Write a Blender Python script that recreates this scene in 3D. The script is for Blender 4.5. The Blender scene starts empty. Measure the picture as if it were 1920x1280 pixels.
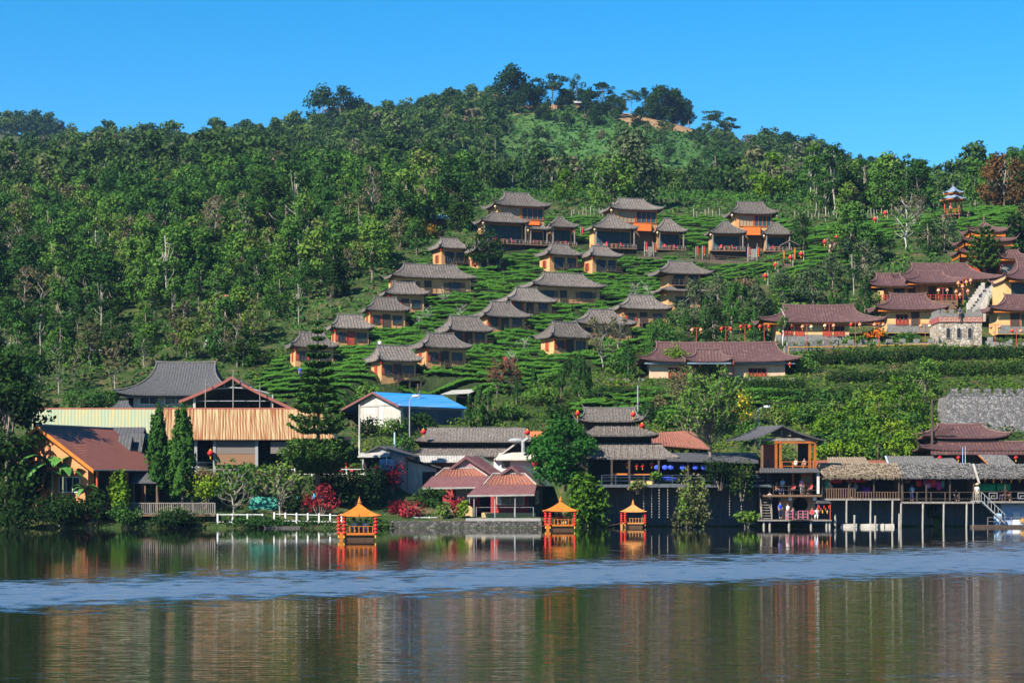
import bpy, math, random
import numpy as np
from mathutils import Vector, Matrix
rad = math.radians
random.seed(7); RNG = np.random.default_rng(7)
scene = bpy.context.scene; COL = scene.collection

# ------------------------------------------------------------------ camera
F, HC, YH = 3600.0, 4.0, 918.0          # focal length in photo pixels, eye height, horizon row
cam_data = bpy.data.cameras.new('camera'); cam = bpy.data.objects.new('camera', cam_data); COL.objects.link(cam)
cam.location = (0, 0, HC); cam.rotation_euler = (rad(90), 0, 0)
cam_data.sensor_width = 36; cam_data.lens = F/1920*36; cam_data.shift_y = (YH-640)/1920
cam_data.clip_start = 1; cam_data.clip_end = 20000
scene.camera = cam
# ------------------------------------------------------------------ light
SUN_EL, SUN_AZ = 40.0, 48.0             # elevation; degrees to the left of straight behind the camera
sd = Vector((-math.sin(rad(SUN_AZ))*math.cos(rad(SUN_EL)), -math.cos(rad(SUN_AZ))*math.cos(rad(SUN_EL)), math.sin(rad(SUN_EL))))
sl = bpy.data.lights.new('sun', 'SUN'); sl.energy = 5.0; sl.angle = rad(0.5); sl.color = (1.0, 0.93, 0.80)
so = bpy.data.objects.new('sun', sl); COL.objects.link(so); so.rotation_euler = (-sd).to_track_quat('-Z', 'Y').to_euler(); so.location = (-60, -40, 120)
world = bpy.data.worlds.new('World'); scene.world = world; world.use_nodes = True
wn, wl = world.node_tree.nodes, world.node_tree.links
bg = wn['Background']; sky = wn.new('ShaderNodeTexSky'); sky.sky_type = 'NISHITA'; sky.sun_disc = False
sky.sun_elevation = rad(SUN_EL); sky.sun_rotation = math.atan2(sd.x, sd.y)
sky.air_density = 1.0; sky.dust_density = 0.7; sky.ozone_density = 4.0; sky.altitude = 1200
hs = wn.new('ShaderNodeHueSaturation'); hs.inputs['Saturation'].default_value = 1.41; hs.inputs['Hue'].default_value = 0.492; hs.inputs['Value'].default_value = 1.0
wl.new(sky.outputs[0], hs.inputs['Color']); wl.new(hs.outputs[0], bg.inputs[0]); bg.inputs[1].default_value = 0.070
vs = scene.view_settings; vs.view_transform = 'Standard'; vs.look = 'None'; vs.exposure = 1.45; vs.gamma = 1.0
scene.cycles.max_bounces = 6; scene.cycles.diffuse_bounces = 1; scene.cycles.glossy_bounces = 3; scene.cycles.transparent_max_bounces = 6
scene.cycles.volume_bounces = 0; scene.cycles.caustics_reflective = False; scene.cycles.caustics_refractive = False

# ------------------------------------------------------------------ helpers
def tag(o, label=None, cat=None, group=None, kind=None):
    if label: o['label'] = label
    if cat: o['category'] = cat
    if group: o['group'] = group
    if kind: o['kind'] = kind
    return o
def root(name, loc, rz=0, label=None, cat=None, group=None, s=1.0):
    o = bpy.data.objects.new(name, None); COL.objects.link(o); o.empty_display_size = 0.3
    o.location = loc; o.rotation_euler = (0, 0, rz); o.scale = (s, s, s)
    return tag(o, label, cat, group)
def dup(src, loc, rz=0, s=1.0, label=None, group=None):
    def cp(o, par):
        c = o.copy(); COL.objects.link(c); c.parent = par
        for k in o.children: cp(k, c)
        return c
    r = cp(src, None); r.location = loc; r.rotation_euler = (0, 0, rz); r.scale = (s, s, s)
    if label: r['label'] = label
    if group: r['group'] = group
    return r
def np_mesh(name, V, Q, smooth=False):
    V = np.asarray(V, np.float32); Q = np.asarray(Q, np.int32)
    me = bpy.data.meshes.new(name); k = Q.shape[1]
    me.vertices.add(len(V)); me.vertices.foreach_set('co', V.ravel())
    me.loops.add(Q.size); me.loops.foreach_set('vertex_index', Q.ravel())
    me.polygons.add(len(Q)); me.polygons.foreach_set('loop_start', np.arange(0, Q.size, k, dtype=np.int32))
    me.update(calc_edges=True)
    me.polygons.foreach_set('use_smooth', np.full(len(Q), smooth))
    return me
def fattr(me, name, vals, dom='FACE'):
    a = me.attributes.new(name, 'FLOAT', dom); a.data.foreach_set('value', np.asarray(vals, np.float32))
class MB:
    def __init__(s): s.v = []; s.f = []
    def add(s, vs, fs):
        n = len(s.v); s.v += [tuple(p) for p in vs]; s.f += [tuple(i+n for i in f) for f in fs]; return s
    def box(s, x0, x1, y0, y1, z0, z1):
        return s.add([(x0,y0,z0),(x1,y0,z0),(x1,y1,z0),(x0,y1,z0),(x0,y0,z1),(x1,y0,z1),(x1,y1,z1),(x0,y1,z1)],
                     [(0,3,2,1),(4,5,6,7),(0,1,5,4),(1,2,6,5),(2,3,7,6),(3,0,4,7)])
    def cb(s, x, y, z, sx, sy, sz): return s.box(x-sx/2, x+sx/2, y-sy/2, y+sy/2, z-sz/2, z+sz/2)
    def hexa(s, p):   # 8 corners bottom(4) top(4)
        return s.add(p, [(0,3,2,1),(4,5,6,7),(0,1,5,4),(1,2,6,5),(2,3,7,6),(3,0,4,7)])
    def slab(s, q, t):  # sheet of 4 corners given thickness t downwards
        q = [Vector(p) for p in q]; d = Vector((0,0,-t))
        return s.hexa([p+d for p in q]+q)
    def prism(s, poly, y0, y1):   # polygon in xz extruded along y
        n = len(poly); v = [(x,y0,z) for x,z in poly]+[(x,y1,z) for x,z in poly]
        return s.add(v, [tuple(range(n)), tuple(range(2*n-1, n-1, -1))]+[(i, i+n, (i+1)%n+n, (i+1)%n) for i in range(n)])
    def tube(s, pts, r, n=6, cap=True):
        pts = [Vector(p) for p in pts]; m = len(pts)
        if not hasattr(r, '__len__'): r = [r]*m
        vs = []; a = None
        for i, p in enumerate(pts):
            d = (pts[min(i+1, m-1)]-pts[max(i-1, 0)])
            d = d.normalized() if d.length > 1e-9 else Vector((0,0,1))
            if a is None: a = d.orthogonal().normalized()
            else:
                a = a-d*a.dot(d); a = a.normalized() if a.length > 1e-6 else d.orthogonal().normalized()
            b = d.cross(a)
            for k in range(n):
                t = 2*math.pi*k/n; vs.append(p+(a*math.cos(t)+b*math.sin(t))*r[i])
        fs = [(i*n+k, i*n+(k+1)%n, (i+1)*n+(k+1)%n, (i+1)*n+k) for i in range(m-1) for k in range(n)]
        if cap: fs += [tuple(range(n-1, -1, -1)), tuple(range((m-1)*n, m*n))]
        return s.add(vs, fs)
    def lathe(s, prof, n=12, c=(0,0,0), sc=(1,1), rot=0):
        vs = [(c[0]+r*sc[0]*math.cos(rot+2*math.pi*k/n), c[1]+r*sc[1]*math.sin(rot+2*math.pi*k/n), c[2]+z) for r, z in prof for k in range(n)]
        m = len(prof)
        fs = [(i*n+k, i*n+(k+1)%n, (i+1)*n+(k+1)%n, (i+1)*n+k) for i in range(m-1) for k in range(n)]
        fs += [tuple(range(n-1, -1, -1)), tuple(range((m-1)*n, m*n))]
        return s.add(vs, fs)
    def ball(s, c, r, n=8, m=6):
        if not hasattr(r, '__len__'): r = (r, r, r)
        prof = [(max(1e-3, math.sin(math.pi*i/m)), -math.cos(math.pi*i/m)*r[2]) for i in range(m+1)]
        return s.lathe(prof, n, c, (r[0], r[1]))
    def build(s, name, mat, parent=None, smooth=False, rz=None, loc=None):
        me = bpy.data.meshes.new(name); me.from_pydata(s.v, [], s.f); me.update()
        if smooth: me.polygons.foreach_set('use_smooth', [True]*len(me.polygons))
        if mat: me.materials.append(mat)
        o = bpy.data.objects.new(name, me); COL.objects.link(o)
        if parent: o.parent = parent
        if loc is not None: o.location = loc
        if rz: o.rotation_euler = (0, 0, rz)
        return o

# ------------------------------------------------------------------ materials
MATS = {}
def newmat(name):
    m = bpy.data.materials.new(name); m.use_nodes = True; nt = m.node_tree
    return m, nt, nt.nodes, nt.links, nt.nodes['Principled BSDF']
def ramp(n, stops):
    r = n.new('ShaderNodeValToRGB'); e = r.color_ramp.elements
    while len(e) > 1: e.remove(e[0])
    e[0].position = stops[0][0]; e[0].color = (*stops[0][1], 1)
    for p, c in stops[1:]:
        k = e.new(p); k.color = (*c, 1)
    return r
def M(name, c1, c2=None, scale=3.0, stretch=(1,1,1), rough=0.85, bump=0.0, bscale=None, detail=5, c3=None, spec=0.3, metal=0.0, lo=0.32, hi=0.68, vary=0.0):
    """two or three tone procedural surface driven by stretched noise in object space"""
    if name in MATS: return MATS[name]
    m, nt, n, l, b = newmat(name); c2 = c2 or tuple(x*0.75 for x in c1)
    tc = n.new('ShaderNodeTexCoord'); mp = n.new('ShaderNodeMapping'); mp.inputs['Scale'].default_value = stretch
    oi = n.new('ShaderNodeObjectInfo'); va = n.new('ShaderNodeVectorMath'); va.operation = 'ADD'; vm = n.new('ShaderNodeVectorMath'); vm.operation = 'SCALE'
    cx = n.new('ShaderNodeCombineXYZ'); l.new(oi.outputs['Random'], cx.inputs[0]); l.new(oi.outputs['Random'], cx.inputs[2])
    l.new(cx.outputs[0], vm.inputs[0]); vm.inputs['Scale'].default_value = 37.0
    l.new(tc.outputs['Object'], mp.inputs[0]); l.new(mp.outputs[0], va.inputs[0]); l.new(vm.outputs[0], va.inputs[1])
    nz = n.new('ShaderNodeTexNoise'); nz.inputs['Scale'].default_value = scale; nz.inputs['Detail'].default_value = detail; nz.inputs['Roughness'].default_value = 0.65
    l.new(va.outputs[0], nz.inputs['Vector'])
    st = [(lo, c1), (hi, c2)] if c3 is None else [(lo, c1), ((lo+hi)/2, c2), (hi, c3)]
    r = ramp(n, st); l.new(nz.outputs['Fac'], r.inputs[0]); l.new(r.outputs[0], b.inputs['Base Color'])
    if vary:
        hv = n.new('ShaderNodeHueSaturation'); mr_ = n.new('ShaderNodeMath'); mr_.operation = 'MULTIPLY_ADD'; mr_.inputs[1].default_value = vary; mr_.inputs[2].default_value = 1-vary/2; l.new(oi.outputs['Random'], mr_.inputs[0]); l.new(mr_.outputs[0], hv.inputs['Value'])
        l.new(r.outputs[0], hv.inputs['Color']); l.new(hv.outputs[0], b.inputs['Base Color'])
    b.inputs['Roughness'].default_value = rough; b.inputs['Specular IOR Level'].default_value = spec; b.inputs['Metallic'].default_value = metal
    if bump:
        n2 = n.new('ShaderNodeTexNoise'); n2.inputs['Scale'].default_value = bscale or scale*3; n2.inputs['Detail'].default_value = 4
        l.new(va.outputs[0], n2.inputs['Vector'])
        bp = n.new('ShaderNodeBump'); bp.inputs['Strength'].default_value = bump; bp.inputs['Distance'].default_value = 0.1
        l.new(n2.outputs['Fac'], bp.inputs['Height']); l.new(bp.outputs[0], b.inputs['Normal'])
    MATS[name] = m; return m
def leafmat(name, stops, attr=None, var=0.35, trans=0.25):
    """leaf colours: one pick per plant (object random or 'tint') shifted by a pick per leaf clump"""
    if name in MATS: return MATS[name]
    m, nt, n, l, b = newmat(name); n.remove(b); out = n['Material Output']
    if attr:
        src = n.new('ShaderNodeAttribute'); src.attribute_name = 'tint'; s0 = src.outputs['Fac']
    else:
        src = n.new('ShaderNodeObjectInfo'); s0 = src.outputs['Random']
    lf = n.new('ShaderNodeAttribute'); lf.attribute_name = 'leafvar'
    ma = n.new('ShaderNodeMath'); ma.operation = 'MULTIPLY_ADD'; ma.inputs[1].default_value = var; l.new(lf.outputs['Fac'], ma.inputs[0])
    mb = n.new('ShaderNodeMath'); mb.operation = 'MULTIPLY'; mb.inputs[1].default_value = 1-var; l.new(s0, mb.inputs[0]); l.new(mb.outputs[0], ma.inputs[2])
    r = ramp(n, stops); l.new(ma.outputs[0], r.inputs[0])
    d = n.new('ShaderNodeBsdfDiffuse'); t = n.new('ShaderNodeBsdfTranslucent')
    l.new(r.outputs[0], d.inputs['Color']); l.new(r.outputs[0], t.inputs['Color'])
    m2 = n.new('ShaderNodeMixShader'); m2.inputs[0].default_value = trans; l.new(d.outputs[0], m2.inputs[1]); l.new(t.outputs[0], m2.inputs[2])
    l.new(m2.outputs[0], out.inputs['Surface']); MATS[name] = m; return m

# ------------------------------------------------------------------ terrain: heights along rays of view, row by row of distance
PXC = np.array([-1200,-300,0,200,400,560,720,880,1010,1090,1200,1360,1520,1680,1800,1920,2300,3120], float)
def L_R(a, b): return [a]*9+[b]*9
ZR = {185: L_R(-3,-3), 199: L_R(-1.2,-2), 202.5: L_R(0.45,-1.6), 205: L_R(1.0,-1.2), 207.6: L_R(1.6,-1.0), 209.2: L_R(2.3,-0.8), 210.3: L_R(2.6,-0.6), 211.3: L_R(3.0,5.0), 213: L_R(3.6,5.9), 216.5: L_R(5.5,6.2)}
PR = { # ground rows as seen, for the 14 columns 0..1920
 228:[850,845,845,840,835,832,828,822,815,812,805,800,795,792],
 240:[790,785,780,762,745,750,755,752,752,750,745,742,740,738],
 251:[745,740,730,712,697,703,712,714,714,714,714,716,718,720],
 262:[705,695,690,676,662,668,672,672,674,672,655,650,650,652],
 275:[660,655,650,642,632,632,635,638,640,636,630,628,628,628],
 290:[620,612,605,598,585,582,586,590,595,595,592,580,570,560],
 305:[590,582,572,562,545,540,545,550,556,555,540,525,515,505],
 320:[565,556,542,526,508,506,508,512,516,512,488,470,455,450],
 335:[545,532,512,492,478,473,472,472,472,472,446,430,416,410],
 350:[520,505,480,458,444,436,432,430,430,432,416,408,400,392],
 370:[492,472,445,422,405,396,392,390,388,392,392,390,388,382],
 400:[455,434,406,382,368,364,365,366,366,370,376,386,374,360],
 440:[408,388,362,352,356,362,368,370,370,374,382,394,378,356],
 480:[366,350,342,344,354,364,372,374,374,378,388,400,382,354],
 530:[345,340,340,345,356,368,376,378,378,382,392,404,388,358],
 620:[338,336,336,336,342,352,360,362,364,368,378,400,396,392],
 700:[335,322,312,302,290,276,270,272,284,310,352,378,390,400],
 790:[322,306,294,276,256,232,222,225,238,272,330,368,390,405],
 870:[312,292,286,268,246,208,192,196,212,262,318,360,392,405],
 960:[320,300,294,276,258,226,210,216,232,276,330,372,398,410],
 1250:[236,290,330,330,330,330,330,330,330,340,350,370,380,390],
 1500:[270,310,330,340,350,350,350,350,350,360,370,380,390,395]}
rowsD = []; rowsZ = []
for d in sorted(list(ZR)+list(PR)):
    rowsD.append(d)
    if d in ZR: rowsZ.append(ZR[d])
    else:
        p = PR[d]; p = [p[0], p[0]]+p+[p[-1], p[-1]]
        rowsZ.append([HC+(YH-q)*d/F for q in p])
rowsD = np.array(rowsD, float); rowsZ = np.array(rowsZ, float)
GD = np.concatenate([np.arange(185, 222, 0.5), np.arange(222, 300, 1.6), np.arange(300, 480, 3), np.arange(480, 1000, 8), np.arange(1000, 1501, 20)])
GP = np.concatenate([np.arange(-1200, -320, 40), np.arange(-320, 2300, 10), np.arange(2300, 3121, 40)]).astype(float)
tmp = np.array([np.interp(GP, PXC, z) for z in rowsZ])
GZ = np.array([np.interp(GD, rowsD, tmp[:, j]) for j in range(len(GP))]).T
sm = GZ.copy()
for _ in range(14):   # soften the joints between rows, keep the steep bank
    q = sm.copy(); q[1:-1] = (sm[:-2]+2*sm[1:-1]+sm[2:])/4; q[:, 1:-1] = (q[:, :-2]+2*q[:, 1:-1]+q[:, 2:])/4; sm = q
w = np.clip((GD-217)/10, 0, 1)[:, None]; GZ = GZ*(1-w)+sm*w
gx, gy = np.meshgrid(GP, GD)
GX = (gx-960)/F*gy
lump = (np.sin(GX*0.071+gy*0.037)*np.sin(gy*0.053-GX*0.031)+0.6*np.sin(GX*0.053+1.3)*np.sin(gy*0.041))
GZ = GZ+lump*np.clip((gy-400)/200, 0, 1)*1.3+lump*0.12*np.clip((gy-216)/20, 0, 1)
for (ppx, pd, pr, pz) in ((775, 238, 7.5, 11.9), (948, 211.5, 6.5, 1.0), (862, 216.5, 5.5, 2.5)):   # levelled building plots
    cx_ = (ppx-960)/F*pd; GZ = np.minimum(GZ, pz+np.maximum(0, np.hypot(GX-cx_, gy-pd)-pr)*1.3)
def gz(x, y):
    px = 960+F*x/y
    j = np.clip(np.searchsorted(GP, px)-1, 0, len(GP)-2); i = np.clip(np.searchsorted(GD, y)-1, 0, len(GD)-2)
    a = np.clip((px-GP[j])/(GP[j+1]-GP[j]), 0, 1); b = np.clip((y-GD[i])/(GD[i+1]-GD[i]), 0, 1)
    return (GZ[i,j]*(1-a)+GZ[i,j+1]*a)*(1-b)+(GZ[i+1,j]*(1-a)+GZ[i+1,j+1]*a)*b
def gpy(px, d):
    x = (px-960)/F*d; return YH-(gz(x, d)-HC)*F/d
def ground_at(px, py, d0=212, d1=960):
    """the first spot of ground standing at (px, py) in the view"""
    d = d0
    while d < d1:
        if gpy(px, d) <= py: break
        d += 0.5
    x = (px-960)/F*d
    return Vector((x, d, float(gz(x, d))))
def pt(px, py, d): return Vector(((px-960)/F*d, d, HC+(YH-py)*d/F))
def inpoly(px, py, poly):
    c = False; n = len(poly)
    for i in range(n):
        x1, y1 = poly[i]; x2, y2 = poly[(i+1) % n]
        if (y1 > py) != (y2 > py) and px < (x2-x1)*(py-y1)/(y2-y1)+x1: c = not c
    return c
TEA1 = [(430,770),(470,715),(530,665),(600,640),(665,592),(705,560),(722,520),(800,492),(880,470),(900,425),(1000,412),(1340,408),(1500,420),(1500,485),(1420,520),(1330,532),(1250,580),(1255,640),(1130,690),(1060,706),(900,748),(700,778),(560,782)]
TEA2 = [(1500,475),(1510,425),(1640,418),(1740,408),(1770,400),(1920,386),(2060,386),(2060,500),(1900,478),(1850,440),(1790,436),(1690,446),(1620,480),(1530,560),(1450,596),(1440,545)]
TEA3 = [(1060,760),(1200,730),(1290,732),(1500,738),(1500,760),(1300,780),(1060,790)]
# ground sheet
nI, nJ = GZ.shape
V = np.stack([GX, gy, GZ], -1).reshape(-1, 3); idx = np.arange(nI*nJ).reshape(nI, nJ)
Q = np.stack([idx[:-1,:-1], idx[:-1,1:], idx[1:,1:], idx[1:,:-1]], -1).reshape(-1, 4)
me = np_mesh('hillside', V, Q, True)
PYv = YH-(GZ-HC)*F/gy
soil = np.zeros_like(GZ)
SOILP = [[(925,200),(940,176),(1000,172),(1050,178),(1060,196),(990,204)],[(1150,210),(1180,198),(1260,212),(1440,232),(1420,246),(1300,240),(1180,226)]]
for i in range(nI):
    if 780 < GD[i] < 900:
        for j in range(nJ):
            for P in SOILP:
                if inpoly(GP[j], PYv[i,j], [(a, b+10) for a, b in P]): soil[i,j] = 1
grass = np.clip((gy-560)/120, 0, 1)*np.clip(1-np.abs(gx-1180)/330, 0, 1)*1.6
teaf = np.zeros_like(GZ)
for i in range(nI):
    if 225 < GD[i] < 380:
        for j in range(22, nJ-21):
            if any(inpoly(GP[j], PYv[i,j], T) for T in (TEA1, TEA2, TEA3)): teaf[i,j] = 1
fattr(me, 'soil', soil.ravel(), 'POINT'); fattr(me, 'grass', np.clip(grass, 0, 1).ravel(), 'POINT'); fattr(me, 'tea', teaf.ravel(), 'POINT')
m, nt, n, l, b = newmat('ground')
tc = n.new('ShaderNodeTexCoord')
def nzn(scale, det=6, v=None):
    z = n.new('ShaderNodeTexNoise'); z.inputs['Scale'].default_value = scale; z.inputs['Detail'].default_value = det; z.inputs['Roughness'].default_value = 0.7
    l.new(tc.outputs['Object'], z.inputs['Vector']); return z
def mixc(a, bb, f):
    x = n.new('ShaderNodeMix'); x.data_type = 'RGBA'; l.new(f, x.inputs[0]); l.new(a, x.inputs[6]); l.new(bb, x.inputs[7]); return x.outputs[2]
def at(nm):
    a = n.new('ShaderNodeAttribute'); a.attribute_name = nm; return a.outputs['Fac']
z1 = nzn(0.35); r1 = ramp(n, [(0.3, (0.018,0.035,0.010)), (0.5, (0.035,0.060,0.015)), (0.62, (0.09,0.075,0.035)), (0.75, (0.13,0.10,0.06))]); l.new(z1.outputs[0], r1.inputs[0])
z2 = nzn(0.12); r2 = ramp(n, [(0.3, (0.03,0.075,0.018)), (0.55, (0.055,0.125,0.03)), (0.72, (0.10,0.16,0.045))]); l.new(z2.outputs[0], r2.inputs[0])
z3 = nzn(0.4); r3 = ramp(n, [(0.3, (0.16,0.09,0.045)), (0.7, (0.34,0.21,0.11))]); l.new(z3.outputs[0], r3.inputs[0])
z4 = nzn(0.5); r4 = ramp(n, [(0.35, (0.012,0.022,0.008)), (0.6, (0.030,0.045,0.014)), (0.72, (0.09,0.06,0.032))]); l.new(z4.outputs[0], r4.inputs[0])
c = mixc(r1.outputs[0], r2.outputs[0], at('grass')); c = mixc(c, r4.outputs[0], at('tea')); c = mixc(c, r3.outputs[0], at('soil'))
l.new(c, b.inputs['Base Color']); b.inputs['Roughness'].default_value = 0.95; b.inputs['Specular IOR Level'].default_value = 0.1
bz = nzn(1.6, 6); bp = n.new('ShaderNodeBump'); bp.inputs['Strength'].default_value = 0.8; bp.inputs['Distance'].default_value = 0.8; l.new(bz.outputs[0], bp.inputs['Height']); l.new(bp.outputs[0], b.inputs['Normal'])
me.materials.append(m); ter = bpy.data.objects.new('ground', me); COL.objects.link(ter); tag(ter, kind='structure')
# ------------------------------------------------------------------ lake
wb = MB(); wb.add([(-420,-80,0),(420,-80,0),(420,212,0),(-420,212,0)], [(0,1,2,3)])
m, nt, n, l, b = newmat('lake_water')
b.inputs['Base Color'].default_value = (0.006,0.007,0.005,1); b.inputs['Roughness'].default_value = 0.02; b.inputs['IOR'].default_value = 2.5
tc = n.new('ShaderNodeTexCoord')
def mth(op, a, bb=None, cc=None):
    q = n.new('ShaderNodeMath'); q.operation = op
    for k, x in enumerate((a, bb, cc)):
        if x is None: continue
        if isinstance(x, (int, float)): q.inputs[k].default_value = x
        else: l.new(x, q.inputs[k])
    return q.outputs[0]
def wnoise(sx, sy, det=3, rot=0.0):
    mp = n.new('ShaderNodeMapping'); mp.inputs['Scale'].default_value = (sx, sy, 1); mp.inputs['Rotation'].default_value = (0,0,rot); l.new(tc.outputs['Object'], mp.inputs[0])
    z = n.new('ShaderNodeTexNoise'); z.inputs['Scale'].default_value = 1; z.inputs['Detail'].default_value = det; z.inputs['Roughness'].default_value = 0.55; l.new(mp.outputs[0], z.inputs['Vector']); return z.outputs[0]
def sstep(a, e0, e1):
    q = n.new('ShaderNodeMapRange'); q.interpolation_type = 'SMOOTHSTEP'; q.inputs['From Min'].default_value = e0; q.inputs['From Max'].default_value = e1; l.new(a, q.inputs['Value']); return q.outputs[0]
sp = n.new('ShaderNodeSeparateXYZ'); l.new(tc.outputs['Object'], sp.inputs[0]); X, Y = sp.outputs[0], sp.outputs[1]
# wind band: works in 1/y so that its edges are even over the distance
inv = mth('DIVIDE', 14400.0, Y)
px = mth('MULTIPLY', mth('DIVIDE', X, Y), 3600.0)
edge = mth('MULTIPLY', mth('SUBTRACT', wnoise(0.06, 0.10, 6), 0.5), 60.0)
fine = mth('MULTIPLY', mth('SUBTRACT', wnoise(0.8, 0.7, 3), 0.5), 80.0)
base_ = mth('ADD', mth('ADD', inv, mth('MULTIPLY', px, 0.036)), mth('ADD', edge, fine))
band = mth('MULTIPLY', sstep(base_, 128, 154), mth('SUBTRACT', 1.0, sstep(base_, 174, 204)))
nearf = mth('SUBTRACT', 1.0, sstep(Y, 55, 150))
h1 = mth('MULTIPLY', wnoise(0.35, 2.2, 3), mth('MULTIPLY_ADD', nearf, 0.0100, 0.0016))
h3 = mth('MULTIPLY', wnoise(0.16, 0.9, 2, 0.1), mth('MULTIPLY_ADD', nearf, 0.006, 0.001))
wmp = n.new('ShaderNodeMapping'); wmp.inputs['Scale'].default_value = (0.30, 1, 1); l.new(tc.outputs['Object'], wmp.inputs[0])
wv = n.new('ShaderNodeTexWave'); wv.wave_type = 'BANDS'; wv.bands_direction = 'Y'; wv.wave_profile = 'SAW'   # wind ripples: long windward face, short lee
wv.inputs['Scale'].default_value = 0.42; wv.inputs['Distortion'].default_value = 9.0; wv.inputs['Detail'].default_value = 2.0; wv.inputs['Detail Scale'].default_value = 2.2
l.new(wmp.outputs[0], wv.inputs['Vector'])
h2 = mth('MULTIPLY', wv.outputs['Fac'], mth('MULTIPLY', band, mth('MULTIPLY', sstep(wnoise(1.1, 1.3, 2), 0.30, 0.62), 0.085)))
h4 = mth('MULTIPLY', wnoise(0.45, 4.2, 2, -0.06), mth('MULTIPLY_ADD', nearf, 0.0105, 0.0005))
H = mth('ADD', mth('ADD', mth('ADD', h1, h3), h4), h2)
bp = n.new('ShaderNodeBump'); bp.inputs['Strength'].default_value = 1.0; bp.inputs['Distance'].default_value = 1.0; l.new(H, bp.inputs['Height']); l.new(bp.outputs[0], b.inputs['Normal'])
l.new(mth('MULTIPLY_ADD', band, 0.33, 0.02), b.inputs['Roughness']); l.new(mth('MULTIPLY_ADD', band, 7.0, 2.5), b.inputs['IOR'])  # IOR raised inside the band, far above water's, to brighten its reflection
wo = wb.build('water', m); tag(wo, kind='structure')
# ------------------------------------------------------------------ foliage tools
def leaf_quads(C, Nn, size, rng, asp=0.62):
    """rhombic leaves at points C facing roughly Nn"""
    k = len(C); a = rng.normal(size=(k,3)); a -= (a*Nn).sum(1, keepdims=True)*Nn; a /= np.linalg.norm(a, axis=1, keepdims=True)+1e-9
    b = np.cross(Nn, a); s = (size*rng.uniform(0.65, 1.35, k))[:, None]
    V = np.stack([C-a*s, C-b*s*asp+Nn*s*0.12, C+a*s, C+b*s*asp+Nn*s*0.12], 1).reshape(-1, 3)
    return V, np.arange(4*k).reshape(k, 4)
def clump_leaves(clumps, per, size, rng, up=0.35, fill=0.55):
    """leaves spread through ellipsoid clumps (c, (rx,ry,rz)); returns points, normals, clump id"""
    P, Nn, I = [], [], []
    for i, (c, r) in enumerate(clumps):
        k = max(4, int(per*(r[0]*r[1]*r[2])**(0.55)))
        d = rng.normal(size=(k,3)); d /= np.linalg.norm(d, axis=1, keepdims=True)
        q = rng.uniform(fill, 1.08, k)[:, None]
        P.append(np.array(c)+d*q*np.array(r))
        nn = d*0.7+rng.normal(size=(k,3))*0.55+np.array([0,0,up]); nn /= np.linalg.norm(nn, axis=1, keepdims=True)
        Nn.append(nn); I += [i]*k
    return np.concatenate(P), np.concatenate(Nn), np.array(I)
def foliage_mesh(name, clumps, per, size, rng, mat, up=0.35, fill=0.55, asp=0.62):
    P, Nn, I = clump_leaves(clumps, per, size, rng, up, fill)
    V, Q = leaf_quads(P, Nn, np.full(len(P), size), rng, asp)
    me = np_mesh(name, V, Q)
    cl = rng.uniform(0, 1, len(clumps))
    fattr(me, 'leafvar', np.clip(cl[I]*0.65+rng.uniform(0, 0.35, len(P)), 0, 1))
    me.materials.append(mat); return me
def obj_from(name, me, parent=None, loc=None):
    o = bpy.data.objects.new(name, me); COL.objects.link(o)
    if parent: o.parent = parent
    if loc is not None: o.location = loc
    return o
BARK = M('bark', (0.10,0.075,0.055), (0.20,0.165,0.13), 4, (1,1,0.3), 0.9)
PALE = M('pale_bark', (0.17,0.15,0.125), (0.30,0.27,0.235), 5, (1,1,0.3), 0.9)
GREENS = [(0.0,(0.013,0.030,0.007)),(0.20,(0.022,0.058,0.015)),(0.38,(0.038,0.094,0.020)),(0.54,(0.060,0.135,0.024)),(0.68,(0.084,0.165,0.026)),(0.78,(0.115,0.172,0.03)),(0.84,(0.11,0.105,0.05)),(0.93,(0.12,0.095,0.07)),(1.0,(0.20,0.105,0.04))]
GREENS_OLD = [(0.0,(0.016,0.045,0.014)),(0.25,(0.028,0.075,0.018)),(0.45,(0.045,0.105,0.020)),(0.62,(0.062,0.145,0.020)),(0.78,(0.10,0.175,0.022)),(0.9,(0.12,0.12,0.03)),(1.0,(0.16,0.095,0.03))]
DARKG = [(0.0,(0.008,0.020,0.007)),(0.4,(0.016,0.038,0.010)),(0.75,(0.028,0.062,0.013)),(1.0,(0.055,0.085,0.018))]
BRIGHT = [(0.0,(0.03,0.075,0.010)),(0.4,(0.06,0.13,0.012)),(0.75,(0.12,0.20,0.016)),(1.0,(0.20,0.25,0.022))]
BROWNG = [(0.0,(0.04,0.045,0.02)),(0.4,(0.085,0.085,0.035)),(0.75,(0.12,0.095,0.05)),(1.0,(0.16,0.10,0.05))]
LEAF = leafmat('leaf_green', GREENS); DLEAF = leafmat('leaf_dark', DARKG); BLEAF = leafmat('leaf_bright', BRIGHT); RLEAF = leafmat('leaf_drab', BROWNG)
FARLEAF = leafmat('leaf_far', GREENS, attr=True); HILLLEAF = leafmat('leaf_hill', [(0.0,(0.014,0.034,0.012)),(0.25,(0.028,0.060,0.018)),(0.5,(0.052,0.096,0.024)),(0.68,(0.080,0.130,0.028)),(0.8,(0.095,0.10,0.055)),(0.9,(0.12,0.105,0.075)),(1.0,(0.15,0.10,0.06))], attr=True)
CYPR = leafmat('leaf_cypress', [(0.0,(0.010,0.034,0.008)),(0.5,(0.020,0.060,0.012)),(1.0,(0.045,0.105,0.018))], trans=0.12)
PINE = leafmat('leaf_pine', [(0.0,(0.016,0.048,0.012)),(0.5,(0.045,0.105,0.020)),(1.0,(0.12,0.19,0.03))], trans=0.1)
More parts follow.
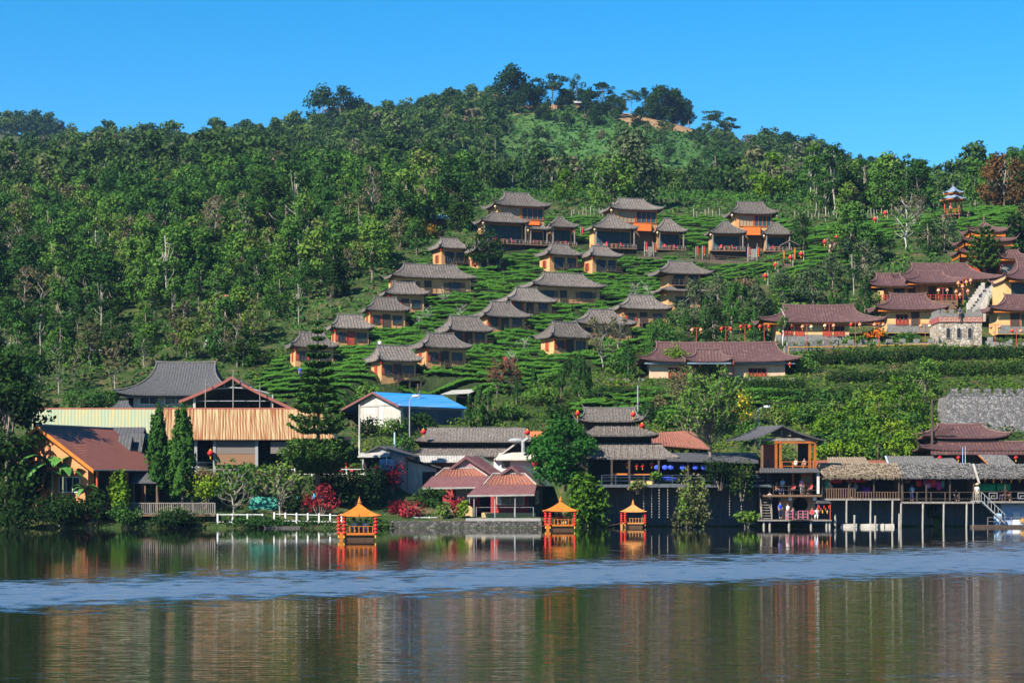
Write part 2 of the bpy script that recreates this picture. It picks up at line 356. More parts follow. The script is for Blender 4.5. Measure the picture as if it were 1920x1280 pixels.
REDL = leafmat('leaf_red', [(0.0,(0.05,0.006,0.010)),(0.5,(0.17,0.010,0.022)),(1.0,(0.30,0.035,0.045))])
YELL = leafmat('flower_yellow', [(0.0,(0.05,0.12,0.02)),(0.45,(0.08,0.17,0.02)),(0.6,(0.65,0.42,0.02)),(1.0,(0.85,0.55,0.02))], var=0.9)
ORAN = leafmat('flower_orange', [(0.0,(0.05,0.10,0.02)),(0.5,(0.10,0.12,0.02)),(0.62,(0.60,0.13,0.01)),(1.0,(0.75,0.2,0.01))], var=0.9)
PINKL = leafmat('flower_pink', [(0.0,(0.06,0.09,0.03)),(0.5,(0.12,0.12,0.06)),(0.7,(0.5,0.25,0.25)),(1.0,(0.6,0.45,0.4))], var=0.9)

def limbs(mb, base, top, r0, rng, clumps, n=5, crook=0.15):
    """tapered crooked trunk and limbs running into the leaf clumps"""
    b, t = Vector(base), Vector(top); pts = []
    for i in range(5):
        f = i/4; p = b.lerp(t, f)+Vector((rng.normal()*crook, rng.normal()*crook, 0))*(f*(1-f)*4+0.1*(i > 0)); pts.append(p)
    mb.tube(pts, [r0*(1-0.65*i/4) for i in range(5)], 6)
    for c, r in clumps:
        f = rng.uniform(0.35, 0.95); s = pts[int(f*4)].lerp(pts[min(4, int(f*4)+1)], f*4-int(f*4)); e = Vector(c)
        mid = s.lerp(e, 0.5)+Vector((rng.normal()*crook, rng.normal()*crook, -abs(rng.normal())*crook))
        mb.tube([s, mid, e], [r0*0.42, r0*0.28, r0*0.1], 4)
def crown_clumps(rng, h0, h1, w, n, flat=1.0, top=0.5):
    """clumps scattered on an uneven egg between heights h0 and h1"""
    out = []
    for i in range(n):
        z = rng.uniform(0.05, 1.0); prof = math.sin(math.pi*min(1, z*0.86+0.14))**0.7*(1-top*0.5*z)
        a = rng.uniform(0, 2*math.pi); q = math.sqrt(rng.uniform(0.05, 1))*prof*w
        r = w*rng.uniform(0.22, 0.42)
        out.append(((math.cos(a)*q, math.sin(a)*q, h0+(h1-h0)*z*0.9), (r, r, r*flat*rng.uniform(0.65, 0.95))))
    return out
def make_tree(kind, seed, h, w, n, h0f, mat, bark, per=88, size=0.22, flat=1.0, r0=0.16, name='broadleaf_tree', top=0.5, fill=0.5):
    rng = np.random.default_rng(seed)
    cl = crown_clumps(rng, h*h0f, h, w, n, flat, top)
    r = root(name, (0,0,0), 0)
    mb = MB(); limbs(mb, (0,0,-0.8), (rng.normal()*0.2, rng.normal()*0.2, h*0.86), r0, rng, cl[::2]); mb.build('trunk', bark, r, True)
    obj_from('crown', foliage_mesh('crown', cl, per, size, rng, mat, fill=fill), r)
    return r
def sprig_tree(seed, h, w, name, mat, bark, leafn, r0=0.13, br=26):
    """bare branching tree with a few leaves"""
    rng = np.random.default_rng(seed); r = root(name, (0,0,0)); mb = MB(); tips = []
    pts = [Vector((rng.normal()*0.06*i, rng.normal()*0.06*i, -0.6+i*(h*0.9+0.6)/6)) for i in range(7)]
    mb.tube(pts, [r0*(1-0.13*i) for i in range(7)], 6)
    for i in range(br):
        f = rng.uniform(0.28, 1)*6; k = min(5, int(f)); s = pts[k].lerp(pts[k+1], f-k); a = rng.uniform(0, 6.28); L = w*rng.uniform(0.5, 1.05)*(1.15-0.5*f/6)
        e = s+Vector((math.cos(a)*L, math.sin(a)*L, L*rng.uniform(0.55, 1.4))); m_ = s.lerp(e, 0.5)+Vector((rng.normal(), rng.normal(), rng.normal()))*0.15*L
        mb.tube([s, m_, e], [r0*0.36, r0*0.22, r0*0.09], 4); tips.append(e)
        for q in range(3):
            s2 = m_.lerp(e, rng.uniform(0, 0.8)); a2 = a+rng.normal()*0.9; L2 = L*rng.uniform(0.3, 0.6)
            e2 = s2+Vector((math.cos(a2)*L2, math.sin(a2)*L2, L2*rng.uniform(0.2, 1.2))); mb.tube([s2, e2], [r0*0.18, r0*0.07], 3); tips.append(e2)
    mb.build('trunk', bark, r, True)
    if leafn:
        cl = [(tuple(t), (w*0.2, w*0.2, w*0.16)) for t in tips]
        obj_from('crown', foliage_mesh('crown', cl, leafn, 0.17, rng, mat, fill=0.1), r)
    return r
def make_cypress(seed, h, w, mat=CYPR, name='cypress_tree', per=1.0):
    """upright flame shaped tree of many rising tufts"""
    rng = np.random.default_rng(seed); r = root(name, (0,0,0)); P, Nn, I = [], [], []
    mb = MB(); mb.tube([(0,0,-0.6),(0,0,h*0.5),(0,0,h*0.95)], [0.14,0.09,0.02], 6); mb.build('trunk', BARK, r)
    nt_ = int(46*per*max(1, h/5)); cid = 0
    for i in range(nt_):
        z = h*rng.uniform(0.03, 0.80); prof = w*(1-(z/h))**0.75*min(1, 0.55+z/h*2.2); a = rng.uniform(0, 6.28); q = prof*rng.uniform(0.30, 0.98)
        L = h*rng.uniform(0.10, 0.2); k = 34
        f = rng.uniform(0, 1, k); rr = prof*rng.uniform(0.14, 0.30)*(1-f*0.8)+0.05
        b = rng.uniform(0, 6.28, k)
        p = np.stack([math.cos(a)*(q+f*0.12*prof)+np.cos(b)*rr, math.sin(a)*(q+f*0.12*prof)+np.sin(b)*rr, z+f*L], 1)
        nn = np.stack([np.cos(b)+math.cos(a)*0.6, np.sin(b)+math.sin(a)*0.6, np.full(k, 0.25)], 1)+rng.normal(size=(k,3))*0.35
        P.append(p); Nn.append(nn/np.linalg.norm(nn, axis=1, keepdims=True)); I += [rng.uniform()]*k
    k = 60; f = rng.uniform(0, 1, k); b = rng.uniform(0, 6.28, k); p = np.stack([np.cos(b)*0.12*w*(1-f), np.sin(b)*0.12*w*(1-f), h*(0.8+0.2*f)], 1)
    P.append(p); Nn.append(np.stack([np.cos(b), np.sin(b), 0.2+0*b], 1)/1.02); I += [0.7]*k
    P = np.concatenate(P); Nn = np.concatenate(Nn); V, Q = leaf_quads(P, Nn, np.full(len(P), 0.135*max(1, h/6)), RNG, 0.45)
    me = np_mesh('crown', V, Q); fattr(me, 'leafvar', np.clip(np.array(I)*0.6+RNG.uniform(0, 0.4, len(P)), 0, 1)); me.materials.append(mat); obj_from('crown', me, r)
    return r
def bush(name, loc, w, d, h, mat, label, cat='shrub', n=9, per=90, size=0.16, seed=None, group=None, fill=0.45, stem=True, asp=0.62):
    rng = np.random.default_rng(seed if seed is not None else random.randrange(10**6))
    cl = []
    for i in range(n):
        a = rng.uniform(0, 6.28); q = math.sqrt(rng.uniform(0, 1)); z = rng.uniform(0.2, 0.72)
        s = rng.uniform(0.30, 0.5)
        cl.append(((math.cos(a)*q*w*0.5*(1.15-z*0.6)*0.75, math.sin(a)*q*d*0.5*(1.15-z*0.6)*0.75, z*h), (w*0.5*s+0.1, d*0.5*s+0.1, h*0.34*rng.uniform(0.7, 1.1))))
    r = root(name, loc, 0, label, cat, group)
    obj_from('foliage', foliage_mesh('foliage', cl, per, size, rng, mat, fill=fill, asp=asp), r)
    if stem:
        mb = MB()
        for c, _ in cl[:6]: mb.tube([(c[0]*0.2, c[1]*0.2, -0.5), (c[0]*0.6, c[1]*0.6, c[2]*0.5), c], [0.06, 0.045, 0.015], 4)
        mb.build('stem', BARK, r)
    return r

# ------------------------------------------------------------------ the wood on the hill: prototypes, then single trees
protos = []
for i in range(5): protos.append(('leafy', make_tree('b', 100+i, 8.0, 2.9, 24, 0.12, LEAF, BARK)))
for i in range(3): protos.append(('tall', make_tree('t', 120+i, 10.0, 2.1, 17, 0.36, LEAF, PALE, r0=0.15, per=82)))
for i in range(3): protos.append(('pale', sprig_tree(140+i, 8.5, 1.7, 'slender_tree', RLEAF, PALE, 26, 0.12)))
for i in range(2): protos.append(('dense', make_tree('d', 160+i, 7.0, 3.0, 26, 0.08, DLEAF, BARK, top=0.3)))
KL = {'leafy': 'leafy green tree with a rounded crown', 'tall': 'tall tree with bare pale trunk',
      'pale': 'thin pale nearly bare tree', 'dense': 'dense dark low crowned tree'}
BLOCKS = [(1190,1500,480,650),(870,1520,350,520),(785,905,440,560),(700,905,490,560),(1210,1345,485,585),(1610,1930,400,640),(1180,1500,630,750),(1740,1850,330,420),(640,760,540,620),(600,700,590,650),(520,640,620,690),(1420,1660,560,650),(1140,1260,550,620)]
def blocked(px, py):
    if any(inpoly(px, py, T) for T in (TEA1, TEA2, TEA3)): return True
    if any(a < px < b and c < py < d for a, b, c, d in BLOCKS): return True
    return py > (690 if px < 480 else 640)
def poisson(npts, dmin, lo, hi, pxlo, pxhi, test, rng):
    cell = {}; out = []
    for _ in range(npts):
        d = math.sqrt(rng.uniform(lo*lo, hi*hi)); px = rng.uniform(pxlo, pxhi); x = (px-960)/F*d
        s = dmin*(0.8+0.4*rng.uniform()); k = (int(x//dmin), int(d//dmin)); ok = True
        for a in (-1,0,1):
            for b in (-1,0,1):
                for (qx, qd) in cell.get((k[0]+a, k[1]+b), ()):
                    if (qx-x)**2+(qd-d)**2 < s*s: ok = False; break
        if not ok: continue
        py = gpy(px, d)
        if not test(px, py, d): continue
        cell.setdefault(k, []).append((x, d)); out.append((x, d, px, py))
    return out
rng = np.random.default_rng(11)
spots = poisson(9000, 4.6, 246, 450, -90, 2010, lambda px, py, d: not blocked(px, py), rng)
spots.sort(key=lambda s: s[1])
NEAR_MAX = 290
# nearest first; every kind stays below 300
near = spots[:NEAR_MAX]; rest = spots[NEAR_MAX:]
used = set()
def region(px, py):
    if px < 520: return 'in the wood on the left hillside' if py < 560 else 'low in the left wood'
    if px < 960: return 'in the wood beside the upper left cottages'
    if px < 1500: return 'in the wood behind the hilltop villas'
    return 'on the right ridge near the red pavilion'
for (x, d, px, py) in near:
    q = rng.uniform()
    right = px > 900
    pool = ('pale' if q < 0.16 else 'tall' if q < 0.50 else 'leafy' if q < 0.88 else 'dense') if right else ('pale' if q < 0.11 else 'tall' if q < 0.22 else 'leafy' if q < 0.80 else 'dense')
    ids = [i for i, p in enumerate(protos) if p[0] == pool]; i = ids[rng.integers(len(ids))]
    s = float(np.clip(rng.lognormal(0.0, 0.24), 0.6, 1.65))
    if d < 300: s *= 0.72
    loc = (x, d, float(gz(x, d))-0.1); lab = KL[pool]+' '+region(px, py)
    rz = rng.uniform(0, 6.28)
    if i not in used:
        used.add(i); o = protos[i][1]; o.location = loc; o.scale = (s,)*3; o.rotation_euler = (0,0,rz); o['label'] = lab
    else: o = dup(protos[i][1], loc, rz, s, lab)
    o['category'] = 'tree'; o['group'] = {'leafy': 'leafy trees of the hillside wood', 'tall': 'tall pale-trunked trees of the hillside wood', 'pale': 'thin nearly bare trees of the hillside wood', 'dense': 'dense dark trees of the hillside wood'}[pool]
# farther trees and the wooded hill behind: one mass
def far_variant(seed, per, size, h=8.5, w=3.1, n=15):
    rg = np.random.default_rng(seed); cl = crown_clumps(rg, h*0.10, h*rg.uniform(0.75, 1.1), w*rg.uniform(0.85, 1.35), n); P, Nn, I = clump_leaves(cl, per, size, rg)
    V, Q = leaf_quads(P, Nn, np.full(len(P), size), rg); lv = rg.uniform(0, 1, len(cl))[I]*0.65+rg.uniform(0, 0.35, len(P))
    a = np.array([[-0.13,0,-0.5],[0.13,0,-0.5],[0.08,0,h*0.6],[-0.08,0,h*0.6],[0,-0.13,-0.5],[0,0.13,-0.5],[0,0.08,h*0.6],[0,-0.08,h*0.6]])
    return V, lv, a
def mass(name, pts, variants, smul, mat, tint, bark=PALE):
    Vs, L, T, Bs = [], [], [], []
    rg = np.random.default_rng(5)
    for (x, d, px, py) in pts:
        V, lv, a = variants[rg.integers(len(variants))]; s = smul(px, d)*rg.uniform(0.7, 1.3); an = rg.uniform(0, 6.28); c, sn = math.cos(an), math.sin(an)
        R = np.array([[c,-sn,0],[sn,c,0],[0,0,1]])*s*np.array([[1],[1],[1]]); o = np.array([x, d, float(gz(x, d))])
        Vs.append(V@R.T+o); L.append(lv); t = tint(px, d, rg); T.append(np.full(len(lv), t))
        Bs.append(a*s+o)
    V = np.concatenate(Vs); me = np_mesh(name, V, np.arange(len(V)).reshape(-1, 4)); fattr(me, 'leafvar', np.concatenate(L)); fattr(me, 'tint', np.concatenate(T)); me.materials.append(mat)
    o = obj_from(name, me); tag(o, kind='stuff')
    B = np.concatenate(Bs); mt = np_mesh(name+'_stems', B, np.arange(len(B)).reshape(-1, 4)); mt.materials.append(bark)
    return o, mt
va = [far_variant(300+i, 60, 0.31) for i in range(6)]
tn = lambda px, d, rg: rg.uniform(0, 1) if rg.uniform() < 0.4 else rg.uniform(0.05, 0.65)
o, mt = mass('forest', rest, va, lambda px, d: 0.92, FARLEAF, tn); tag(o, 'mass of mixed green trees behind the nearer wood on the hill', 'forest')
k = obj_from('trunks', mt, o); tag(k, kind='stuff')
vb = [far_variant(330+i, 32, 0.42) for i in range(6)]
def onsoil(px, py): return any(inpoly(px, py-10, P) for P in SOILP)
def fartest(px, py, d):
    if d > 760 and onsoil(px, py): return False
    if d > 830 and 900 < px < 1450: return rng.uniform() < 0.25
    if d > 600 and 930 < px < 1420 and rng.uniform() < 0.93-0.3*(px > 1300): return False
    return True
far = poisson(14000, 6.2, 450, 925, -80, 2000, fartest, rng)
o2, mt2 = mass('hill_forest', far, vb, lambda px, d: float(np.exp(0.22*np.sin(px*0.7+d*1.3)))*(1.05 if d < 620 else 1.2)*(0.55 if (930 < px < 1420 and d > 600) else 1), HILLLEAF, tn); tag(o2, 'hazy blue green wood covering the hill behind the village', 'forest')
k = obj_from('trunks', mt2, o2); tag(k, kind='stuff')
far3 = poisson(900, 9, 1190, 1260, -60, 140, lambda a, b, c: True, rng)
o3, mt3 = mass('mountain_forest', far3, vb, lambda px, d: 1.7, HILLLEAF, tn); tag(o3, 'distant wooded mountain shoulder at the left edge', 'forest')
# undergrowth below the wood
def under(name, pts, size, per, mat, r=1.0, hgt=0.8):
    Ps, Ns, L = [], [], []
    rg = np.random.default_rng(9)
    for (x, d, px, py) in pts:
        kk = per; a = rg.uniform(0, 6.28, kk); q = np.sqrt(rg.uniform(0, 1, kk))*r*rg.uniform(0.6, 1.4)
        X_, Y_ = x+np.cos(a)*q, d+np.sin(a)*q; hh = hgt*rg.uniform(0.3, 1.3)
        Z_ = np.array([float(gz(u, v)) for u, v in zip(X_, Y_)])+rg.uniform(0, 1, kk)*hh
        Ps.append(np.stack([X_, Y_, Z_], 1)); nn = rg.normal(size=(kk,3))*0.6+np.array([0,-0.3,0.8]); Ns.append(nn/np.linalg.norm(nn, axis=1, keepdims=True)); L.append(np.clip(rg.uniform(0, 1)*0.7+rg.uniform(0, 0.3, kk), 0, 1))
    P = np.concatenate(Ps); V, Q = leaf_quads(P, np.concatenate(Ns), np.full(len(P), size), rg); me = np_mesh(name, V, Q); fattr(me, 'leafvar', np.concatenate(L)); fattr(me, 'tint', RNG.uniform(0.1, 0.5, len(P)))
    me.materials.append(mat); o = obj_from(name, me); tag(o, kind='stuff'); return o
up = poisson(9000, 2.2, 236, 430, -90, 2010, lambda px, py, d: not (any(inpoly(px, py, T) for T in (TEA1, TEA2)) or (py > 700 and px > 480) or (1480 < px and py > 600)), rng)
tag(under('undergrowth', up, 0.30, 26, FARLEAF, 1.3, 1.5), 'tangled green undergrowth between the trees', 'undergrowth')
gp = poisson(7000, 4.0, 600, 900, 880, 1460, lambda px, py, d: d < 850 and not onsoil(px, py), rng)
tag(under('hill_scrub', gp, 0.75, 9, FARLEAF, 2.0, 1.6), 'low bright scrub on the cleared hilltop slope', 'scrub')
# ------------------------------------------------------------------ building materials
OCHRE = M('ochre_plaster', (0.44,0.245,0.105), (0.33,0.175,0.075), 1.2, rough=0.9, bump=0.15, vary=0.3)
PEACH = M('peach_plaster', (0.50,0.34,0.23), (0.41,0.27,0.18), 1.0, rough=0.9, bump=0.1)
YELLOW = M('yellow_plaster', (0.52,0.33,0.145), (0.44,0.26,0.105), 1.0, rough=0.9, bump=0.1)
THATCH = M('grey_thatch', (0.040,0.033,0.029), (0.083,0.070,0.063), 3.2, (1.8,1,0.5), 0.95, 0.7, 10, c3=(0.158,0.135,0.122), vary=0.5)
STRAW = M('pale_straw', (0.10,0.075,0.052), (0.17,0.13,0.09), 4, (3,1,0.4), 0.95, 0.8, 14, c3=(0.27,0.215,0.155))
SLATE = M('flaky_thatch', (0.035,0.033,0.033), (0.085,0.080,0.079), 6, (1,1,1), 0.95, 0.8, 14, c3=(0.22,0.21,0.205))
TILE = M('maroon_tile', (0.080,0.037,0.035), (0.055,0.027,0.027), 1.8, (1,1,1), 0.65, 0.25, 9, c3=(0.115,0.058,0.052))
TILE2 = M('dark_tile', (0.034,0.034,0.037), (0.062,0.062,0.067), 3, (1,1,1), 0.7, 0.2, 9)
BLUET = M('blue_grey_tile', (0.09,0.125,0.18), (0.15,0.19,0.26), 3, (1,1,1), 0.6)
RIDGE = M('ridge_stone', (0.06,0.055,0.054), (0.12,0.112,0.108), 3, rough=0.9)
RIDGEM = M('ridge_maroon', (0.08,0.04,0.038), (0.13,0.075,0.07), 3, rough=0.8)
DARKW = M('dark_wood', (0.035,0.024,0.018), (0.065,0.045,0.032), 4, (1,1,0.2), 0.8)
MIDW = M('brown_wood', (0.15,0.085,0.05), (0.09,0.052,0.03), 4, (1,1,0.2), 0.8)
GREYW = M('weathered_wood', (0.13,0.112,0.098), (0.22,0.198,0.175), 4, (1,1,0.3), 0.9)
REDW = M('red_wood', (0.34,0.055,0.025), (0.24,0.035,0.018), 3, rough=0.6)
ORANGE = M('orange_wood', (0.46,0.135,0.012), (0.34,0.095,0.010), 2, (1,1,0.3), 0.5)
CANVAS = M('orange_canvas', (0.40,0.085,0.008), (0.33,0.065,0.008), 1.5, rough=0.8)
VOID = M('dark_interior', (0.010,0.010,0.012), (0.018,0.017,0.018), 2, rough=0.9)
GLASS = M('window_glass', (0.010,0.018,0.024), (0.02,0.035,0.045), 1.5, rough=0.12, spec=0.22)
CURTAIN = M('teal_curtain', (0.02,0.062,0.085), (0.010,0.032,0.046), 5, (3,1,0.2), 0.85)
WHITE = M('white_paint', (0.62,0.62,0.61), (0.48,0.48,0.47), 2, rough=0.6)
OFFW = M('stained_white', (0.42,0.395,0.36), (0.28,0.25,0.22), 0.7, (1,1,0.3), 0.85, c3=(0.47,0.455,0.43))
STONE = M('grey_stone', (0.09,0.087,0.085), (0.18,0.172,0.163), 2.5, rough=0.95, bump=0.6, bscale=5)
CONC = M('concrete', (0.20,0.193,0.18), (0.29,0.275,0.26), 1.5, rough=0.9)
REDC = M('red_cloth', (0.46,0.010,0.012), (0.36,0.007,0.010), 3, rough=0.6)
PALEP = M('pale_paper', (0.50,0.42,0.31), (0.42,0.32,0.22), 4, rough=0.7)
PINKP = M('faded_pink_paper', (0.42,0.125,0.085), (0.46,0.24,0.17), 4, rough=0.7)
GOLD = M('gold_trim', (0.55,0.28,0.02), (0.46,0.21,0.015), 4, rough=0.5)
STEEL = M('grey_steel', (0.19,0.196,0.203), (0.26,0.266,0.272), 4, rough=0.5)
SKIN = M('skin', (0.42,0.24,0.16), (0.36,0.20,0.13), 6, rough=0.6)
HAIR = M('black_hair', (0.012,0.010,0.010), (0.02,0.018,0.016), 9, rough=0.5)
def stonemat(name, c1, c2, c3, scale, gap=(0.10,0.095,0.09)):
    m, nt, n, l, b = newmat(name); tc = n.new('ShaderNodeTexCoord'); v = n.new('ShaderNodeTexVoronoi'); v.inputs['Scale'].default_value = scale
    nz = n.new('ShaderNodeTexNoise'); nz.inputs['Scale'].default_value = 1.2; l.new(tc.outputs['Object'], nz.inputs['Vector'])
    vm = n.new('ShaderNodeVectorMath'); vm.operation = 'MULTIPLY_ADD'; vm.inputs[1].default_value = (0.3,0.3,0.3); l.new(nz.outputs['Color'], vm.inputs[0]); l.new(tc.outputs['Object'], vm.inputs[2]); l.new(vm.outputs[0], v.inputs['Vector'])
    r = ramp(n, [(0.0, c1), (0.5, c2), (1.0, c3)]); sx = n.new('ShaderNodeSeparateColor'); l.new(v.outputs['Color'], sx.inputs[0]); l.new(sx.outputs[0], r.inputs[0])
    v2 = n.new('ShaderNodeTexVoronoi'); v2.feature = 'DISTANCE_TO_EDGE'; v2.inputs['Scale'].default_value = scale; l.new(vm.outputs[0], v2.inputs['Vector'])
    rr = ramp(n, [(0.02, (0,0,0)), (0.09, (1,1,1))]); l.new(v2.outputs[0], rr.inputs[0])
    mx = n.new('ShaderNodeMix'); mx.data_type = 'RGBA'; mx.inputs[6].default_value = (*gap, 1); l.new(rr.outputs[0], mx.inputs[0]); l.new(r.outputs[0], mx.inputs[7]); l.new(mx.outputs[2], b.inputs['Base Color'])
    bp = n.new('ShaderNodeBump'); bp.inputs['Strength'].default_value = 0.7; bp.inputs['Distance'].default_value = 0.15; l.new(v2.outputs[0], bp.inputs['Height']); l.new(bp.outputs[0], b.inputs['Normal']); b.inputs['Roughness'].default_value = 0.95
    MATS[name] = m; return m
RUBBLE = stonemat('tower_stone', (0.17,0.125,0.08), (0.30,0.245,0.185), (0.42,0.375,0.32), 2.4)
WALLST = stonemat('wall_stone', (0.055,0.055,0.058), (0.105,0.10,0.10), (0.21,0.20,0.20), 4.6, (0.03,0.03,0.03))
RETAIN = M('retaining_wall', (0.045,0.055,0.068), (0.085,0.095,0.11), 2, (3,1,0.3), 0.9)
def streaks(name, base, rust, thr, sx=6.0, sz=0.35, rough=0.6, dark=None):
    """sheet metal with run-down streaks"""
    m, nt, n, l, b = newmat(name); tc = n.new('ShaderNodeTexCoord'); dp = n.new('ShaderNodeVectorMath'); dp.operation = 'DOT_PRODUCT'; dp.inputs[1].default_value = (sx, sx*0.145, 0); l.new(tc.outputs['Object'], dp.inputs[0]); sz_ = n.new('ShaderNodeSeparateXYZ'); l.new(tc.outputs['Object'], sz_.inputs[0]); mm = n.new('ShaderNodeMath'); mm.operation = 'MULTIPLY'; mm.inputs[1].default_value = sz*0.55; l.new(sz_.outputs[2], mm.inputs[0]); mp = n.new('ShaderNodeCombineXYZ'); l.new(dp.outputs['Value'], mp.inputs[0]); l.new(mm.outputs[0], mp.inputs[2])
    nz = n.new('ShaderNodeTexNoise'); nz.inputs['Scale'].default_value = 1; nz.inputs['Detail'].default_value = 4; l.new(mp.outputs[0], nz.inputs['Vector'])
    r = ramp(n, [(thr-0.05, base), (thr+0.03, tuple((a+c)/2 for a, c in zip(base, rust))), (thr+0.10, rust)]); l.new(nz.outputs[0], r.inputs[0])
    l.new(r.outputs[0], b.inputs['Base Color']); b.inputs['Roughness'].default_value = rough; b.inputs['Specular IOR Level'].default_value = 0.25
    MATS[name] = m; return m
RUST = streaks('rusty_sheet', (0.30,0.225,0.12), (0.15,0.048,0.014), 0.47)
GREENSH = streaks('faded_green_sheet', (0.20,0.235,0.155), (0.28,0.235,0.115), 0.53, 3)
BLUESH = streaks('blue_sheet', (0.018,0.17,0.43), (0.14,0.26,0.36), 0.56, 2.5, 0.5, 0.45)
REDSH = M('brown_sheet', (0.17,0.060,0.038), (0.135,0.047,0.030), 0.8, rough=0.55)
MAROON = M('maroon_sheet', (0.10,0.042,0.044), (0.145,0.066,0.066), 2, (1,1,1), 0.5)
GRNROOF = M('green_roof', (0.075,0.125,0.095), (0.11,0.165,0.13), 1.5, rough=0.6)
SALMON = M('salmon_tile', (0.25,0.088,0.050), (0.17,0.062,0.042), 4, rough=0.8, c3=(0.085,0.048,0.044))
BLIND = M('bamboo_blind', (0.22,0.122,0.07), (0.16,0.085,0.052), 3, (0.3,1,8), 0.9)
# ------------------------------------------------------------------ roofs
def croof(mb, cx, cy, z, ex, ey, rx, h, lift=0.35, period=0.45, amp=0.06, pw=1.7, pz=1.22, rows=9, thick=0.16, ry=0.0, inner=0.72):
    """hipped roof with swept hollow slopes, lifted corners and rolls running straight up each slope"""
    per = max(16, int(2*ex/period*4)); pe = max(12, int(2*ey/period*4))
    def prof(t): return rx+(ex-rx)*(1-t)**pw, ry+(ey-ry)*(1-t), h*t**pz
    def side(nm, k, fx):
        g = []
        for i in range(rows+1):
            t = i/rows; ax, ay, zz = prof(t); row = []
            for j in range(k+1):
                s = -1+2*j/k; u = (ax if fx else ay)*s
                rip = amp*abs(math.sin(math.pi*u/period))
                zc = z+zz+lift*abs(s)**5*(1-t)**2+rip
                row.append((nm(ax, ay, u), zc))
            g.append(row)
        vs = []; fs = []
        low = [(p[0]+cx, p[1]+cy, zc-thick) for p, zc in g[0]]; vs += low
        for row in g: vs += [(p[0]+cx, p[1]+cy, zc) for p, zc in row]
        w = k+1
        inn = [(p[0]*inner+cx, p[1]*inner+cy, z-thick+0.03) for p, zc in g[0]]
        vs += inn; bi = (rows+2)*w
        for i in range(rows+1): fs += [(i*w+j, i*w+j+1, (i+1)*w+j+1, (i+1)*w+j) for j in range(k)]
        fs += [(j, bi+j, bi+j+1, j+1) for j in range(k)]
        mb.add(vs, fs)
    side(lambda ax, ay, u: (u, -ay), per, True); side(lambda ax, ay, u: (-u, ay), per, True)
    side(lambda ax, ay, u: (ax, u), pe, False); side(lambda ax, ay, u: (-ax, -u), pe, False)
    if ry > 0.02 or True: mb.add([(cx-rx, cy-ry, z+h), (cx+rx, cy-ry, z+h), (cx+rx, cy+ry, z+h), (cx-rx, cy+ry, z+h)], [(0,1,2,3)])
    return lambda t: prof(t)
def cridge(mb, cx, cy, z, ex, ey, rx, h, lift=0.35, pw=1.7, pz=1.22, r=0.10, tip=0.45, ry=0.0, beam=True, horn=0.3):
    """hip rolls with curled tips and a ridge roll with raised ends"""
    for sx in (-1, 1):
        for sy in (-1, 1):
            pts = [(cx+sx*(ex+tip*0.55), cy+sy*(ey+tip*0.45), z+lift+tip*0.9), (cx+sx*(ex+tip*0.2), cy+sy*(ey+tip*0.15), z+lift+tip*0.3)]
            for i in range(8):
                t = i/7; ax = rx+(ex-rx)*(1-t)**pw; ay = ry+(ey-ry)*(1-t); pts.append((cx+sx*ax, cy+sy*ay, z+h*t**pz+lift*(1-t)**2+0.07))
            mb.tube(pts, [r*0.35, r*0.8]+[r]*8, 5)
    if ry > 0.1: mb.tube([(cx+a*rx, cy+b*ry, z+h+0.07) for a, b in ((-1,-1),(1,-1),(1,1),(-1,1),(-1,-1))], r, 5)
    if beam and ry < 0.1:
        x = rx+0.05; mb.tube([(cx-x-horn*0.5, cy, z+h+horn), (cx-x, cy, z+h+0.12), (cx-x*0.5, cy, z+h+0.05), (cx+x*0.5, cy, z+h+0.05), (cx+x, cy, z+h+0.12), (cx+x+horn*0.5, cy, z+h+horn)], [r*0.6, r*1.3, r*1.3, r*1.3, r*1.3, r*0.6], 5)
def groof(mb, p, q, half, drop, thick=0.12, period=0.5, amp=0.04, sag=0.0, rows=5, sides=(-1, 1)):
    """gable roof: ridge from p to q, each slope falling 'drop' over 'half', rolls down the slope"""
    p, q = Vector(p), Vector(q); d = (q-p); L = d.length; d.normalize(); nrm = Vector((d.y, -d.x, 0)).normalized(); k = max(6, int(L/period*4))
    for s in sides:
        vs = []; w = k+1
        for i in range(rows+1):
            f = i/rows
            for j in range(k+1):
                u = L*j/k; rip = amp*abs(math.sin(math.pi*u/period)); c = p+d*u+nrm*(s*half*f); c.z -= drop*f-0; c.z -= sag*math.sin(math.pi*f); c.z += rip; vs.append(c)
        m_ = len(vs); vs += [v-Vector((0,0,thick)) for v in vs[:]]
        fs = [(i*w+j, i*w+j+1, (i+1)*w+j+1, (i+1)*w+j) for i in range(rows) for j in range(k)]
        fs += [tuple(a+m_ for a in reversed(f)) for f in fs[:]]
        fs += [(rows*w+j, rows*w+j+1, m_+rows*w+j+1, m_+rows*w+j) for j in range(k)]
        for c in (0, k): fs += [(i*w+c, (i+1)*w+c, m_+(i+1)*w+c, m_+i*w+c) for i in range(rows)]
        mb.add(vs, fs)
def rolled(mb, a, b, c, d, n=40, period=0.4, amp=0.04, thick=0.08):
    """one sheet: a-b is the upper edge, d-c the lower edge; rolls run from the upper to the lower edge"""
    a, b, c, d = map(Vector, (a, b, c, d)); k = max(4, int((c-d).length/period*4)); vs = []
    for j in range(k+1):
        f = j/k; rip = amp*abs(math.sin(math.pi*f*(c-d).length/period)); z = Vector((0,0,rip))
        vs += [a.lerp(b, f)+z, d.lerp(c, f)+z, d.lerp(c, f)-Vector((0,0,thick)), a.lerp(b, f)-Vector((0,0,thick))]
    fs = []
    for j in range(k):
        o = j*4; fs += [(o, o+1, o+5, o+4), (o+1, o+2, o+6, o+5), (o+2, o+3, o+7, o+6), (o+3, o, o+4, o+7)]
    fs += [(0,3,2,1), (k*4, k*4+1, k*4+2, k*4+3)]
    mb.add(vs, fs)
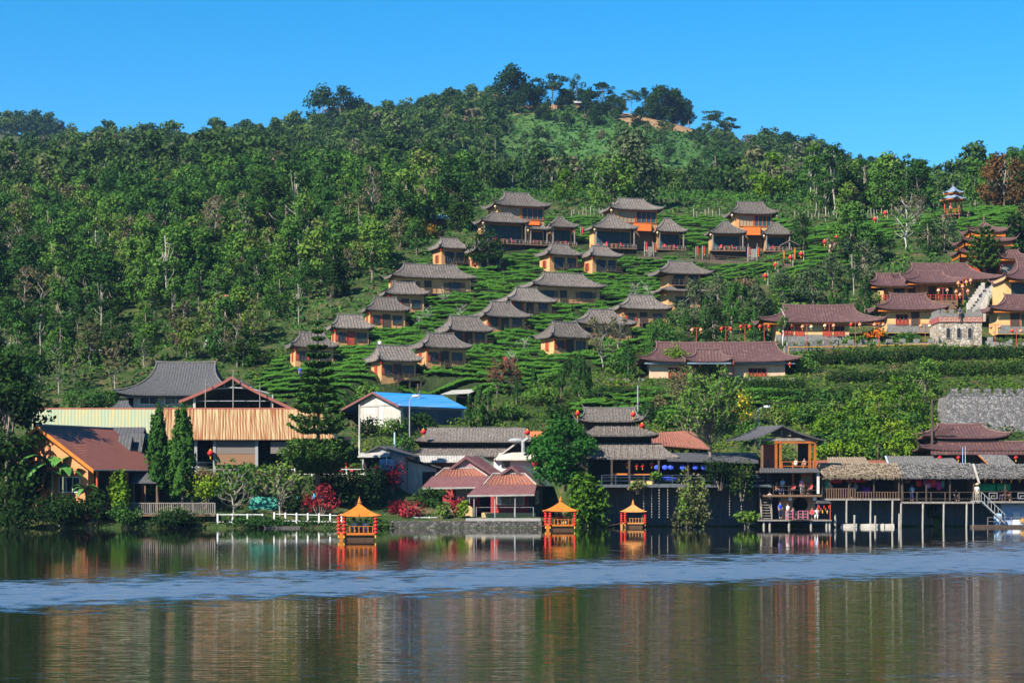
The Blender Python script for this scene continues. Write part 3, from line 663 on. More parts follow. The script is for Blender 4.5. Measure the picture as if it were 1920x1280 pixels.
def window(parent, x, y, z, w, h, frame, face='front', glass=GLASS, bars=1, hbars=0, shut=None, lattice=False, name='window'):
    """a framed pane set on a wall; front: wall plane y faces -y, left: wall plane x faces -x, right faces +x"""
    def bx(mb, u0, u1, z0, z1, d0, d1):
        if face == 'front': mb.box(x+u0, x+u1, y-d1, y-d0, z0, z1)
        elif face == 'left': mb.box(x-d1, x-d0, y+u0, y+u1, z0, z1)
        else: mb.box(x+d0, x+d1, y+u0, y+u1, z0, z1)
    fm = MB(); t = 0.09
    bx(fm, -w/2-t, w/2+t, z+h, z+h+t, 0.0, 0.11); bx(fm, -w/2-t, w/2+t, z-t, z, 0.0, 0.13); bx(fm, -w/2-t, -w/2, z, z+h, 0, 0.11); bx(fm, w/2, w/2+t, z, z+h, 0, 0.11)
    for i in range(bars): u = -w/2+w*(i+1)/(bars+1); bx(fm, u-0.035, u+0.035, z, z+h, 0.02, 0.09)
    for i in range(hbars): v = z+h*(i+1)/(hbars+1); bx(fm, -w/2, w/2, v-0.03, v+0.03, 0.022, 0.088)
    if lattice:
        for i in range(bars+1): u = -w/2+w*(i+0.5)/(bars+1); bx(fm, u-w/(bars+1)*0.3, u+w/(bars+1)*0.3, z+0.1, z+h*0.45, 0.03, 0.08)
    o = fm.build(name, frame, parent)
    pm = MB(); bx(pm, -w/2, w/2, z, z+h, 0.002, 0.03); pm.build('pane', glass, o)
    if shut:
        for s in (-1, 1):
            sm_ = MB(); u = s*(w/2+t+0.02); a, b_ = sorted((u, u+s*w*0.45)); bx(sm_, a, b_, z-0.03, z+h+0.03, 0.005, 0.07)
            sm_.build('shutter', shut, o)
    return o
def door(parent, x, y, z, w, h, mat, frame=DARKW, face='front'):
    def bx(mb, u0, u1, z0, z1, d0, d1):
        if face == 'front': mb.box(x+u0, x+u1, y-d1, y-d0, z0, z1)
        else: mb.box(x-d1, x-d0, y+u0, y+u1, z0, z1)
    d = MB(); bx(d, -w/2, w/2, z, z+h, 0.002, 0.05); bx(d, -w/2+0.1, -0.04, z+0.15, z+h*0.45, 0.05, 0.07); bx(d, 0.04, w/2-0.1, z+0.15, z+h*0.45, 0.05, 0.07); o = d.build('door', mat, parent)
    f = MB(); bx(f, -w/2-0.1, -w/2, z, z+h+0.1, 0, 0.1); bx(f, w/2, w/2+0.1, z, z+h+0.1, 0, 0.1); bx(f, -w/2, w/2, z+h, z+h+0.1, 0, 0.1); f.build('door_frame', frame, o); return o
def railing(mb, pts, h=0.9, step=1.2, r=0.05, rails=(1.0, 0.5), sq=True):
    for a, b in zip(pts[:-1], pts[1:]):
        a, b = Vector(a), Vector(b); n = max(1, round((b-a).length/step))
        for i in range(n+1):
            p = a.lerp(b, i/n); mb.box(p.x-r, p.x+r, p.y-r, p.y+r, p.z, p.z+h)
        for f in rails: mb.tube([a+Vector((0,0,h*f)), b+Vector((0,0,h*f))], r*0.75, 5)
# ------------------------------------------------------------------ lanterns
def lantern_geo(r=0.22, sq=0.85):
    a = MB(); a.ball((0,0,-r*sq-0.08), (r, r, r*sq), 12, 8)
    b = MB(); b.lathe([(r*0.45,-0.10),(r*0.45,-0.03),(0.03,-0.02),(0.015,0.05)], 8); b.lathe([(r*0.2,-r*2*sq-0.28),(r*0.25,-r*2*sq-0.1),(r*0.45,-r*2*sq-0.09),(r*0.45,-r*2*sq-0.05)], 8)
    return a, b
LPROTO = {}
def lantern(loc, label, group, mat=REDC, s=1.0, cap=GOLD):
    k = (mat.name, cap.name)
    if k not in LPROTO:
        r = root('paper_lantern', loc, 0, label, 'lantern', group, s); a, b = lantern_geo(); a.build('shade', mat, r, True); b.build('cap', cap, r); LPROTO[k] = r; return r
    r = dup(LPROTO[k], loc, 0, s, label, group); return r
SPROTO = {}
def lantern_string(loc, label, group, n=4, mat=REDC, s=1.0):
    """a hanging column of round lanterns ending in a tassel"""
    if n in SPROTO: return dup(SPROTO[n], loc, 0, s, label, group)
    r = root('lantern_string', loc, 0, label, 'lantern string', group, s); c = MB(); c.tube([(0,0,0.1),(0,0,-0.33*n-0.1)], 0.015, 4); c.build('cord', GOLD, r)
    for i in range(n):
        a = MB(); a.ball((0,0,-0.2-0.33*i), (0.21,0.21,0.155), 12, 8); o = a.build('shade', mat, r, True)
        b = MB(); b.lathe([(0.09,-0.395-0.33*i),(0.10,-0.355-0.33*i)], 8); b.build('ring', GOLD, o)
    t = MB(); t.lathe([(0.09,-0.33*n-0.32),(0.07,-0.33*n-0.12),(0.03,-0.33*n-0.05)], 8); t.build('tassel', GOLD, r); SPROTO[n] = r; return r
# ------------------------------------------------------------------ people
def skin_mesh(name, vs, es, rs, mat, sub=1):
    me = bpy.data.meshes.new(name); me.from_pydata(vs, es, []); o = bpy.data.objects.new(name, me); COL.objects.link(o)
    o.modifiers.new('s', 'SKIN')
    for i, r in enumerate(rs):
        rr = r if hasattr(r, '__len__') else (r, r); me.skin_vertices[0].data[i].radius = rr
    me.skin_vertices[0].data[0].use_root = True
    if sub: o.modifiers.new('b', 'SUBSURF').levels = sub
    dg = bpy.context.evaluated_depsgraph_get(); out = bpy.data.meshes.new_from_object(o.evaluated_get(dg)); out.name = name
    bpy.data.objects.remove(o); bpy.data.meshes.remove(me); out.polygons.foreach_set('use_smooth', [True]*len(out.polygons)); out.materials.clear(); out.materials.append(mat); return out
def add_to_mesh(me, mb):
    v0 = len(me.vertices); vs = [tuple(v.co) for v in me.vertices]+mb.v; fs = [tuple(p.vertices) for p in me.polygons]+[tuple(i+v0 for i in f) for f in mb.f]
    mt = me.materials[0]; out = bpy.data.meshes.new(me.name); out.from_pydata(vs, [], fs); out.update(); out.polygons.foreach_set('use_smooth', [True]*len(fs)); out.materials.append(mt); bpy.data.meshes.remove(me); return out
def pose(kind):
    """joint positions; facing -y, origin under the seat or between the feet"""
    J = {}
    if kind == 'stand': hip = 0.92; kn = [(-0.10,-0.02,0.50),(0.10,-0.02,0.50)]; an = [(-0.11,0.02,0.08),(0.11,0.02,0.08)]
    elif kind == 'walk': hip = 0.90; kn = [(-0.09,-0.16,0.50),(0.09,0.03,0.48)]; an = [(-0.09,-0.20,0.09),(0.09,0.28,0.13)]
    else: hip = 0.50; kn = [(-0.13,-0.42,0.50),(0.13,-0.42,0.50)]; an = [(-0.13,-0.40,0.08),(0.13,-0.40,0.08)]
    J['hip'] = (0,0,hip); J['kn'] = kn; J['an'] = an
    J['waist'] = (0,0.01,hip+0.16); J['chest'] = (0,0.0,hip+0.36); J['neckb'] = (0,0.01,hip+0.53); J['neck'] = (0,0,hip+0.60); J['head'] = (0,-0.015,hip+0.70); J['top'] = (0,-0.005,hip+0.81)
    sh = hip+0.48
    J['sh'] = [(-0.19,0.01,sh),(0.19,0.01,sh)]
    if kind == 'stand': J['el'] = [(-0.24,0.05,sh-0.28),(0.24,0.0,sh-0.28)]; J['wr'] = [(-0.22,-0.02,sh-0.53),(0.14,-0.22,sh-0.36)]
    elif kind == 'walk': J['el'] = [(-0.24,0.12,sh-0.26),(0.24,-0.06,sh-0.28)]; J['wr'] = [(-0.22,0.06,sh-0.50),(0.20,-0.26,sh-0.42)]
    else: J['el'] = [(-0.24,-0.04,sh-0.28),(0.24,-0.04,sh-0.28)]; J['wr'] = [(-0.13,-0.25,sh-0.37),(0.13,-0.25,sh-0.37)]
    return J
def person(kind, loc, rz, label, shirt, trouser, hat=None, hair=HAIR, s=1.0, longhair=False):
    J = pose(kind); r = root('person', loc, rz, label, 'person', None, s)
    vs = [J['hip'], J['waist'], J['chest'], J['neckb'], J['neck'], J['head'], J['top']]; es = [(0,1),(1,2),(2,3),(3,4),(4,5),(5,6)]; rs = [(0.15,0.11),(0.13,0.10),(0.16,0.105),(0.085,0.075),0.052,(0.078,0.095),(0.068,0.08)]
    for i in (0, 1):
        k = len(vs); vs += [J['sh'][i], J['el'][i], J['wr'][i]]; es += [(2, k), (k, k+1), (k+1, k+2)]; rs += [0.06, 0.044, 0.030]
        k = len(vs); h = ((-0.09 if i == 0 else 0.09), 0, J['hip'][2]-0.06); a = J['an'][i]; vs += [h, J['kn'][i], a, (a[0], a[1]-0.16, a[2]-0.045)]; es += [(0, k), (k, k+1), (k+1, k+2), (k+2, k+3)]; rs += [0.088, 0.058, 0.040, 0.035]
    me = skin_mesh('body', vs, es, rs, SKIN)
    x = MB(); hd = Vector(J['head'])
    x.tube([hd+Vector((0,-0.085,0.035)), hd+Vector((0,-0.115,-0.01)), hd+Vector((0,-0.09,-0.015))], [0.008,0.017,0.012], 5)
    for sx in (-1, 1): x.ball(hd+Vector((sx*0.082, 0.01, 0.005)), (0.014, 0.024, 0.034), 6, 5)
    for i in (0, 1):   # palms and fingers
        w = Vector(J['wr'][i]); d = (w-Vector(J['el'][i])).normalized(); sd_ = d.cross(Vector((0,0,1))); sd_ = sd_.normalized() if sd_.length > 0.1 else Vector((1,0,0)); dn = d.cross(sd_)
        x.tube([w, w+d*0.04, w+d*0.085], [0.026, 0.036, 0.034], 6)
        for f, ln in enumerate((0.062, 0.074, 0.068, 0.05)):
            b0 = w+d*0.08+sd_*(0.027-0.018*f); x.tube([b0, b0+d*ln*0.55-dn*0.006, b0+d*ln*0.9-dn*0.024], [0.009, 0.0085, 0.006], 5)
        b0 = w+d*0.03+sd_*0.03; x.tube([b0, b0+sd_*0.028+d*0.025, b0+sd_*0.034+d*0.055], [0.011, 0.010, 0.007], 5)
    o = obj_from('body', add_to_mesh(me, x), r)
    fm = MB()
    for sx in (-1, 1): fm.ball(hd+Vector((sx*0.032, -0.084, 0.022)), (0.013, 0.008, 0.008), 6, 4)
    fm.box(hd.x-0.024, hd.x+0.024, hd.y-0.094, hd.y-0.082, hd.z-0.052, hd.z-0.044); fm.build('face_features', M('dark_features', (0.06,0.02,0.018), (0.04,0.014,0.012)), r)
    tv = [J['hip'], J['waist'], J['chest'], (0,0.01,J['neckb'][2]-0.02)]; te = [(0,1),(1,2),(2,3)]; tr = [(0.178,0.135),(0.152,0.122),(0.185,0.128),(0.10,0.09)]
    for i in (0, 1):
        k = len(tv); el = Vector(J['sh'][i]).lerp(Vector(J['el'][i]), 0.75); tv += [J['sh'][i], tuple(el)]; te += [(2, k), (k, k+1)]; tr += [0.078, 0.062]
    obj_from('shirt', skin_mesh('shirt', tv, te, tr, shirt), r)
    pv = [(0,0,J['hip'][2]-0.01)]; pe = []; pr = [(0.165,0.125)]
    for i in (0, 1):
        k = len(pv); a = J['an'][i]; pv += [((-0.095 if i == 0 else 0.095), 0, J['hip'][2]-0.07), J['kn'][i], (a[0], a[1], a[2]+0.05)]; pe += [(0, k), (k, k+1), (k+1, k+2)]; pr += [0.105, 0.076, 0.06]
    obj_from('trousers', skin_mesh('trousers', pv, pe, pr, trouser), r)
    hm = MB(); hm.ball(hd+Vector((0, 0.028, 0.065)), (0.098, 0.105, 0.088), 10, 7)
    if longhair: hm.ball(hd+Vector((0, 0.085, -0.08)), (0.09, 0.05, 0.17), 8, 6)
    hm.build('hair', hair, r, True)
    if hat:
        q = MB(); q.lathe([(0.26,0.0),(0.255,0.015),(0.12,0.085),(0.10,0.16),(0.02,0.18)], 14, (hd.x, hd.y+0.02, hd.z+0.085)); q.build('hat', hat, r, True)
    return r
def cloth(c, nm): return M(nm, c, tuple(q*0.8 for q in c), 6, rough=0.85)
CW, CBLUE, CRED, CBLK, CGREY, CPINK, CLB, CNAVY, CTAN = cloth((0.60,0.59,0.58),'white_cloth'), cloth((0.03,0.08,0.55),'blue_cloth'), cloth((0.55,0.03,0.04),'crimson_cloth'), cloth((0.02,0.02,0.022),'black_cloth'), cloth((0.20,0.20,0.21),'grey_cloth'), cloth((0.70,0.25,0.40),'pink_cloth'), cloth((0.30,0.48,0.68),'pale_blue_cloth'), cloth((0.02,0.03,0.09),'navy_cloth'), cloth((0.42,0.32,0.20),'tan_cloth')
FOOT = []   # footprints kept free of tea rows: x, y, radius
# ------------------------------------------------------------------ sites: local metres measured from the view at the site's own distance
class Site:
    def __init__(s, px, py, d=None, rz=0.0):
        s.o = ground_at(px, py) if d is None else pt(px, py, d); s.d = s.o.y; s.k = F/s.d; s.rz = rz; s.c = math.cos(rz); s.s = math.sin(rz)
    def x(s, px, y=0.0):   # local x seen at column px when the local depth is y
        return ((px-960)/F*(s.d+y)-s.o.x+y*s.s)/s.c
    def z(s, py, y=0.0): return HC+(YH-py)*(s.d+y)/F-s.o.z
    def w(s, lx, ly, lz): return Vector((s.o.x+lx*s.c-ly*s.s, s.o.y+lx*s.s+ly*s.c, s.o.z+lz))
# ------------------------------------------------------------------ thatched cottages
def cottage(rl, rr, ry_, el, er, ey_, by_, th, label, deck='low', teal=False, door_mat=DARKW, long=False, lan='left', shut=REDW, hide_deck=False, gd=None):
    mid = (el+er)/2; S = Site(mid, by_, gd, rad(th)); k = S.k
    We, Wd = 5.4, 3.9
    Le = ((er-el)/k-We*abs(S.s))/S.c; Lw = Le-1.35; rx = max(0.5, (rr-rl)/k/2/S.c)
    S.o.y += Wd/2*0.9; S.d = S.o.y
    H = (by_-ey_)/k+0.22; h = (ey_-ry_)/k+We/2*math.tan((YH-ey_)/F)+0.12
    r = root('thatched_cottage', S.o, rad(th), label, 'cottage', 'thatched cottages on the tea hill')
    FOOT.append((S.o.x, S.o.y, max(Lw/2+0.2, Wd/2), Wd/2+0.3, rad(th)))
    x0, x1, y0, y1 = -Lw/2, Lw/2, -Wd/2, Wd/2
    w = MB(); w.box(x0, x1, y0, y1, -2.2, H+0.15); w.build('wall', OCHRE, r)
    m_ = MB(); croof(m_, 0, 0, H, Le/2, We/2, rx, h, 0.32, 0.46, 0.085); ro = m_.build('roof', THATCH, r)
    m_ = MB(); cridge(m_, 0, 0, H, Le/2, We/2, rx, h, 0.32, r=0.085, tip=0.35); m_.build('ridge_roll', RIDGE, ro)
    bm_ = MB(); bm_.box(x0-0.45, x1+0.45, y0-0.5, y0-0.38, H-0.12, H); bm_.box(x0-0.45, x0-0.33, y0-0.5, y1+0.4, H-0.125, H-0.005); bm_.build('eave_beam', DARKW, r)
    zf = 0.0 if deck != 'stilt' else 0.45
    if teal:
        window(r, x0+Lw*0.34, y0, zf+0.1, Lw*0.34, 1.75, DARKW, glass=CURTAIN, bars=3)
        window(r, x0+Lw*0.78, y0, zf+0.1, Lw*0.26, 1.75, DARKW, glass=CURTAIN, bars=1)
    elif long:
        window(r, x0+Lw*0.20, y0, 0.75, 1.5, 1.15, DARKW, bars=1, shut=MIDW); door(r, x0+Lw*0.43, y0, 0, 0.95, 2.0, door_mat); window(r, x0+Lw*0.78, y0, 0.75, 1.7, 1.15, DARKW, bars=1, shut=MIDW)
    else:
        door(r, x0+Lw*0.47, y0, 0, 0.95, 2.0, door_mat)
        window(r, x0+Lw*0.78, y0, 0.75, 1.25, 1.1, DARKW, bars=0, shut=None)
        window(r, x0+Lw*0.19, y0, 0.75, 0.85, 1.1, DARKW, bars=1, shut=shut)
    window(r, x0, y0+Wd*0.5, 0.75, 0.7, 1.1, REDW, face='left', glass=REDW if not teal else GLASS, bars=1, shut=None if not teal else shut)
    if deck and not hide_deck:
        xa, xb = (x0+Lw*0.36, x1+0.3); yb = y0-1.5; zz = zf if deck == 'stilt' else 0.0
        dk = MB(); dk.box(xa, xb, yb, y0-0.14, zz-0.14, zz); 
        for xx in (xa+0.1, (xa+xb)/2, xb-0.1): dk.box(xx-0.08, xx+0.08, yb+0.02, yb+0.18, zz-(2.3 if deck == 'stilt' else 1.2), zz-0.14)
        do = dk.build('deck', DARKW, r); rl_ = MB(); railing(rl_, [(xa+0.08, yb+0.1, zz), (xb-0.08, yb+0.1, zz), (xb-0.08, y0-0.3, zz)], 0.75, 0.9, 0.045); rl_.build('railing', DARKW, do)
        tb = MB(); tb.box((xa+xb)/2-0.4, (xa+xb)/2+0.4, y0-1.05, y0-0.45, zz+0.66, zz+0.72); tb.box((xa+xb)/2-0.06, (xa+xb)/2+0.06, y0-0.8, y0-0.7, zz, zz+0.66)
        t = root('veranda_table', S.w((xa+xb)/2, y0-0.75, zz), rad(th), None, None); bpy.data.objects.remove(t)
    if lan:
        lx = -Le/2*0.86 if 'left' in lan else Le/2*0.9
        lantern(S.w(lx*0.93, -We/2*0.80, H-0.12), 'red lantern under the left front eave of the '+SHORT[label], 'red lanterns on the thatched cottages', s=0.95)
    return r
SHORT = {}
CT = [
 (707,765,658,680,792,683,716,24,'thatched ochre cottage lowest on the tea hill, red shutter on its lit end wall','lowest tea hill cottage',{}),
 (803,850,633,764,886,656,689,24,'thatched ochre cottage just above and right of the lowest tea hill cottage','cottage above the lowest one',{}),
 (852,905,600,814,926,625,650,24,'third thatched cottage up the middle row of the tea hill, bush at its door','third cottage of the middle row',{}),
 (922,958,573,880,997,598,622,24,'fourth thatched cottage up the middle row, between two tea terraces','fourth cottage of the middle row',{}),
 (967,1005,546,925,1047,569,592,24,'fifth thatched cottage up the middle row, just below the long cottage','fifth cottage of the middle row',{}),
 (1018,1092,518,975,1137,540,570,22,'long thatched cottage with three openings at the top of the middle row','long cottage of the middle row',dict(long=True,lan=None)),
 (560,603,630,528,636,654,686,16,'thatched cottage half hidden by the tall tiered pine','cottage behind the tiered pine',{}),
 (630,674,597,606,702,619,650,14,'thatched cottage with a red door, second up the left row','cottage with the red door',dict(door_mat=REDW)),
 (695,735,565,671,770,586,617,14,'third thatched cottage up the left row with a dark deck rail','third cottage of the left row',{}),
 (733,773,536,707,805,555,587,14,'fourth thatched cottage up the left row under the long cottage','fourth cottage of the left row',{}),
 (762,858,502,717,893,524,552,18,'long thatched cottage beside the wood at the top of the left row','long cottage by the wood',dict(long=True,lan=None)),
 (826,856,453,800,882,469,500,24,'small thatched cottage with teal curtains below the orange flowering tree','small cottage by the orange tree',dict(teal=True,deck='stilt')),
 (893,922,458,868,950,474,505,24,'thatched cottage hidden behind the round dark tree','cottage behind the round dark tree',dict(teal=True,lan=None)),
 (1036,1066,464,1002,1094,481,510,24,'stilted thatched cottage with teal curtains, left of a joined pair','left cottage of the stilted pair',dict(teal=True,deck='stilt')),
 (1107,1136,468,1082,1168,484,515,24,'stilted thatched cottage with teal curtains, right of a joined pair','right cottage of the stilted pair',dict(teal=True,deck='stilt')),
 (1182,1226,560,1144,1262,583,613,14,'thatched cottage on posts right of the tea rows beside the dark trees','cottage on posts by the dark trees',dict(deck='stilt',teal=False)),
 (1107,1152,587,1060,1196,611,640,16,'thatched cottage whose walls are hidden by a bare tree','cottage hidden by a bare tree',dict(lan=None)),
 (1050,1096,611,1002,1116,637,666,26,'thatched cottage with a wide blank sunlit end wall above the cypresses','cottage with the blank lit wall',dict(hide_deck=True)),
]
for rl, rr, ry_, el, er, ey_, by_, th, lab, short, kw in CT:
    SHORT[lab] = short; cottage(rl, rr, ry_, el, er, ey_, by_, th, lab, **kw)
# two-storey cottage
S = Site(1277, 580, None, rad(14)); S.o.y += 1.8; S.d = S.o.y
r = root('two_storey_cottage', S.o, rad(14), 'two storey thatched ochre cottage half hidden by grey green trees', 'cottage'); FOOT.append((S.o.x, S.o.y, 3.2, 2.4, rad(14)))
w = MB(); w.box(-2.6, 2.6, -1.9, 1.9, -1.5, 5.2); w.build('wall', OCHRE, r)
m_ = MB(); croof(m_, 0, 0, S.z(516), 4.3, 3.0, 1.9, 2.1, 0.35, 0.36, 0.055); o = m_.build('roof', THATCH, r); m_ = MB(); cridge(m_, 0, 0, S.z(516), 4.3, 3.0, 1.9, 2.1, 0.35, r=0.085); m_.build('ridge_roll', RIDGE, o)
zz = S.z(548); m_ = MB(); croof(m_, 0, -0.2, zz, 4.0, 2.8, 2.65, 0.7, 0.25, 0.36, 0.055, pw=1.0, ry=1.7, rows=4); m_.build('skirt_roof', THATCH, r)
window(r, -0.8, -1.9, zz+0.95, 1.6, 1.5, DARKW, glass=CURTAIN, bars=2); window(r, 1.5, -1.9, zz+0.95, 1.3, 1.5, DARKW, glass=CURTAIN, bars=1); window(r, -0.3, -1.9, 0.5, 2.0, 1.3, DARKW, bars=2)
m_ = MB(); m_.box(-1.9, 2.7, -2.9, -1.95, zz+0.72, zz+0.84); do = m_.build('balcony', MIDW, r); m_ = MB(); railing(m_, [(-1.85,-2.0,zz+0.84), (-1.85,-2.85,zz+0.84), (2.6,-2.85,zz+0.84)], 0.8, 0.8, 0.05); m_.build('railing', DARKW, do)
lantern(S.w(-3.2, -2.4, zz-0.15), 'red lantern under the lower eave of the two storey cottage', 'red lanterns on the thatched cottages')
# ------------------------------------------------------------------ red chairs for the villa decks
CH = {}
def chair(loc, rz, label, mat=CRED, s=1.0):
    if mat.name in CH: return dup(CH[mat.name], loc, rz, s, label)
    r = root('deck_chair', loc, rz, label, 'chair', 'red chairs on the villa decks', s)
    a = MB(); a.box(-0.3, 0.3, -0.3, 0.3, 0.40, 0.50); a.build('seat', mat, r); a = MB(); a.hexa([(-0.3,0.22,0.5),(0.3,0.22,0.5),(0.3,0.32,0.5),(-0.3,0.32,0.5),(-0.27,0.36,1.05),(0.27,0.36,1.05),(0.27,0.45,1.05),(-0.27,0.45,1.05)]); a.build('backrest', mat, r)
    for sx in (-1, 1):
        for sy in (-1, 1): a = MB(); a.tube([(sx*0.26, sy*0.26, 0), (sx*0.26, sy*0.26, 0.4)], 0.03, 5); a.build('leg', DARKW, r)
    CH[mat.name] = r; return r
TB = []
def table(loc, rz, label, s=1.0, mat=ORANGE):
    if TB: return dup(TB[0], loc, rz, s, label)
    r = root('deck_table', loc, rz, label, 'table', 'small tables on the decks', s); a = MB(); a.box(-0.5, 0.5, -0.35, 0.35, 0.68, 0.75); a.build('tabletop', mat, r)
    for sx in (-1, 1):
        for sy in (-1, 1): a = MB(); a.box(sx*0.42-0.04, sx*0.42+0.04, sy*0.28-0.04, sy*0.28+0.04, 0, 0.68); a.build('leg', mat, r)
    TB.append(r); return r
# ------------------------------------------------------------------ hillside villas
def villa(px, py, th, up, pavs, deckpy, awn, label, short, dlink=None, extra=None):
    S = Site(px, py, None, rad(th)); S.o.y += 3.5; S.d = S.o.y; k = S.k
    r = root('hillside_villa', S.o, rad(th), label, 'villa', 'thatched villas along the top of the tea hill')
    FOOT.append((S.o.x, S.o.y-0.5, 8.4, 5.5, rad(th)))
    rl, rr, ryy, el, er, eyy, wl, wr, wb = up; Y = 3.2; W = 5.6
    cx = (S.x(el, Y)+S.x(er, Y))/2; Le = ((er-el)/k-(W+1.6)*abs(S.s))/S.c; rx = (rr-rl)/k/2; ze = S.z(eyy, Y-3.6); h = S.z(ryy, Y)-ze
    Lw = Le-1.9
    w = MB(); w.box(cx-Lw/2, cx+Lw/2, Y-W/2, Y+W/2, -1.0, ze+0.15); w.build('upper_wall', OCHRE, r)
    m_ = MB(); croof(m_, cx, Y, ze, Le/2, W/2+0.85, rx, h, 0.45, 0.5, 0.09, pw=2.0); o = m_.build('upper_roof', THATCH, r); m_ = MB(); cridge(m_, cx, Y, ze, Le/2, W/2+0.85, rx, h, 0.45, 2.0, r=0.09, tip=0.55); m_.build('ridge_roll', RIDGE, o)
    zb = S.z(wb, Y-W/2); hw = ze-zb-0.15; fy = Y-W/2
    window(r, cx-Lw*0.21, fy, zb+0.1, Lw*0.36, hw-0.25, ORANGE, glass=M('pale_curtain', (0.27,0.23,0.16), (0.18,0.15,0.105), 5, (4,1,0.2), 0.8), bars=3)
    window(r, cx+Lw*0.24, fy, zb+0.1, Lw*0.44, hw-0.25, ORANGE, glass=CURTAIN, bars=3)
    lantern(S.w(cx-Le/2*0.93, Y-W/2-0.4, ze-0.05), 'pale lantern at the left upper eave of the '+short, 'pale lanterns on the villas', PALEP); lantern(S.w(cx+Le/2*0.95, Y-W/2-0.4, ze-0.05), 'pale lantern at the right upper eave of the '+short, 'pale lanterns on the villas', PALEP)
    dz = S.z(deckpy, -3.2)
    for i, (pl, pr, pyy, ql, qr, qy, redn) in enumerate(pavs):
        Yp = -0.6; Wp = 5.0; c = (S.x(ql, Yp)+S.x(qr, Yp))/2; L = ((qr-ql)/k-Wp*abs(S.s))/S.c; e = S.z(qy, Yp-Wp/2); hh = S.z(pyy, Yp)-e
        m_ = MB(); croof(m_, c, Yp, e, L/2, Wp/2, max(0.25, (pr-pl)/k/2), hh, 0.32, 0.5, 0.09, pw=1.25); o = m_.build('pavilion_roof', THATCH, r); m_ = MB(); cridge(m_, c, Yp, e, L/2, Wp/2, max(0.25, (pr-pl)/k/2), hh, 0.32, 1.25, r=0.085, tip=0.4, horn=0.15); m_.build('ridge_roll', RIDGE, o)
        m_ = MB(); m_.box(c-L/2+0.75, c+L/2-0.75, Yp-0.6, Yp+2.0, dz-1.2, e+0.1); m_.build('pavilion_wall', OCHRE, r)
        window(r, c, Yp-0.6, dz+0.12, L-2.2, e-dz-0.55, DARKW, glass=CURTAIN, bars=4)
        for sx in (-1, 1): m_ = MB(); m_.box(c+sx*(L/2-0.7)-0.09, c+sx*(L/2-0.7)+0.09, Yp-2.25, Yp-2.07, dz, e); m_.build('post', GREYW, r)
        m_ = MB(); m_.box(c-L/2+0.3, c+L/2-0.3, Yp-2.55, Yp-0.62, dz-0.22, dz); do = m_.build('deck', MIDW, r)
        m_ = MB(); railing(m_, [(c-L/2+0.4, Yp-2.45, dz), (c+L/2-0.4, Yp-2.45, dz)], 0.6, 0.75, 0.04); m_.build('railing', GREYW, do)
        m_ = MB(); m_.box(c-L/2+0.55, c+L/2-0.55, Yp-1.5, Yp+2.0, dz-2.6, dz-0.225); m_.build('deck_base', DARKW, r)
        side = ('left', 'right')[i] if len(pavs) == 2 else ('left', 'middle', 'right')[i]
        for q in range(redn): chair(S.w(c-L*0.2+q*L*0.4, Yp-1.35, dz), rad(th)+rad(-60+120*q), '%s red chair on the %s deck of the %s' % (('left', 'right')[q], side, short))
        table(S.w(c, Yp-1.5, dz), rad(th), 'small orange table on the %s deck of the %s' % (side, short))
        lantern(S.w(c-L/2*0.9, Yp-Wp/2+0.25, e-0.1), 'pale lantern on the %s pavilion of the %s' % (side, short), 'pale lanterns on the villas', PALEP, 0.9)
    if awn:
        a0, a1, ay0, ay1 = awn; m_ = MB(); Ya = -0.2
        m_.slab([(S.x(a0, Ya-1.6), Ya-1.6, S.z(ay1, Ya-1.6)), (S.x(a1, Ya-1.6), Ya-1.6, S.z(ay1, Ya-1.6)), (S.x(a1, Ya+0.5), Ya+0.5, S.z(ay0, Ya)), (S.x(a0, Ya+0.5), Ya+0.5, S.z(ay0, Ya))], 0.06); m_.build('awning', CANVAS, r)
        m_ = MB(); m_.box(S.x(a0, 0)-0.3, S.x(a1, 0)+0.3, -0.3, 0.4, -1.5, S.z(ay1)+0.1); m_.build('porch_wall', MIDW, r)
    if extra: extra(S, r, dz)
    return S, r
def steps(S, r, px0, px1, py0, py1, y0, y1, n=8):
    m_ = MB()
    for i in range(n):
        f = i/n; y = y0+(y1-y0)*f; m_.box(S.x(px0, y), S.x(px1, y), y, y+(y1-y0)/n+0.1, S.z(py1, y0)-1.2, S.z(py1, y0)+(S.z(py0, y1)-S.z(py1, y0))*(i+1)/n)
    o = m_.build('steps', GREYW, r); m_ = MB()
    for q in (px0, px1):
        railing(m_, [(S.x(q, y0), y0, S.z(py1, y0)), (S.x(q, y1), y1, S.z(py0, y1))], 0.95, 0.9, 0.045)
    m_.build('handrail', GREYW, o)
villa(985, 470, 18, (946,994,363,902,1034,386,920,1020,412), [(922,958,402,886,994,418,2),(990,1010,421,972,1034,428,1),(1034,1044,405,1014,1086,422,2)], 457, (982,1012,413,421), 'thatched villa with two pavilions and a long railed deck, leftmost at the hilltop', 'left hilltop villa')
villa(1190, 478, 14, (1155,1206,373,1122,1244,392,1140,1232,418), [(1148,1160,405,1096,1196,429,2),(1240,1252,408,1216,1290,431,2)], 465, (1188,1222,418,432), 'thatched villa with an orange awning between pavilions, middle of the hilltop three', 'middle hilltop villa', extra=lambda S, r, dz: steps(S, r, 1209, 1224, 462, 484, -5.2, -3.2))
villa(1405, 484, 5, (1379,1428,380,1358,1456,400,1372,1440,425), [(1353,1364,417,1321,1398,437,2),(1446,1458,418,1422,1486,438,1)], 469, (1394,1426,425,440), 'thatched villa with stairs under its orange awning, rightmost at the hilltop', 'right hilltop villa', extra=lambda S, r, dz: steps(S, r, 1403, 1420, 467, 492, -5.4, -3.2))
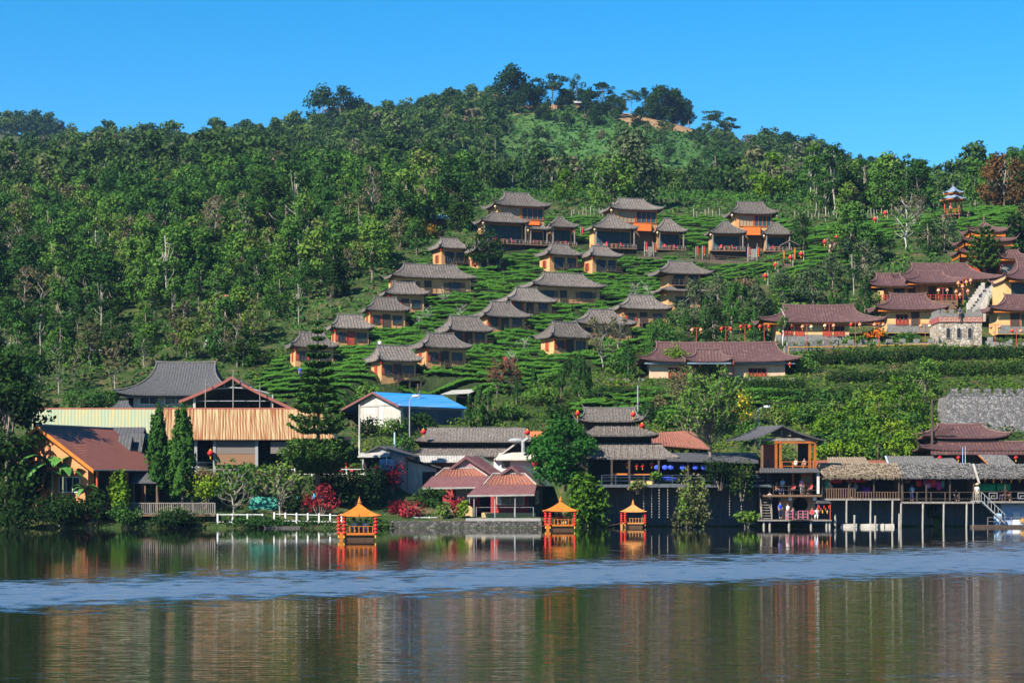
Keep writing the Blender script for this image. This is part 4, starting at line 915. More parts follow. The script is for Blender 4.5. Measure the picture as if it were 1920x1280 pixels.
# ------------------------------------------------------------------ tiled houses of the temple village
def tiled(S, name, label, cat, roofs, walls, wins, roofmat=TILE, wallmat=YELLOW, trim=ORANGE, group=None, ridge=RIDGEM, doors=(), period=0.42):
    """roofs: (rl, rr, ridge row, el, er, eave row, centre depth, half depth); walls: (x0 px, x1 px, top row, base row, front depth, back depth)"""
    r = root(name, S.o, S.rz, label, cat, group)
    for i, (wl_, wr_, wt, wb_, f, bk) in enumerate(walls):
        m_ = MB(); m_.box(S.x(wl_, f), S.x(wr_, f), f, bk, S.z(wb_, f)-1.0, S.z(wt, f)); o = m_.build('wall', wallmat, r)
        m_ = MB(); m_.box(S.x(wl_, f)-0.03, S.x(wr_, f)+0.03, f-0.035, f-0.003, S.z(wb_, f)-0.9, S.z(wb_, f)+0.28); m_.build('plinth', STONE, o)
    for (rl, rr, ryy, el, er, eyy, Y, hd) in roofs:
        cx = (S.x(el, Y)+S.x(er, Y))/2; ex = (S.x(er, Y)-S.x(el, Y))/2; ze = S.z(eyy, Y-hd); h = S.z(ryy, Y)-ze; rx = (rr-rl)/S.k/2
        m_ = MB(); croof(m_, cx, Y, ze, ex, hd, rx, h, 0.5, period, 0.06, pw=2.3, thick=0.14); o = m_.build('roof', roofmat, r)
        m_ = MB(); cridge(m_, cx, Y, ze, ex, hd, rx, h, 0.5, 2.3, r=0.11, tip=0.55, horn=0.4); m_.build('ridge_roll', ridge, o)
        m_ = MB(); m_.box(cx-ex*0.93, cx+ex*0.93, Y-hd*0.93, Y-hd*0.93+0.12, ze-0.34, ze-0.15); m_.build('fascia', trim, o)
    for (cxp, zt, zb_, wp, f, fr, gl, bars, lat) in wins:
        window(r, S.x(cxp, f), f, S.z(zb_, f), wp/S.k, S.z(zt, f)-S.z(zb_, f), fr, glass=gl, bars=bars, lattice=lat)
    for (cxp, zt, zb_, wp, f, mt) in doors: door(r, S.x(cxp, f), f, S.z(zb_, f), wp/S.k, S.z(zt, f)-S.z(zb_, f), mt, REDW)
    return r
S = Site(1345, 716, 252.5)
tiled(S, 'long_tiled_house', 'long peach house with a maroon tiled roof and raised porch roof', 'house', [(1234,1460,643,1194,1492,677,3.5,4.6),(1309,1354,655,1284,1372,677,-2.6,1.4)], [(1218,1472,672,714,0,7)], [(1270,690,707,32,0,REDW,VOID,3,True),(1420,691,707,32,0,REDW,VOID,3,True)], wallmat=PEACH, trim=M('blue_gutter', (0.10,0.16,0.22), (0.14,0.20,0.27), 2, rough=0.5), doors=[(1338,688,713,24,0,DARKW)])
r = bpy.data.objects['long_tiled_house']
for q in (1300, 1375): m_ = MB(); m_.tube([(S.x(q,-1.2), -1.2, 0), (S.x(q,-1.2), -1.2, S.z(677,-1.2))], 0.10, 8); m_.build('porch_post', REDW, r)
lantern(S.w(S.x(1481,-1.2), -1.2, S.z(679,-1.2)), 'red lantern at the right eave of the long peach house', 'red lanterns on the tiled houses')
lantern(S.w(S.x(1312,-3.6), -3.6, S.z(678,-3.6)), 'left red lantern under the porch of the long peach house', 'red lanterns on the tiled houses'); lantern(S.w(S.x(1347,-3.6), -3.6, S.z(678,-3.6)), 'right red lantern under the porch of the long peach house', 'red lanterns on the tiled houses')
FOOT.append((S.o.x, S.o.y+3.5, 10, 4.5, 0))
S = Site(1525, 631, 268)
tiled(S, 'tiled_guest_house', 'low yellow house with red doors under a maroon roof behind the lantern posts', 'house', [(1468,1600,573,1418,1650,603,2.6,3.6)], [(1455,1592,600,631,0,5.5)], [(1475,610,627,20,0,REDW,VOID,2,True),(1573,612,629,18,0,REDW,VOID,2,True),(1553,610,630,2,0,REDW,VOID,0,False)], doors=[(1499,609,630,14,0,REDW),(1551,609,630,14,0,REDW)])
S = Site(1710, 612, 272)
tiled(S, 'tiled_cottage', 'small yellow house with a swept maroon roof left of the stone tower', 'house', [(1680,1746,552,1634,1770,579,2.4,3.4)], [(1664,1758,576,611,0,5)], [(1691,590,608,21,0,REDW,VOID,2,True)], doors=[(1716,585,611,14,0,DARKW)])
S = Site(1740, 567, 289)
r = tiled(S, 'tiled_hall', 'large yellow hall with stepped maroon roofs above the stone tower', 'house', [(1695,1800,495,1660,1862,523,5.0,5.5),(1652,1696,514,1622,1708,535,0.5,3.4),(1718,1764,510,1690,1798,529,0.2,3.6)], [(1667,1795,528,567,0,9),(1792,1832,518,560,1.5,9)], [(1686,542,558,18,0,DARKW,GLASS,1,False),(1775,540,558,20,0,DARKW,GLASS,1,False)], doors=[(1709,539,562,12,0,DARKW),(1748,538,562,12,0,DARKW)])
for q in (1658, 1724, 1735, 1760, 1793): m_ = MB(); m_.tube([(S.x(q,-2), -2, S.z(565,-2)), (S.x(q,-2), -2, S.z(531,-2))], 0.10, 7); m_.build('column', REDW, r)
m_ = MB(); m_.box(S.x(1652,-2.6), S.x(1796,-2.6), -2.7, -0.05, S.z(567)-1.6, S.z(566)); do = m_.build('terrace', MIDW, r); m_ = MB(); railing(m_, [(S.x(1653,-2.6), -2.6, S.z(566)), (S.x(1795,-2.6), -2.6, S.z(566))], 0.8, 0.8, 0.05); m_.build('railing', REDW, do)
S = Site(1925, 613, 270)
tiled(S, 'tiled_gate_house', 'yellow house with two maroon roofs cut by the right edge', 'house', [(1898,1990,488,1872,2030,523,5.5,4.6),(1880,1990,554,1848,2030,581,2.0,3.0)], [(1884,2010,519,580,3,10),(1871,2010,578,613,0,5)], [(1908,532,552,22,3,DARKW,GLASS,2,False),(1921,590,609,10,0,DARKW,GLASS,1,False)], doors=[(1903,588,612,16,0,DARKW)])
# three-tier pagoda
S = Site(1845, 512, 303); r = root('tiered_pagoda', S.o, 0, 'three tiered maroon pagoda with gilded orange eaves behind a dark pine', 'pagoda'); k = S.k
for i, (ap, ey_, el, er, nx) in enumerate([(418,438,1808,1882,True),(448,457,1794,1895,False),(466,477,1788,1872,False)]):
    cx = S.x((el+er)/2); e = (er-el)/k/2; ze = S.z(ey_); h = S.z(ap)-ze; m_ = MB()
    croof(m_, cx, 0, ze, e, e*0.85, 0.2 if nx else e*0.55, h, 0.45, 0.4, 0.05, pw=1.5, ry=0.0 if nx else e*0.5); o = m_.build('roof', TILE, r); m_ = MB(); cridge(m_, cx, 0, ze, e, e*0.85, 0.2 if nx else e*0.55, h, 0.45, 1.5, r=0.1, tip=0.7, ry=0.0 if nx else e*0.5, beam=False); m_.build('ridge_roll', RIDGEM, o)
    m_ = MB(); m_.box(cx-e*0.9, cx+e*0.9, -e*0.75, -e*0.75+0.2, ze-0.75, ze-0.17); m_.box(cx-e*0.9, cx-e*0.9+0.2, -e*0.75, e*0.75, ze-0.75, ze-0.175); m_.build('eave_board', ORANGE, o)
    m_ = MB(); m_.box(cx-e*0.62, cx+e*0.62, -e*0.5, e*0.5, ze-(2.4 if i < 2 else 4), ze); m_.build('wall', REDW, r)
m_ = MB(); m_.lathe([(0.18,0),(0.10,0.4),(0.2,0.55),(0.05,1.1),(0.01,1.5)], 8, (S.x(1845), 0, S.z(419))); m_.build('finial', RIDGEM, r)
# small side roof
S = Site(1893, 510, 297); tiled(S, 'tiled_kiosk', 'little open kiosk with a maroon roof right of the pagoda', 'kiosk', [(1882,1904,470,1868,1926,484,1.5,2.4)], [(1876,1918,484,500,0.5,3)], [], wallmat=REDW)
# pavilion on the ridge
S = Site(1791, 413, None); S.o.y += 1.5; r = root('ridge_pavilion', S.o, 0, 'small red pavilion with a two stepped blue roof high on the ridge', 'pavilion'); k = S.k; FOOT.append((S.o.x, S.o.y, 3.0, 3.0, 0))
def hexroof(mb, z, R, rt, h, n=6, th=0.12, lift=0.35):
    vs = []; K = 6; m_ = n*6
    for i in range(K+1):
        t = i/K
        for j in range(m_):
            a = 2*math.pi*j/m_+math.pi/6; f = (j % 6)/6; q = 1/math.cos((f-0.5)*2*math.pi/n)*math.cos(math.pi/n); rr = rt+(R-rt)*(1-t); c = abs(f-0.5)*2
            vs.append((math.cos(a)*rr*q, math.sin(a)*rr*q, z+h*t**1.5+lift*c**4*(1-t)**2+0.03*((j*2) % 3)))
    mb.add(vs, [(i*m_+j, i*m_+(j+1) % m_, (i+1)*m_+(j+1) % m_, (i+1)*m_+j) for i in range(K) for j in range(m_)]+[tuple(K*m_+j for j in range(m_)), tuple(reversed(range(m_)))])
ze1, ze2 = S.z(373), S.z(361)
m_ = MB(); hexroof(m_, ze1, 27/k, 15/k, 0.75); m_.build('lower_roof', BLUET, r); m_ = MB(); hexroof(m_, ze2, 21/k, 0.12, S.z(347)-ze2); m_.build('upper_roof', BLUET, r)
m_ = MB(); m_.lathe([(0.15,0),(0.2,0.25),(0.06,0.5),(0.02,0.9)], 8, (0,0,S.z(348))); m_.build('finial', RIDGE, r)
m_ = MB(); m_.lathe([(14/k, ze1+0.3), (14/k, ze2+0.05)], 6); m_.build('drum', REDW, r); m_ = MB(); m_.lathe([(25/k, ze1-0.15), (25/k, ze1-0.02)], 6); m_.lathe([(19/k, ze2-0.15), (19/k, ze2-0.02)], 6); m_.build('eave_ring', ORANGE, r)
fl = S.z(400)
for j in range(6): a = math.pi/3*j; m_ = MB(); m_.tube([(math.cos(a)*16/k, math.sin(a)*16/k, -0.8), (math.cos(a)*16/k, math.sin(a)*16/k, ze1)], 0.12, 7); m_.build('post', REDW, r)
m_ = MB(); m_.lathe([(19/k, fl-0.25), (19/k, fl)], 6); do = m_.build('floor', MIDW, r); m_ = MB(); pts = [(math.cos(math.pi/3*j)*18/k, math.sin(math.pi/3*j)*18/k, fl) for j in range(7)]; railing(m_, pts, 0.85, 0.8, 0.05); m_.build('railing', ORANGE, do)
# ------------------------------------------------------------------ stone tower, steps and battlemented walls
def crenel(mb, a, b, h, t, w=0.75, gap=0.75, mh=0.55):
    a, b = Vector(a), Vector(b); n = max(1, int((b-a).length/(w+gap))); d = (b-a).normalized(); nn = Vector((-d.y, d.x, 0)).normalized()*t
    for i in range(n):
        p = a+(b-a)*((i+0.25)/n); q = p+d*w; p.z = a.z+(b.z-a.z)*(i+0.25)/n+h; q.z = p.z
        c = [p-nn, q-nn, q+nn, p+nn]; mb.hexa(c+[v+Vector((0,0,mh)) for v in c])
def lowwall(name, pts, h, t, mat, label, cat='wall', cren=True, base=1.5, w=0.8, gap=0.8, mh=0.55):
    """battlemented wall along a run of world points"""
    r = root(name, pts[0], 0, label, cat); o = Vector(pts[0]); m_ = MB(); c_ = MB()
    for a, b in zip(pts[:-1], pts[1:]):
        a, b = Vector(a)-o, Vector(b)-o; d = (b-a); d.z = 0; d.normalize(); nn = Vector((-d.y, d.x, 0))*t; Z = Vector((0,0,1))
        m_.hexa([a-nn-Z*base, b-nn-Z*base, b+nn-Z*base, a+nn-Z*base, a-nn+Z*h, b-nn+Z*h, b+nn+Z*h, a+nn+Z*h])
        if cren: crenel(c_, a, b, h-0.02, t-0.004, w, gap, mh)
    m_.build('wall_body', mat, r)
    if cren: c_.build('battlement', mat, r)
    return r
def gw(px, py, d): p = pt(px, py, d); return p
lowwall('battlement_wall', [gw(1470,656,262), gw(1560,652,264), gw(1680,650,265), gw(1760,650,265)], 0.55, 0.25, STONE, 'low grey battlemented wall left of the stone tower')
lowwall('battlement_wall', [gw(1842,648,265), gw(1880,652,264), gw(1960,668,263)], 0.7, 0.25, STONE, 'low grey battlemented wall right of the stone tower, sloping to the edge')
lowwall('battlement_wall', [gw(1104,724,251), gw(1218,724,251.4)], 0.45, 0.25, STONE, 'low pale battlemented wall left of the long peach house')
lowwall('battlement_wall', [gw(1372,719,250.6), gw(1500,719,250.6)], 0.25, 0.22, STONE, 'low battlemented wall in front of the right half of the long peach house')
rp = root('yellow_pipe_rail', gw(1478,655,261.2), 0, 'thin yellow pipe rail running along the battlemented wall', 'rail'); m_ = MB(); P = [gw(1478,651,261.3), gw(1600,649,263.2), gw(1700,646,264.1), gw(1762,645,264.2)]; o0 = rp.location
m_.tube([p-o0 for p in P], 0.05, 5); m_.build('pipe', GOLD, rp); m_ = MB()
for p in P+[P[0].lerp(P[1], 0.5), P[1].lerp(P[2], 0.5)]: m_.tube([p-o0, p-o0-Vector((0,0,1.2))], 0.045, 5)
m_.build('post', GOLD, rp)
S = Site(1801, 649, 264); r = root('stone_tower', S.o, 0, 'square rubble stone tower with three arched windows and battlements', 'tower'); k = S.k; hw = 40/k
zt = S.z(604); m_ = MB(); m_.box(-hw, hw, 0, 2*hw, -1.5, zt); m_.build('wall', RUBBLE, r)
m_ = MB(); m_.box(-hw-0.12, hw+0.12, -0.12, 2*hw+0.12, zt+0.002, S.z(594)); fb = m_.build('frieze', M('maroon_frieze', (0.20,0.05,0.05), (0.26,0.07,0.065), 3), r)
m_ = MB(); n_ = 9; zf0, zf1 = zt+0.12, S.z(594)-0.1
for i in range(n_):
    x0 = -hw+2*hw*i/n_+0.05; x1 = x0+2*hw/n_-0.12; y = -0.15; t = 0.055; zm = (zf0+zf1)/2
    for (a, b_, c, d_) in ((x0, x1, zf1-t, zf1), (x0, x0+t, zf0, zf1-t), (x0+t, x1, zf0, zf0+t), (x1-t, x1, zf0+t, zm+t/2), (x0+2.5*t, x1-t, zm-t/2, zm+t/2)): m_.box(a, b_, y, -0.122, c, d_)
m_.build('key_pattern', PALEP, fb)
m_ = MB(); zc = S.z(594)+0.002
m_.box(-hw, hw, 0, 0.3, zc, zc+0.5); m_.box(-hw, hw, 2*hw-0.3, 2*hw, zc, zc+0.5); m_.box(-hw, -hw+0.3, 0.3, 2*hw-0.3, zc, zc+0.5); m_.box(hw-0.3, hw, 0.3, 2*hw-0.3, zc, zc+0.5)
for y in (0.15, 2*hw-0.15): crenel(m_, (-hw,y,zc), (hw,y,zc), 0.498, 0.148, 0.55, 0.6, 0.55)
for x in (-hw+0.15, hw-0.15): crenel(m_, (x,0.6,zc), (x,2*hw-0.6,zc), 0.498, 0.148, 0.55, 0.6, 0.55)
m_.build('battlement', STONE, r)
def arch(mb, x, z, w, h, y0, y1, n=10):
    mb.prism([(x-w/2, z), (x+w/2, z)]+[(x+w/2*math.cos(math.pi*i/n), z+h-w/2+w/2*math.sin(math.pi*i/n)) for i in range(n+1)], y0, y1)
for q in (1777.5, 1797.5, 1818):
    a = MB(); arch(a, S.x(q), S.z(634.5), 0.70, S.z(613.5)-S.z(634.5), -0.10, -0.002); o = a.build('window', CONC, r); a = MB(); arch(a, S.x(q), S.z(634.5)+0.1, 0.48, S.z(614.8)-S.z(634.5)-0.1, -0.14, -0.102); a.build('pane', VOID, o)
# white steps with stepped parapet
S = Site(1835, 578, 277); r = root('stone_steps', S.o, 0, 'white stone steps with a stepped parapet climbing behind the tower', 'steps')
m_ = MB()
for i in range(14):
    f = i/14; y = f*14; a, b_ = 1822+f*32, 1842+f*26; z = S.z(578-f*48, y); m_.box(S.x(a, y), S.x(b_, y), y, y+1.05, z-1.5, z)
m_.build('tread', CONC, r); m_ = MB()
for i in range(9):
    f = i/9; y = f*14
    for q in (1818+f*34, 1846+f*24): z = S.z(574-f*48, y); m_.box(S.x(q, y)-0.18, S.x(q, y)+0.18, y, y+1.35, z-2.2, z+0.55)
m_.build('parapet', OFFW, r)
# big stone wall far right
S = Site(1860, 800, 226); r = root('stone_rampart', S.o, 0, 'high grey rubble rampart with battlements at the right edge', 'wall')
m_ = MB(); x0, x1 = S.x(1772), S.x(2200); zt = S.z(742)
m_.hexa([(x0-0.6,-1,-3),(x1,-1,-3),(x1,6,-3),(x0-0.6,6,-3),(x0+0.6,1.2,zt),(x1,1.2,zt),(x1,6,zt),(x0+0.6,6,zt)]); m_.build('wall_body', WALLST, r)
m_ = MB(); m_.box(x0+0.6, x1, 1.2, 1.7, zt+0.002, zt+0.35); crenel(m_, (x0+0.7,1.45,zt), (x1,1.45,zt), 0.35, 0.248, 0.75, 0.5, 0.6); m_.build('battlement', WALLST, r)
# ------------------------------------------------------------------ waterfront, left: orange house
S = Site(82, 945, 206, rad(-27)); r = root('orange_house', S.o, S.rz, 'orange lakeside house with a big brown sheet roof at the left shore', 'house')
hw, L, zr, zev = 7.6, 11.5, S.z(798), S.z(890)+0.55
sl_ = (zr-zev)/hw; wx = 6.0; zw = zr-sl_*wx-0.25
m_ = MB(); m_.prism([(-wx,-1.5),(wx,-1.5),(wx,zw),(0,zr-0.3),(-wx,zw)], 0.0, L-1.2); m_.build('wall', M('orange_plaster', (0.54,0.20,0.085), (0.47,0.165,0.07), 1.2, rough=0.85), r)
m_ = MB(); groof(m_, (0,-1.0,zr), (0,L,zr), hw, zr-zev, 0.14, 0.9, 0.012, rows=3); ro = m_.build('roof', REDSH, r)
m_ = MB()
for s in (-1, 1): m_.hexa([(0,-1.08,zr-0.42),(s*hw,-1.08,zev-0.42),(s*hw,-1.003,zev-0.42),(0,-1.003,zr-0.42),(0,-1.08,zr+0.0),(s*hw,-1.08,zev+0.0),(s*hw,-1.003,zev+0.0),(0,-1.003,zr+0.0)])
m_.build('barge_board', ORANGE, ro); m_ = MB(); m_.tube([(0,-1.1,zr+0.06),(0,L+0.05,zr+0.06)], 0.12, 6); m_.tube([(hw,-1.0,zev-0.08),(hw,L,zev-0.08)], 0.08, 6); m_.build('gutter', CONC, ro)
window(r, 3.55, 0, 1.35, 2.7, 1.5, WHITE, bars=2); window(r, -1.6, 0, 1.35, 1.2, 1.5, WHITE, bars=0)
m_ = MB()
for i in range(12): m_.box(-wx+0.2, wx-0.2, -0.012, -0.002, 3.2+i*0.28, 3.215+i*0.28)
m_.build('board_joint', M('joint_line', (0.30,0.11,0.04), (0.26,0.09,0.035), 3), r)
m_ = MB(); m_.box(wx+0.003, wx+0.06, 1.0, L-2, 0.2, zw-0.6); m_.build('side_panel', VOID, r)
for y in (0.2, 2.6, 5.2, 7.8): m_ = MB(); m_.box(hw-0.7, hw-0.5, y, y+0.2, -0.9, zev+0.3); m_.build('post', REDW, r)
# grey tiled annex roofs behind it
S = Site(225, 862, 215, 0); r = root('tiled_annex', S.o, 0, 'small dark tiled annex with two pointed gables behind the orange house', 'house')
m_ = MB(); m_.box(S.x(170), S.x(274), 0, 6, -3, S.z(846)); m_.build('wall', MIDW, r)
m_ = MB(); groof(m_, (S.x(165),3.2,S.z(801,3.2)), (S.x(262),3.2,S.z(801,3.2)), 4.2, 2.6, 0.15, 0.4, 0.05); m_.build('roof', TILE2, r)
for i, (a, b_, zt, zb) in enumerate(((205,252,817,846),(225,270,813,846))):
    m_ = MB(); groof(m_, (S.x(a)+1.3,-1.0+i*1.4,S.z(zt)), (S.x(b_),-1.0+i*1.4,S.z(zt)), 1.7, 2.0, 0.12, 0.4, 0.05); m_.build('porch_roof', TILE2, r)
m_ = MB(); m_.box(S.x(268), S.x(269.5), -0.9, -0.85, S.z(850), S.z(818)); m_.build('gable_board', DARKW, r)
S = Site(290, 935, 208.5, 0); r = root('dark_veranda', S.o, 0, 'dark open veranda with a low tiled roof between the orange house and the tall cypresses', 'veranda')
m_ = MB(); m_.slab([(S.x(250),-1.2,S.z(904,-1.2)),(S.x(300),-1.2,S.z(904,-1.2)),(S.x(280),2.5,S.z(872,2.5)),(S.x(246),2.5,S.z(872,2.5))], 0.12); m_.build('roof', TILE2, r)
for q in (254, 275, 297): m_ = MB(); m_.box(S.x(q)-0.08, S.x(q)+0.08, -1.0, -0.84, -1.5, S.z(905)); m_.build('post', MIDW, r)
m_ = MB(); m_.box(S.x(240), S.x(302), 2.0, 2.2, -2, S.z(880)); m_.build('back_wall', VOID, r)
# lake deck with balusters
S = Site(325, 962, 203.5, 0); r = root('lake_deck', S.o, 0, 'brown baluster deck over the water beside the orange house', 'deck')
zf = S.z(964); m_ = MB(); m_.box(S.x(240), S.x(405), -0.6, 2.6, zf-0.18, zf); m_.build('floor', MIDW, r)
m_ = MB(); a, b_ = S.x(242), S.x(404); n_ = 44
for i in range(n_+1): x = a+(b_-a)*i/n_; t = 0.07 if i % 11 == 0 else 0.035; m_.box(x-t, x+t, -0.55, -0.55+2*t, zf, zf+1.25)
m_.box(a, b_, -0.57, -0.45, zf+1.15, zf+1.25); m_.box(a, b_, -0.55, -0.48, zf+0.1, zf+0.18); m_.build('balustrade', GREYW, r)
for q in (250, 290, 330, 370, 400): m_ = MB(); m_.tube([(S.x(q), 0, -2.6), (S.x(q), 0, zf-0.18)], 0.12, 7); m_.build('pile', DARKW, r)
# ------------------------------------------------------------------ rusty barn
S = Site(400, 890, 219, 0); r = root('rusty_roofed_barn', S.o, 0, 'long open barn under a rust streaked sheet roof', 'barn')
ze = S.z(823,-1); zr = S.z(767,5.5)
m_ = MB(); rolled(m_, (S.x(306,5.5),5.5,zr),(S.x(600,5.5),5.5,zr),(S.x(628,-1),-1,ze),(S.x(306,-1),-1,ze), period=0.38, amp=0.035); m_.build('roof_rusty', RUST, r)['label'] = 'orange rust streaked right part of the roof'
m_ = MB(); rolled(m_, (S.x(60,5.5),5.5,zr),(S.x(306,5.5)-0.01,5.5,zr),(S.x(306,-1)-0.01,-1,ze),(S.x(60,-1),-1,ze), period=0.38, amp=0.035); m_.build('roof_green', GREENSH, r)['label'] = 'faded green left part of the roof'
m_ = MB(); m_.slab([(S.x(628.6,-1),-1,ze),(S.x(668,2.5),2.5,ze),(S.x(640,8),8,ze),(S.x(600.6,5.5),5.5,zr)], 0.08); m_.build('hip_roof', GREENSH, r)
m_ = MB(); rolled(m_, (S.x(60,5.5),5.505,zr-0.02),(S.x(600,5.5),5.505,zr-0.02),(S.x(600,11),11,ze+0.3),(S.x(60,11),11,ze+0.3), period=0.38, amp=0.035); m_.build('roof_back', GREENSH, r)
m_ = MB(); m_.box(S.x(60,5.5), S.x(600,5.5), 5.42, 5.6, zr+0.02, zr+0.16); m_.build('ridge_cap', M('red_cap', (0.30,0.10,0.07), (0.24,0.08,0.06), 2), r)
for q in (300, 368, 403, 482, 560, 640): m_ = MB(); m_.box(S.x(q)-0.16, S.x(q)+0.16, -0.4, -0.08, -0.8, ze-0.05); m_.build('post', STEEL, r)
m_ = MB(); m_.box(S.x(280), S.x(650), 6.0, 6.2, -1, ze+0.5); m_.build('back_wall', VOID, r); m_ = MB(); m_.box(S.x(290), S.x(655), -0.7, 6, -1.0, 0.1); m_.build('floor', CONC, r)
m_ = MB(); m_.box(S.x(406), S.x(481), -0.35, -0.3, S.z(871), S.z(851)); m_.build('blind_lower', BLIND, r); m_ = MB(); m_.box(S.x(406), S.x(481), -0.33, -0.29, S.z(850.5), S.z(826)); m_.build('blind_upper', M('grey_blind', (0.16,0.14,0.125), (0.10,0.085,0.08), 3, (0.3,1,8), 0.9), r)
m_ = MB(); m_.box(S.x(508), S.x(560), -0.35, -0.3, S.z(850), S.z(828)); m_.build('blind_side', MATS['grey_blind'], r)
# white car in the barn
S2 = Site(386, 890, 221.5, rad(18)); r = root('parked_car', S2.o, S2.rz, 'white car parked in the open barn beside the bamboo blind', 'car')
m_ = MB(); P = [(-1.9,0.35),(1.9,0.35),(2.0,0.75),(1.2,0.95),(0.55,1.45),(-0.9,1.5),(-1.7,1.0),(-2.0,0.85)]; m_.prism(P, -0.85, 0.85); m_.build('body', WHITE, r)
m_ = MB(); m_.prism([(1.02,0.98),(0.5,1.38),(-0.85,1.42),(-1.45,1.0)], -0.862, 0.862); m_.build('window', GLASS, r)
for sx in (-1.2, 1.25):
    for sy in (-0.80, 0.80): m_ = MB(); m_.lathe([(0.33,-0.1),(0.33,0.1)], 14); o = m_.build('wheel', MATS['black_cloth'], r); o.rotation_euler = (rad(90),0,0); o.location = (sx, sy, 0.34)
S.o = S.o; lantern(S.w(S.x(397), -0.8, S.z(842)), 'red lantern hanging under the barn eave beside the white car', 'red lanterns on the shore buildings', s=1.7)
# grey tiled house with a high swept roof
S = Site(330, 768, 243, 0); r = tiled(S, 'grey_tiled_house', 'white house with a high swept grey tile roof above the rusty barn', 'house', [(293,405,680,232,466,740,4,5.4)], [(250,450,741,770,0,8)], [(280,744,757,34,0,WHITE,GLASS,1,False),(330,744,757,40,0,WHITE,GLASS,1,False)], roofmat=TILE2, wallmat=OFFW, trim=TILE2, ridge=RIDGE, period=0.36)
S = Site(232, 775, 238, 0); r = root('low_tiled_shed', S.o, 0, 'low grey tiled shed roof left of the grey tiled house', 'shed'); m_ = MB(); croof(m_, 0, 0, 0.4, 1.7, 2.0, 0.6, 1.2, 0.15, 0.36, 0.04); m_.build('roof', TILE2, r); m_ = MB(); m_.box(-1.2,1.2,-1.4,1.4,-2,0.5); m_.build('wall', OFFW, r)
# open red truss hall
S = Site(440, 790, 233, 0); r = root('open_truss_hall', S.o, 0, 'open hall with a red edged gable and pale roof trusses above the rusty barn', 'hall')
ax, az = S.x(437), S.z(706); lx, lz, rx_, rz_ = S.x(338), S.z(752), S.x(548), S.z(764)
m_ = MB()
for (ex_, ez) in ((lx, lz), (rx_, rz_)):
    pts = [(ax+(ex_-ax)*t, az+(ez-az)*(t**0.85)) for t in [i/6 for i in range(7)]]
    for (x1, z1), (x2, z2) in zip(pts[:-1], pts[1:]): m_.slab([(x1,-1,z1),(x2,-1,z2),(x2,7,z2),(x1,7,z1)], 0.1)
ro = m_.build('roof', TILE2, r); m_ = MB()
for (ex_, ez) in ((lx, lz), (rx_, rz_)):
    pts = [(ax+(ex_-ax)*t, az+(ez-az)*(t**0.85)) for t in [i/6 for i in range(7)]]
    for (x1, z1), (x2, z2) in zip(pts[:-1], pts[1:]): m_.hexa([(x1,-1.1,z1-0.32),(x2,-1.1,z2-0.32),(x2,-1.002,z2-0.32),(x1,-1.002,z1-0.32),(x1,-1.1,z1+0.04),(x2,-1.1,z2+0.04),(x2,-1.002,z2+0.04),(x1,-1.002,z1+0.04)])
m_.build('barge_board', M('red_edge', (0.24,0.075,0.06), (0.19,0.06,0.048), 2), ro)
m_ = MB(); zt = S.z(738); x1, x2 = S.x(372), S.x(506)
m_.tube([(x1,-0.6,zt),(S.x(405),-0.6,S.z(729)),(ax,-0.6,S.z(727)),(S.x(472),-0.6,S.z(729)),(x2,-0.6,zt)], 0.09, 5)
for q, a, b_ in ((405,731,722),(422,729,714),(437,728,708),(454,729,714),(472,731,724)): m_.tube([(S.x(q),-0.6,S.z(a)),(S.x(q),-0.6,S.z(b_))], 0.07, 5)
m_.tube([(x1,-0.55,S.z(752)),(x2,-0.55,S.z(752))], 0.05, 5); m_.build('truss', STEEL, r)
for q in (366, 511): m_ = MB(); m_.box(S.x(q)-0.15, S.x(q)+0.15, -0.7, -0.4, -2, S.z(740)); m_.build('post', OFFW, r)
m_ = MB(); m_.prism([(S.x(352),-3),(S.x(532),-3),(S.x(532),S.z(762)),(ax,az-0.5),(S.x(352),S.z(751))], 5.5, 5.7); m_.build('back_wall', VOID, r)
for q, t in ((385,712),(437,694),(487,719)):
    k_ = root('bare_wooden_pole', S.w(S.x(q,-1.8),-1.8,-2), 0, {385:'short bare wooden pole left of the truss gable',437:'tall bare wooden pole before the peak of the truss gable',487:'bare wooden pole right of the truss gable'}[q], 'pole'); m_ = MB(); m_.tube([(0,0,0),(0.03,0,S.z(t)+2)], [0.11,0.06], 6); m_.build('shaft', GREYW, k_)
# blue roofed shed
S = Site(705, 800, 233, rad(-45)); r = root('blue_roofed_shed', S.o, S.rz, 'white walled shed with a long bright blue sheet roof', 'shed')
zr = S.z(735); hwL, hwR = (705-640)/S.k/0.707, (757-705)/S.k/0.707; zl, zz_ = S.z(765), S.z(763); L = 11.0
m_ = MB(); m_.slab([(0,-0.5,zr),(0,L,zr),(-hwL,L,zl),(-hwL,-0.5,zl)], 0.08); m_.build('roof_left', BLUESH, r); m_ = MB(); rolled(m_, (0.0,-0.5,zr),(0.0,L,zr),(hwR,L,zz_),(hwR,-0.5,zz_), period=0.36, amp=0.03); m_.build('roof_right', BLUESH, r)
m_ = MB()
for ex_, ez in ((-hwL, zl), (hwR, zz_)): m_.hexa([(0,-0.6,zr-0.22),(ex_,-0.6,ez-0.22),(ex_,-0.503,ez-0.22),(0,-0.503,zr-0.22),(0,-0.6,zr+0.04),(ex_,-0.6,ez+0.04),(ex_,-0.503,ez+0.04),(0,-0.503,zr+0.04)])
m_.build('barge_board', M('plum_edge', (0.15,0.055,0.055), (0.11,0.04,0.04), 2), r)
wl_, wr_ = -(705-672)/S.k/0.707, (754-705)/S.k/0.707; FOOT.append((S.o.x+4, S.o.y+3, 5, 3.5, 0)); f = lambda x: zr-0.12-(zr-zl)*(-x)/hwL if x < 0 else zr-0.12-(zr-zz_)*x/hwR
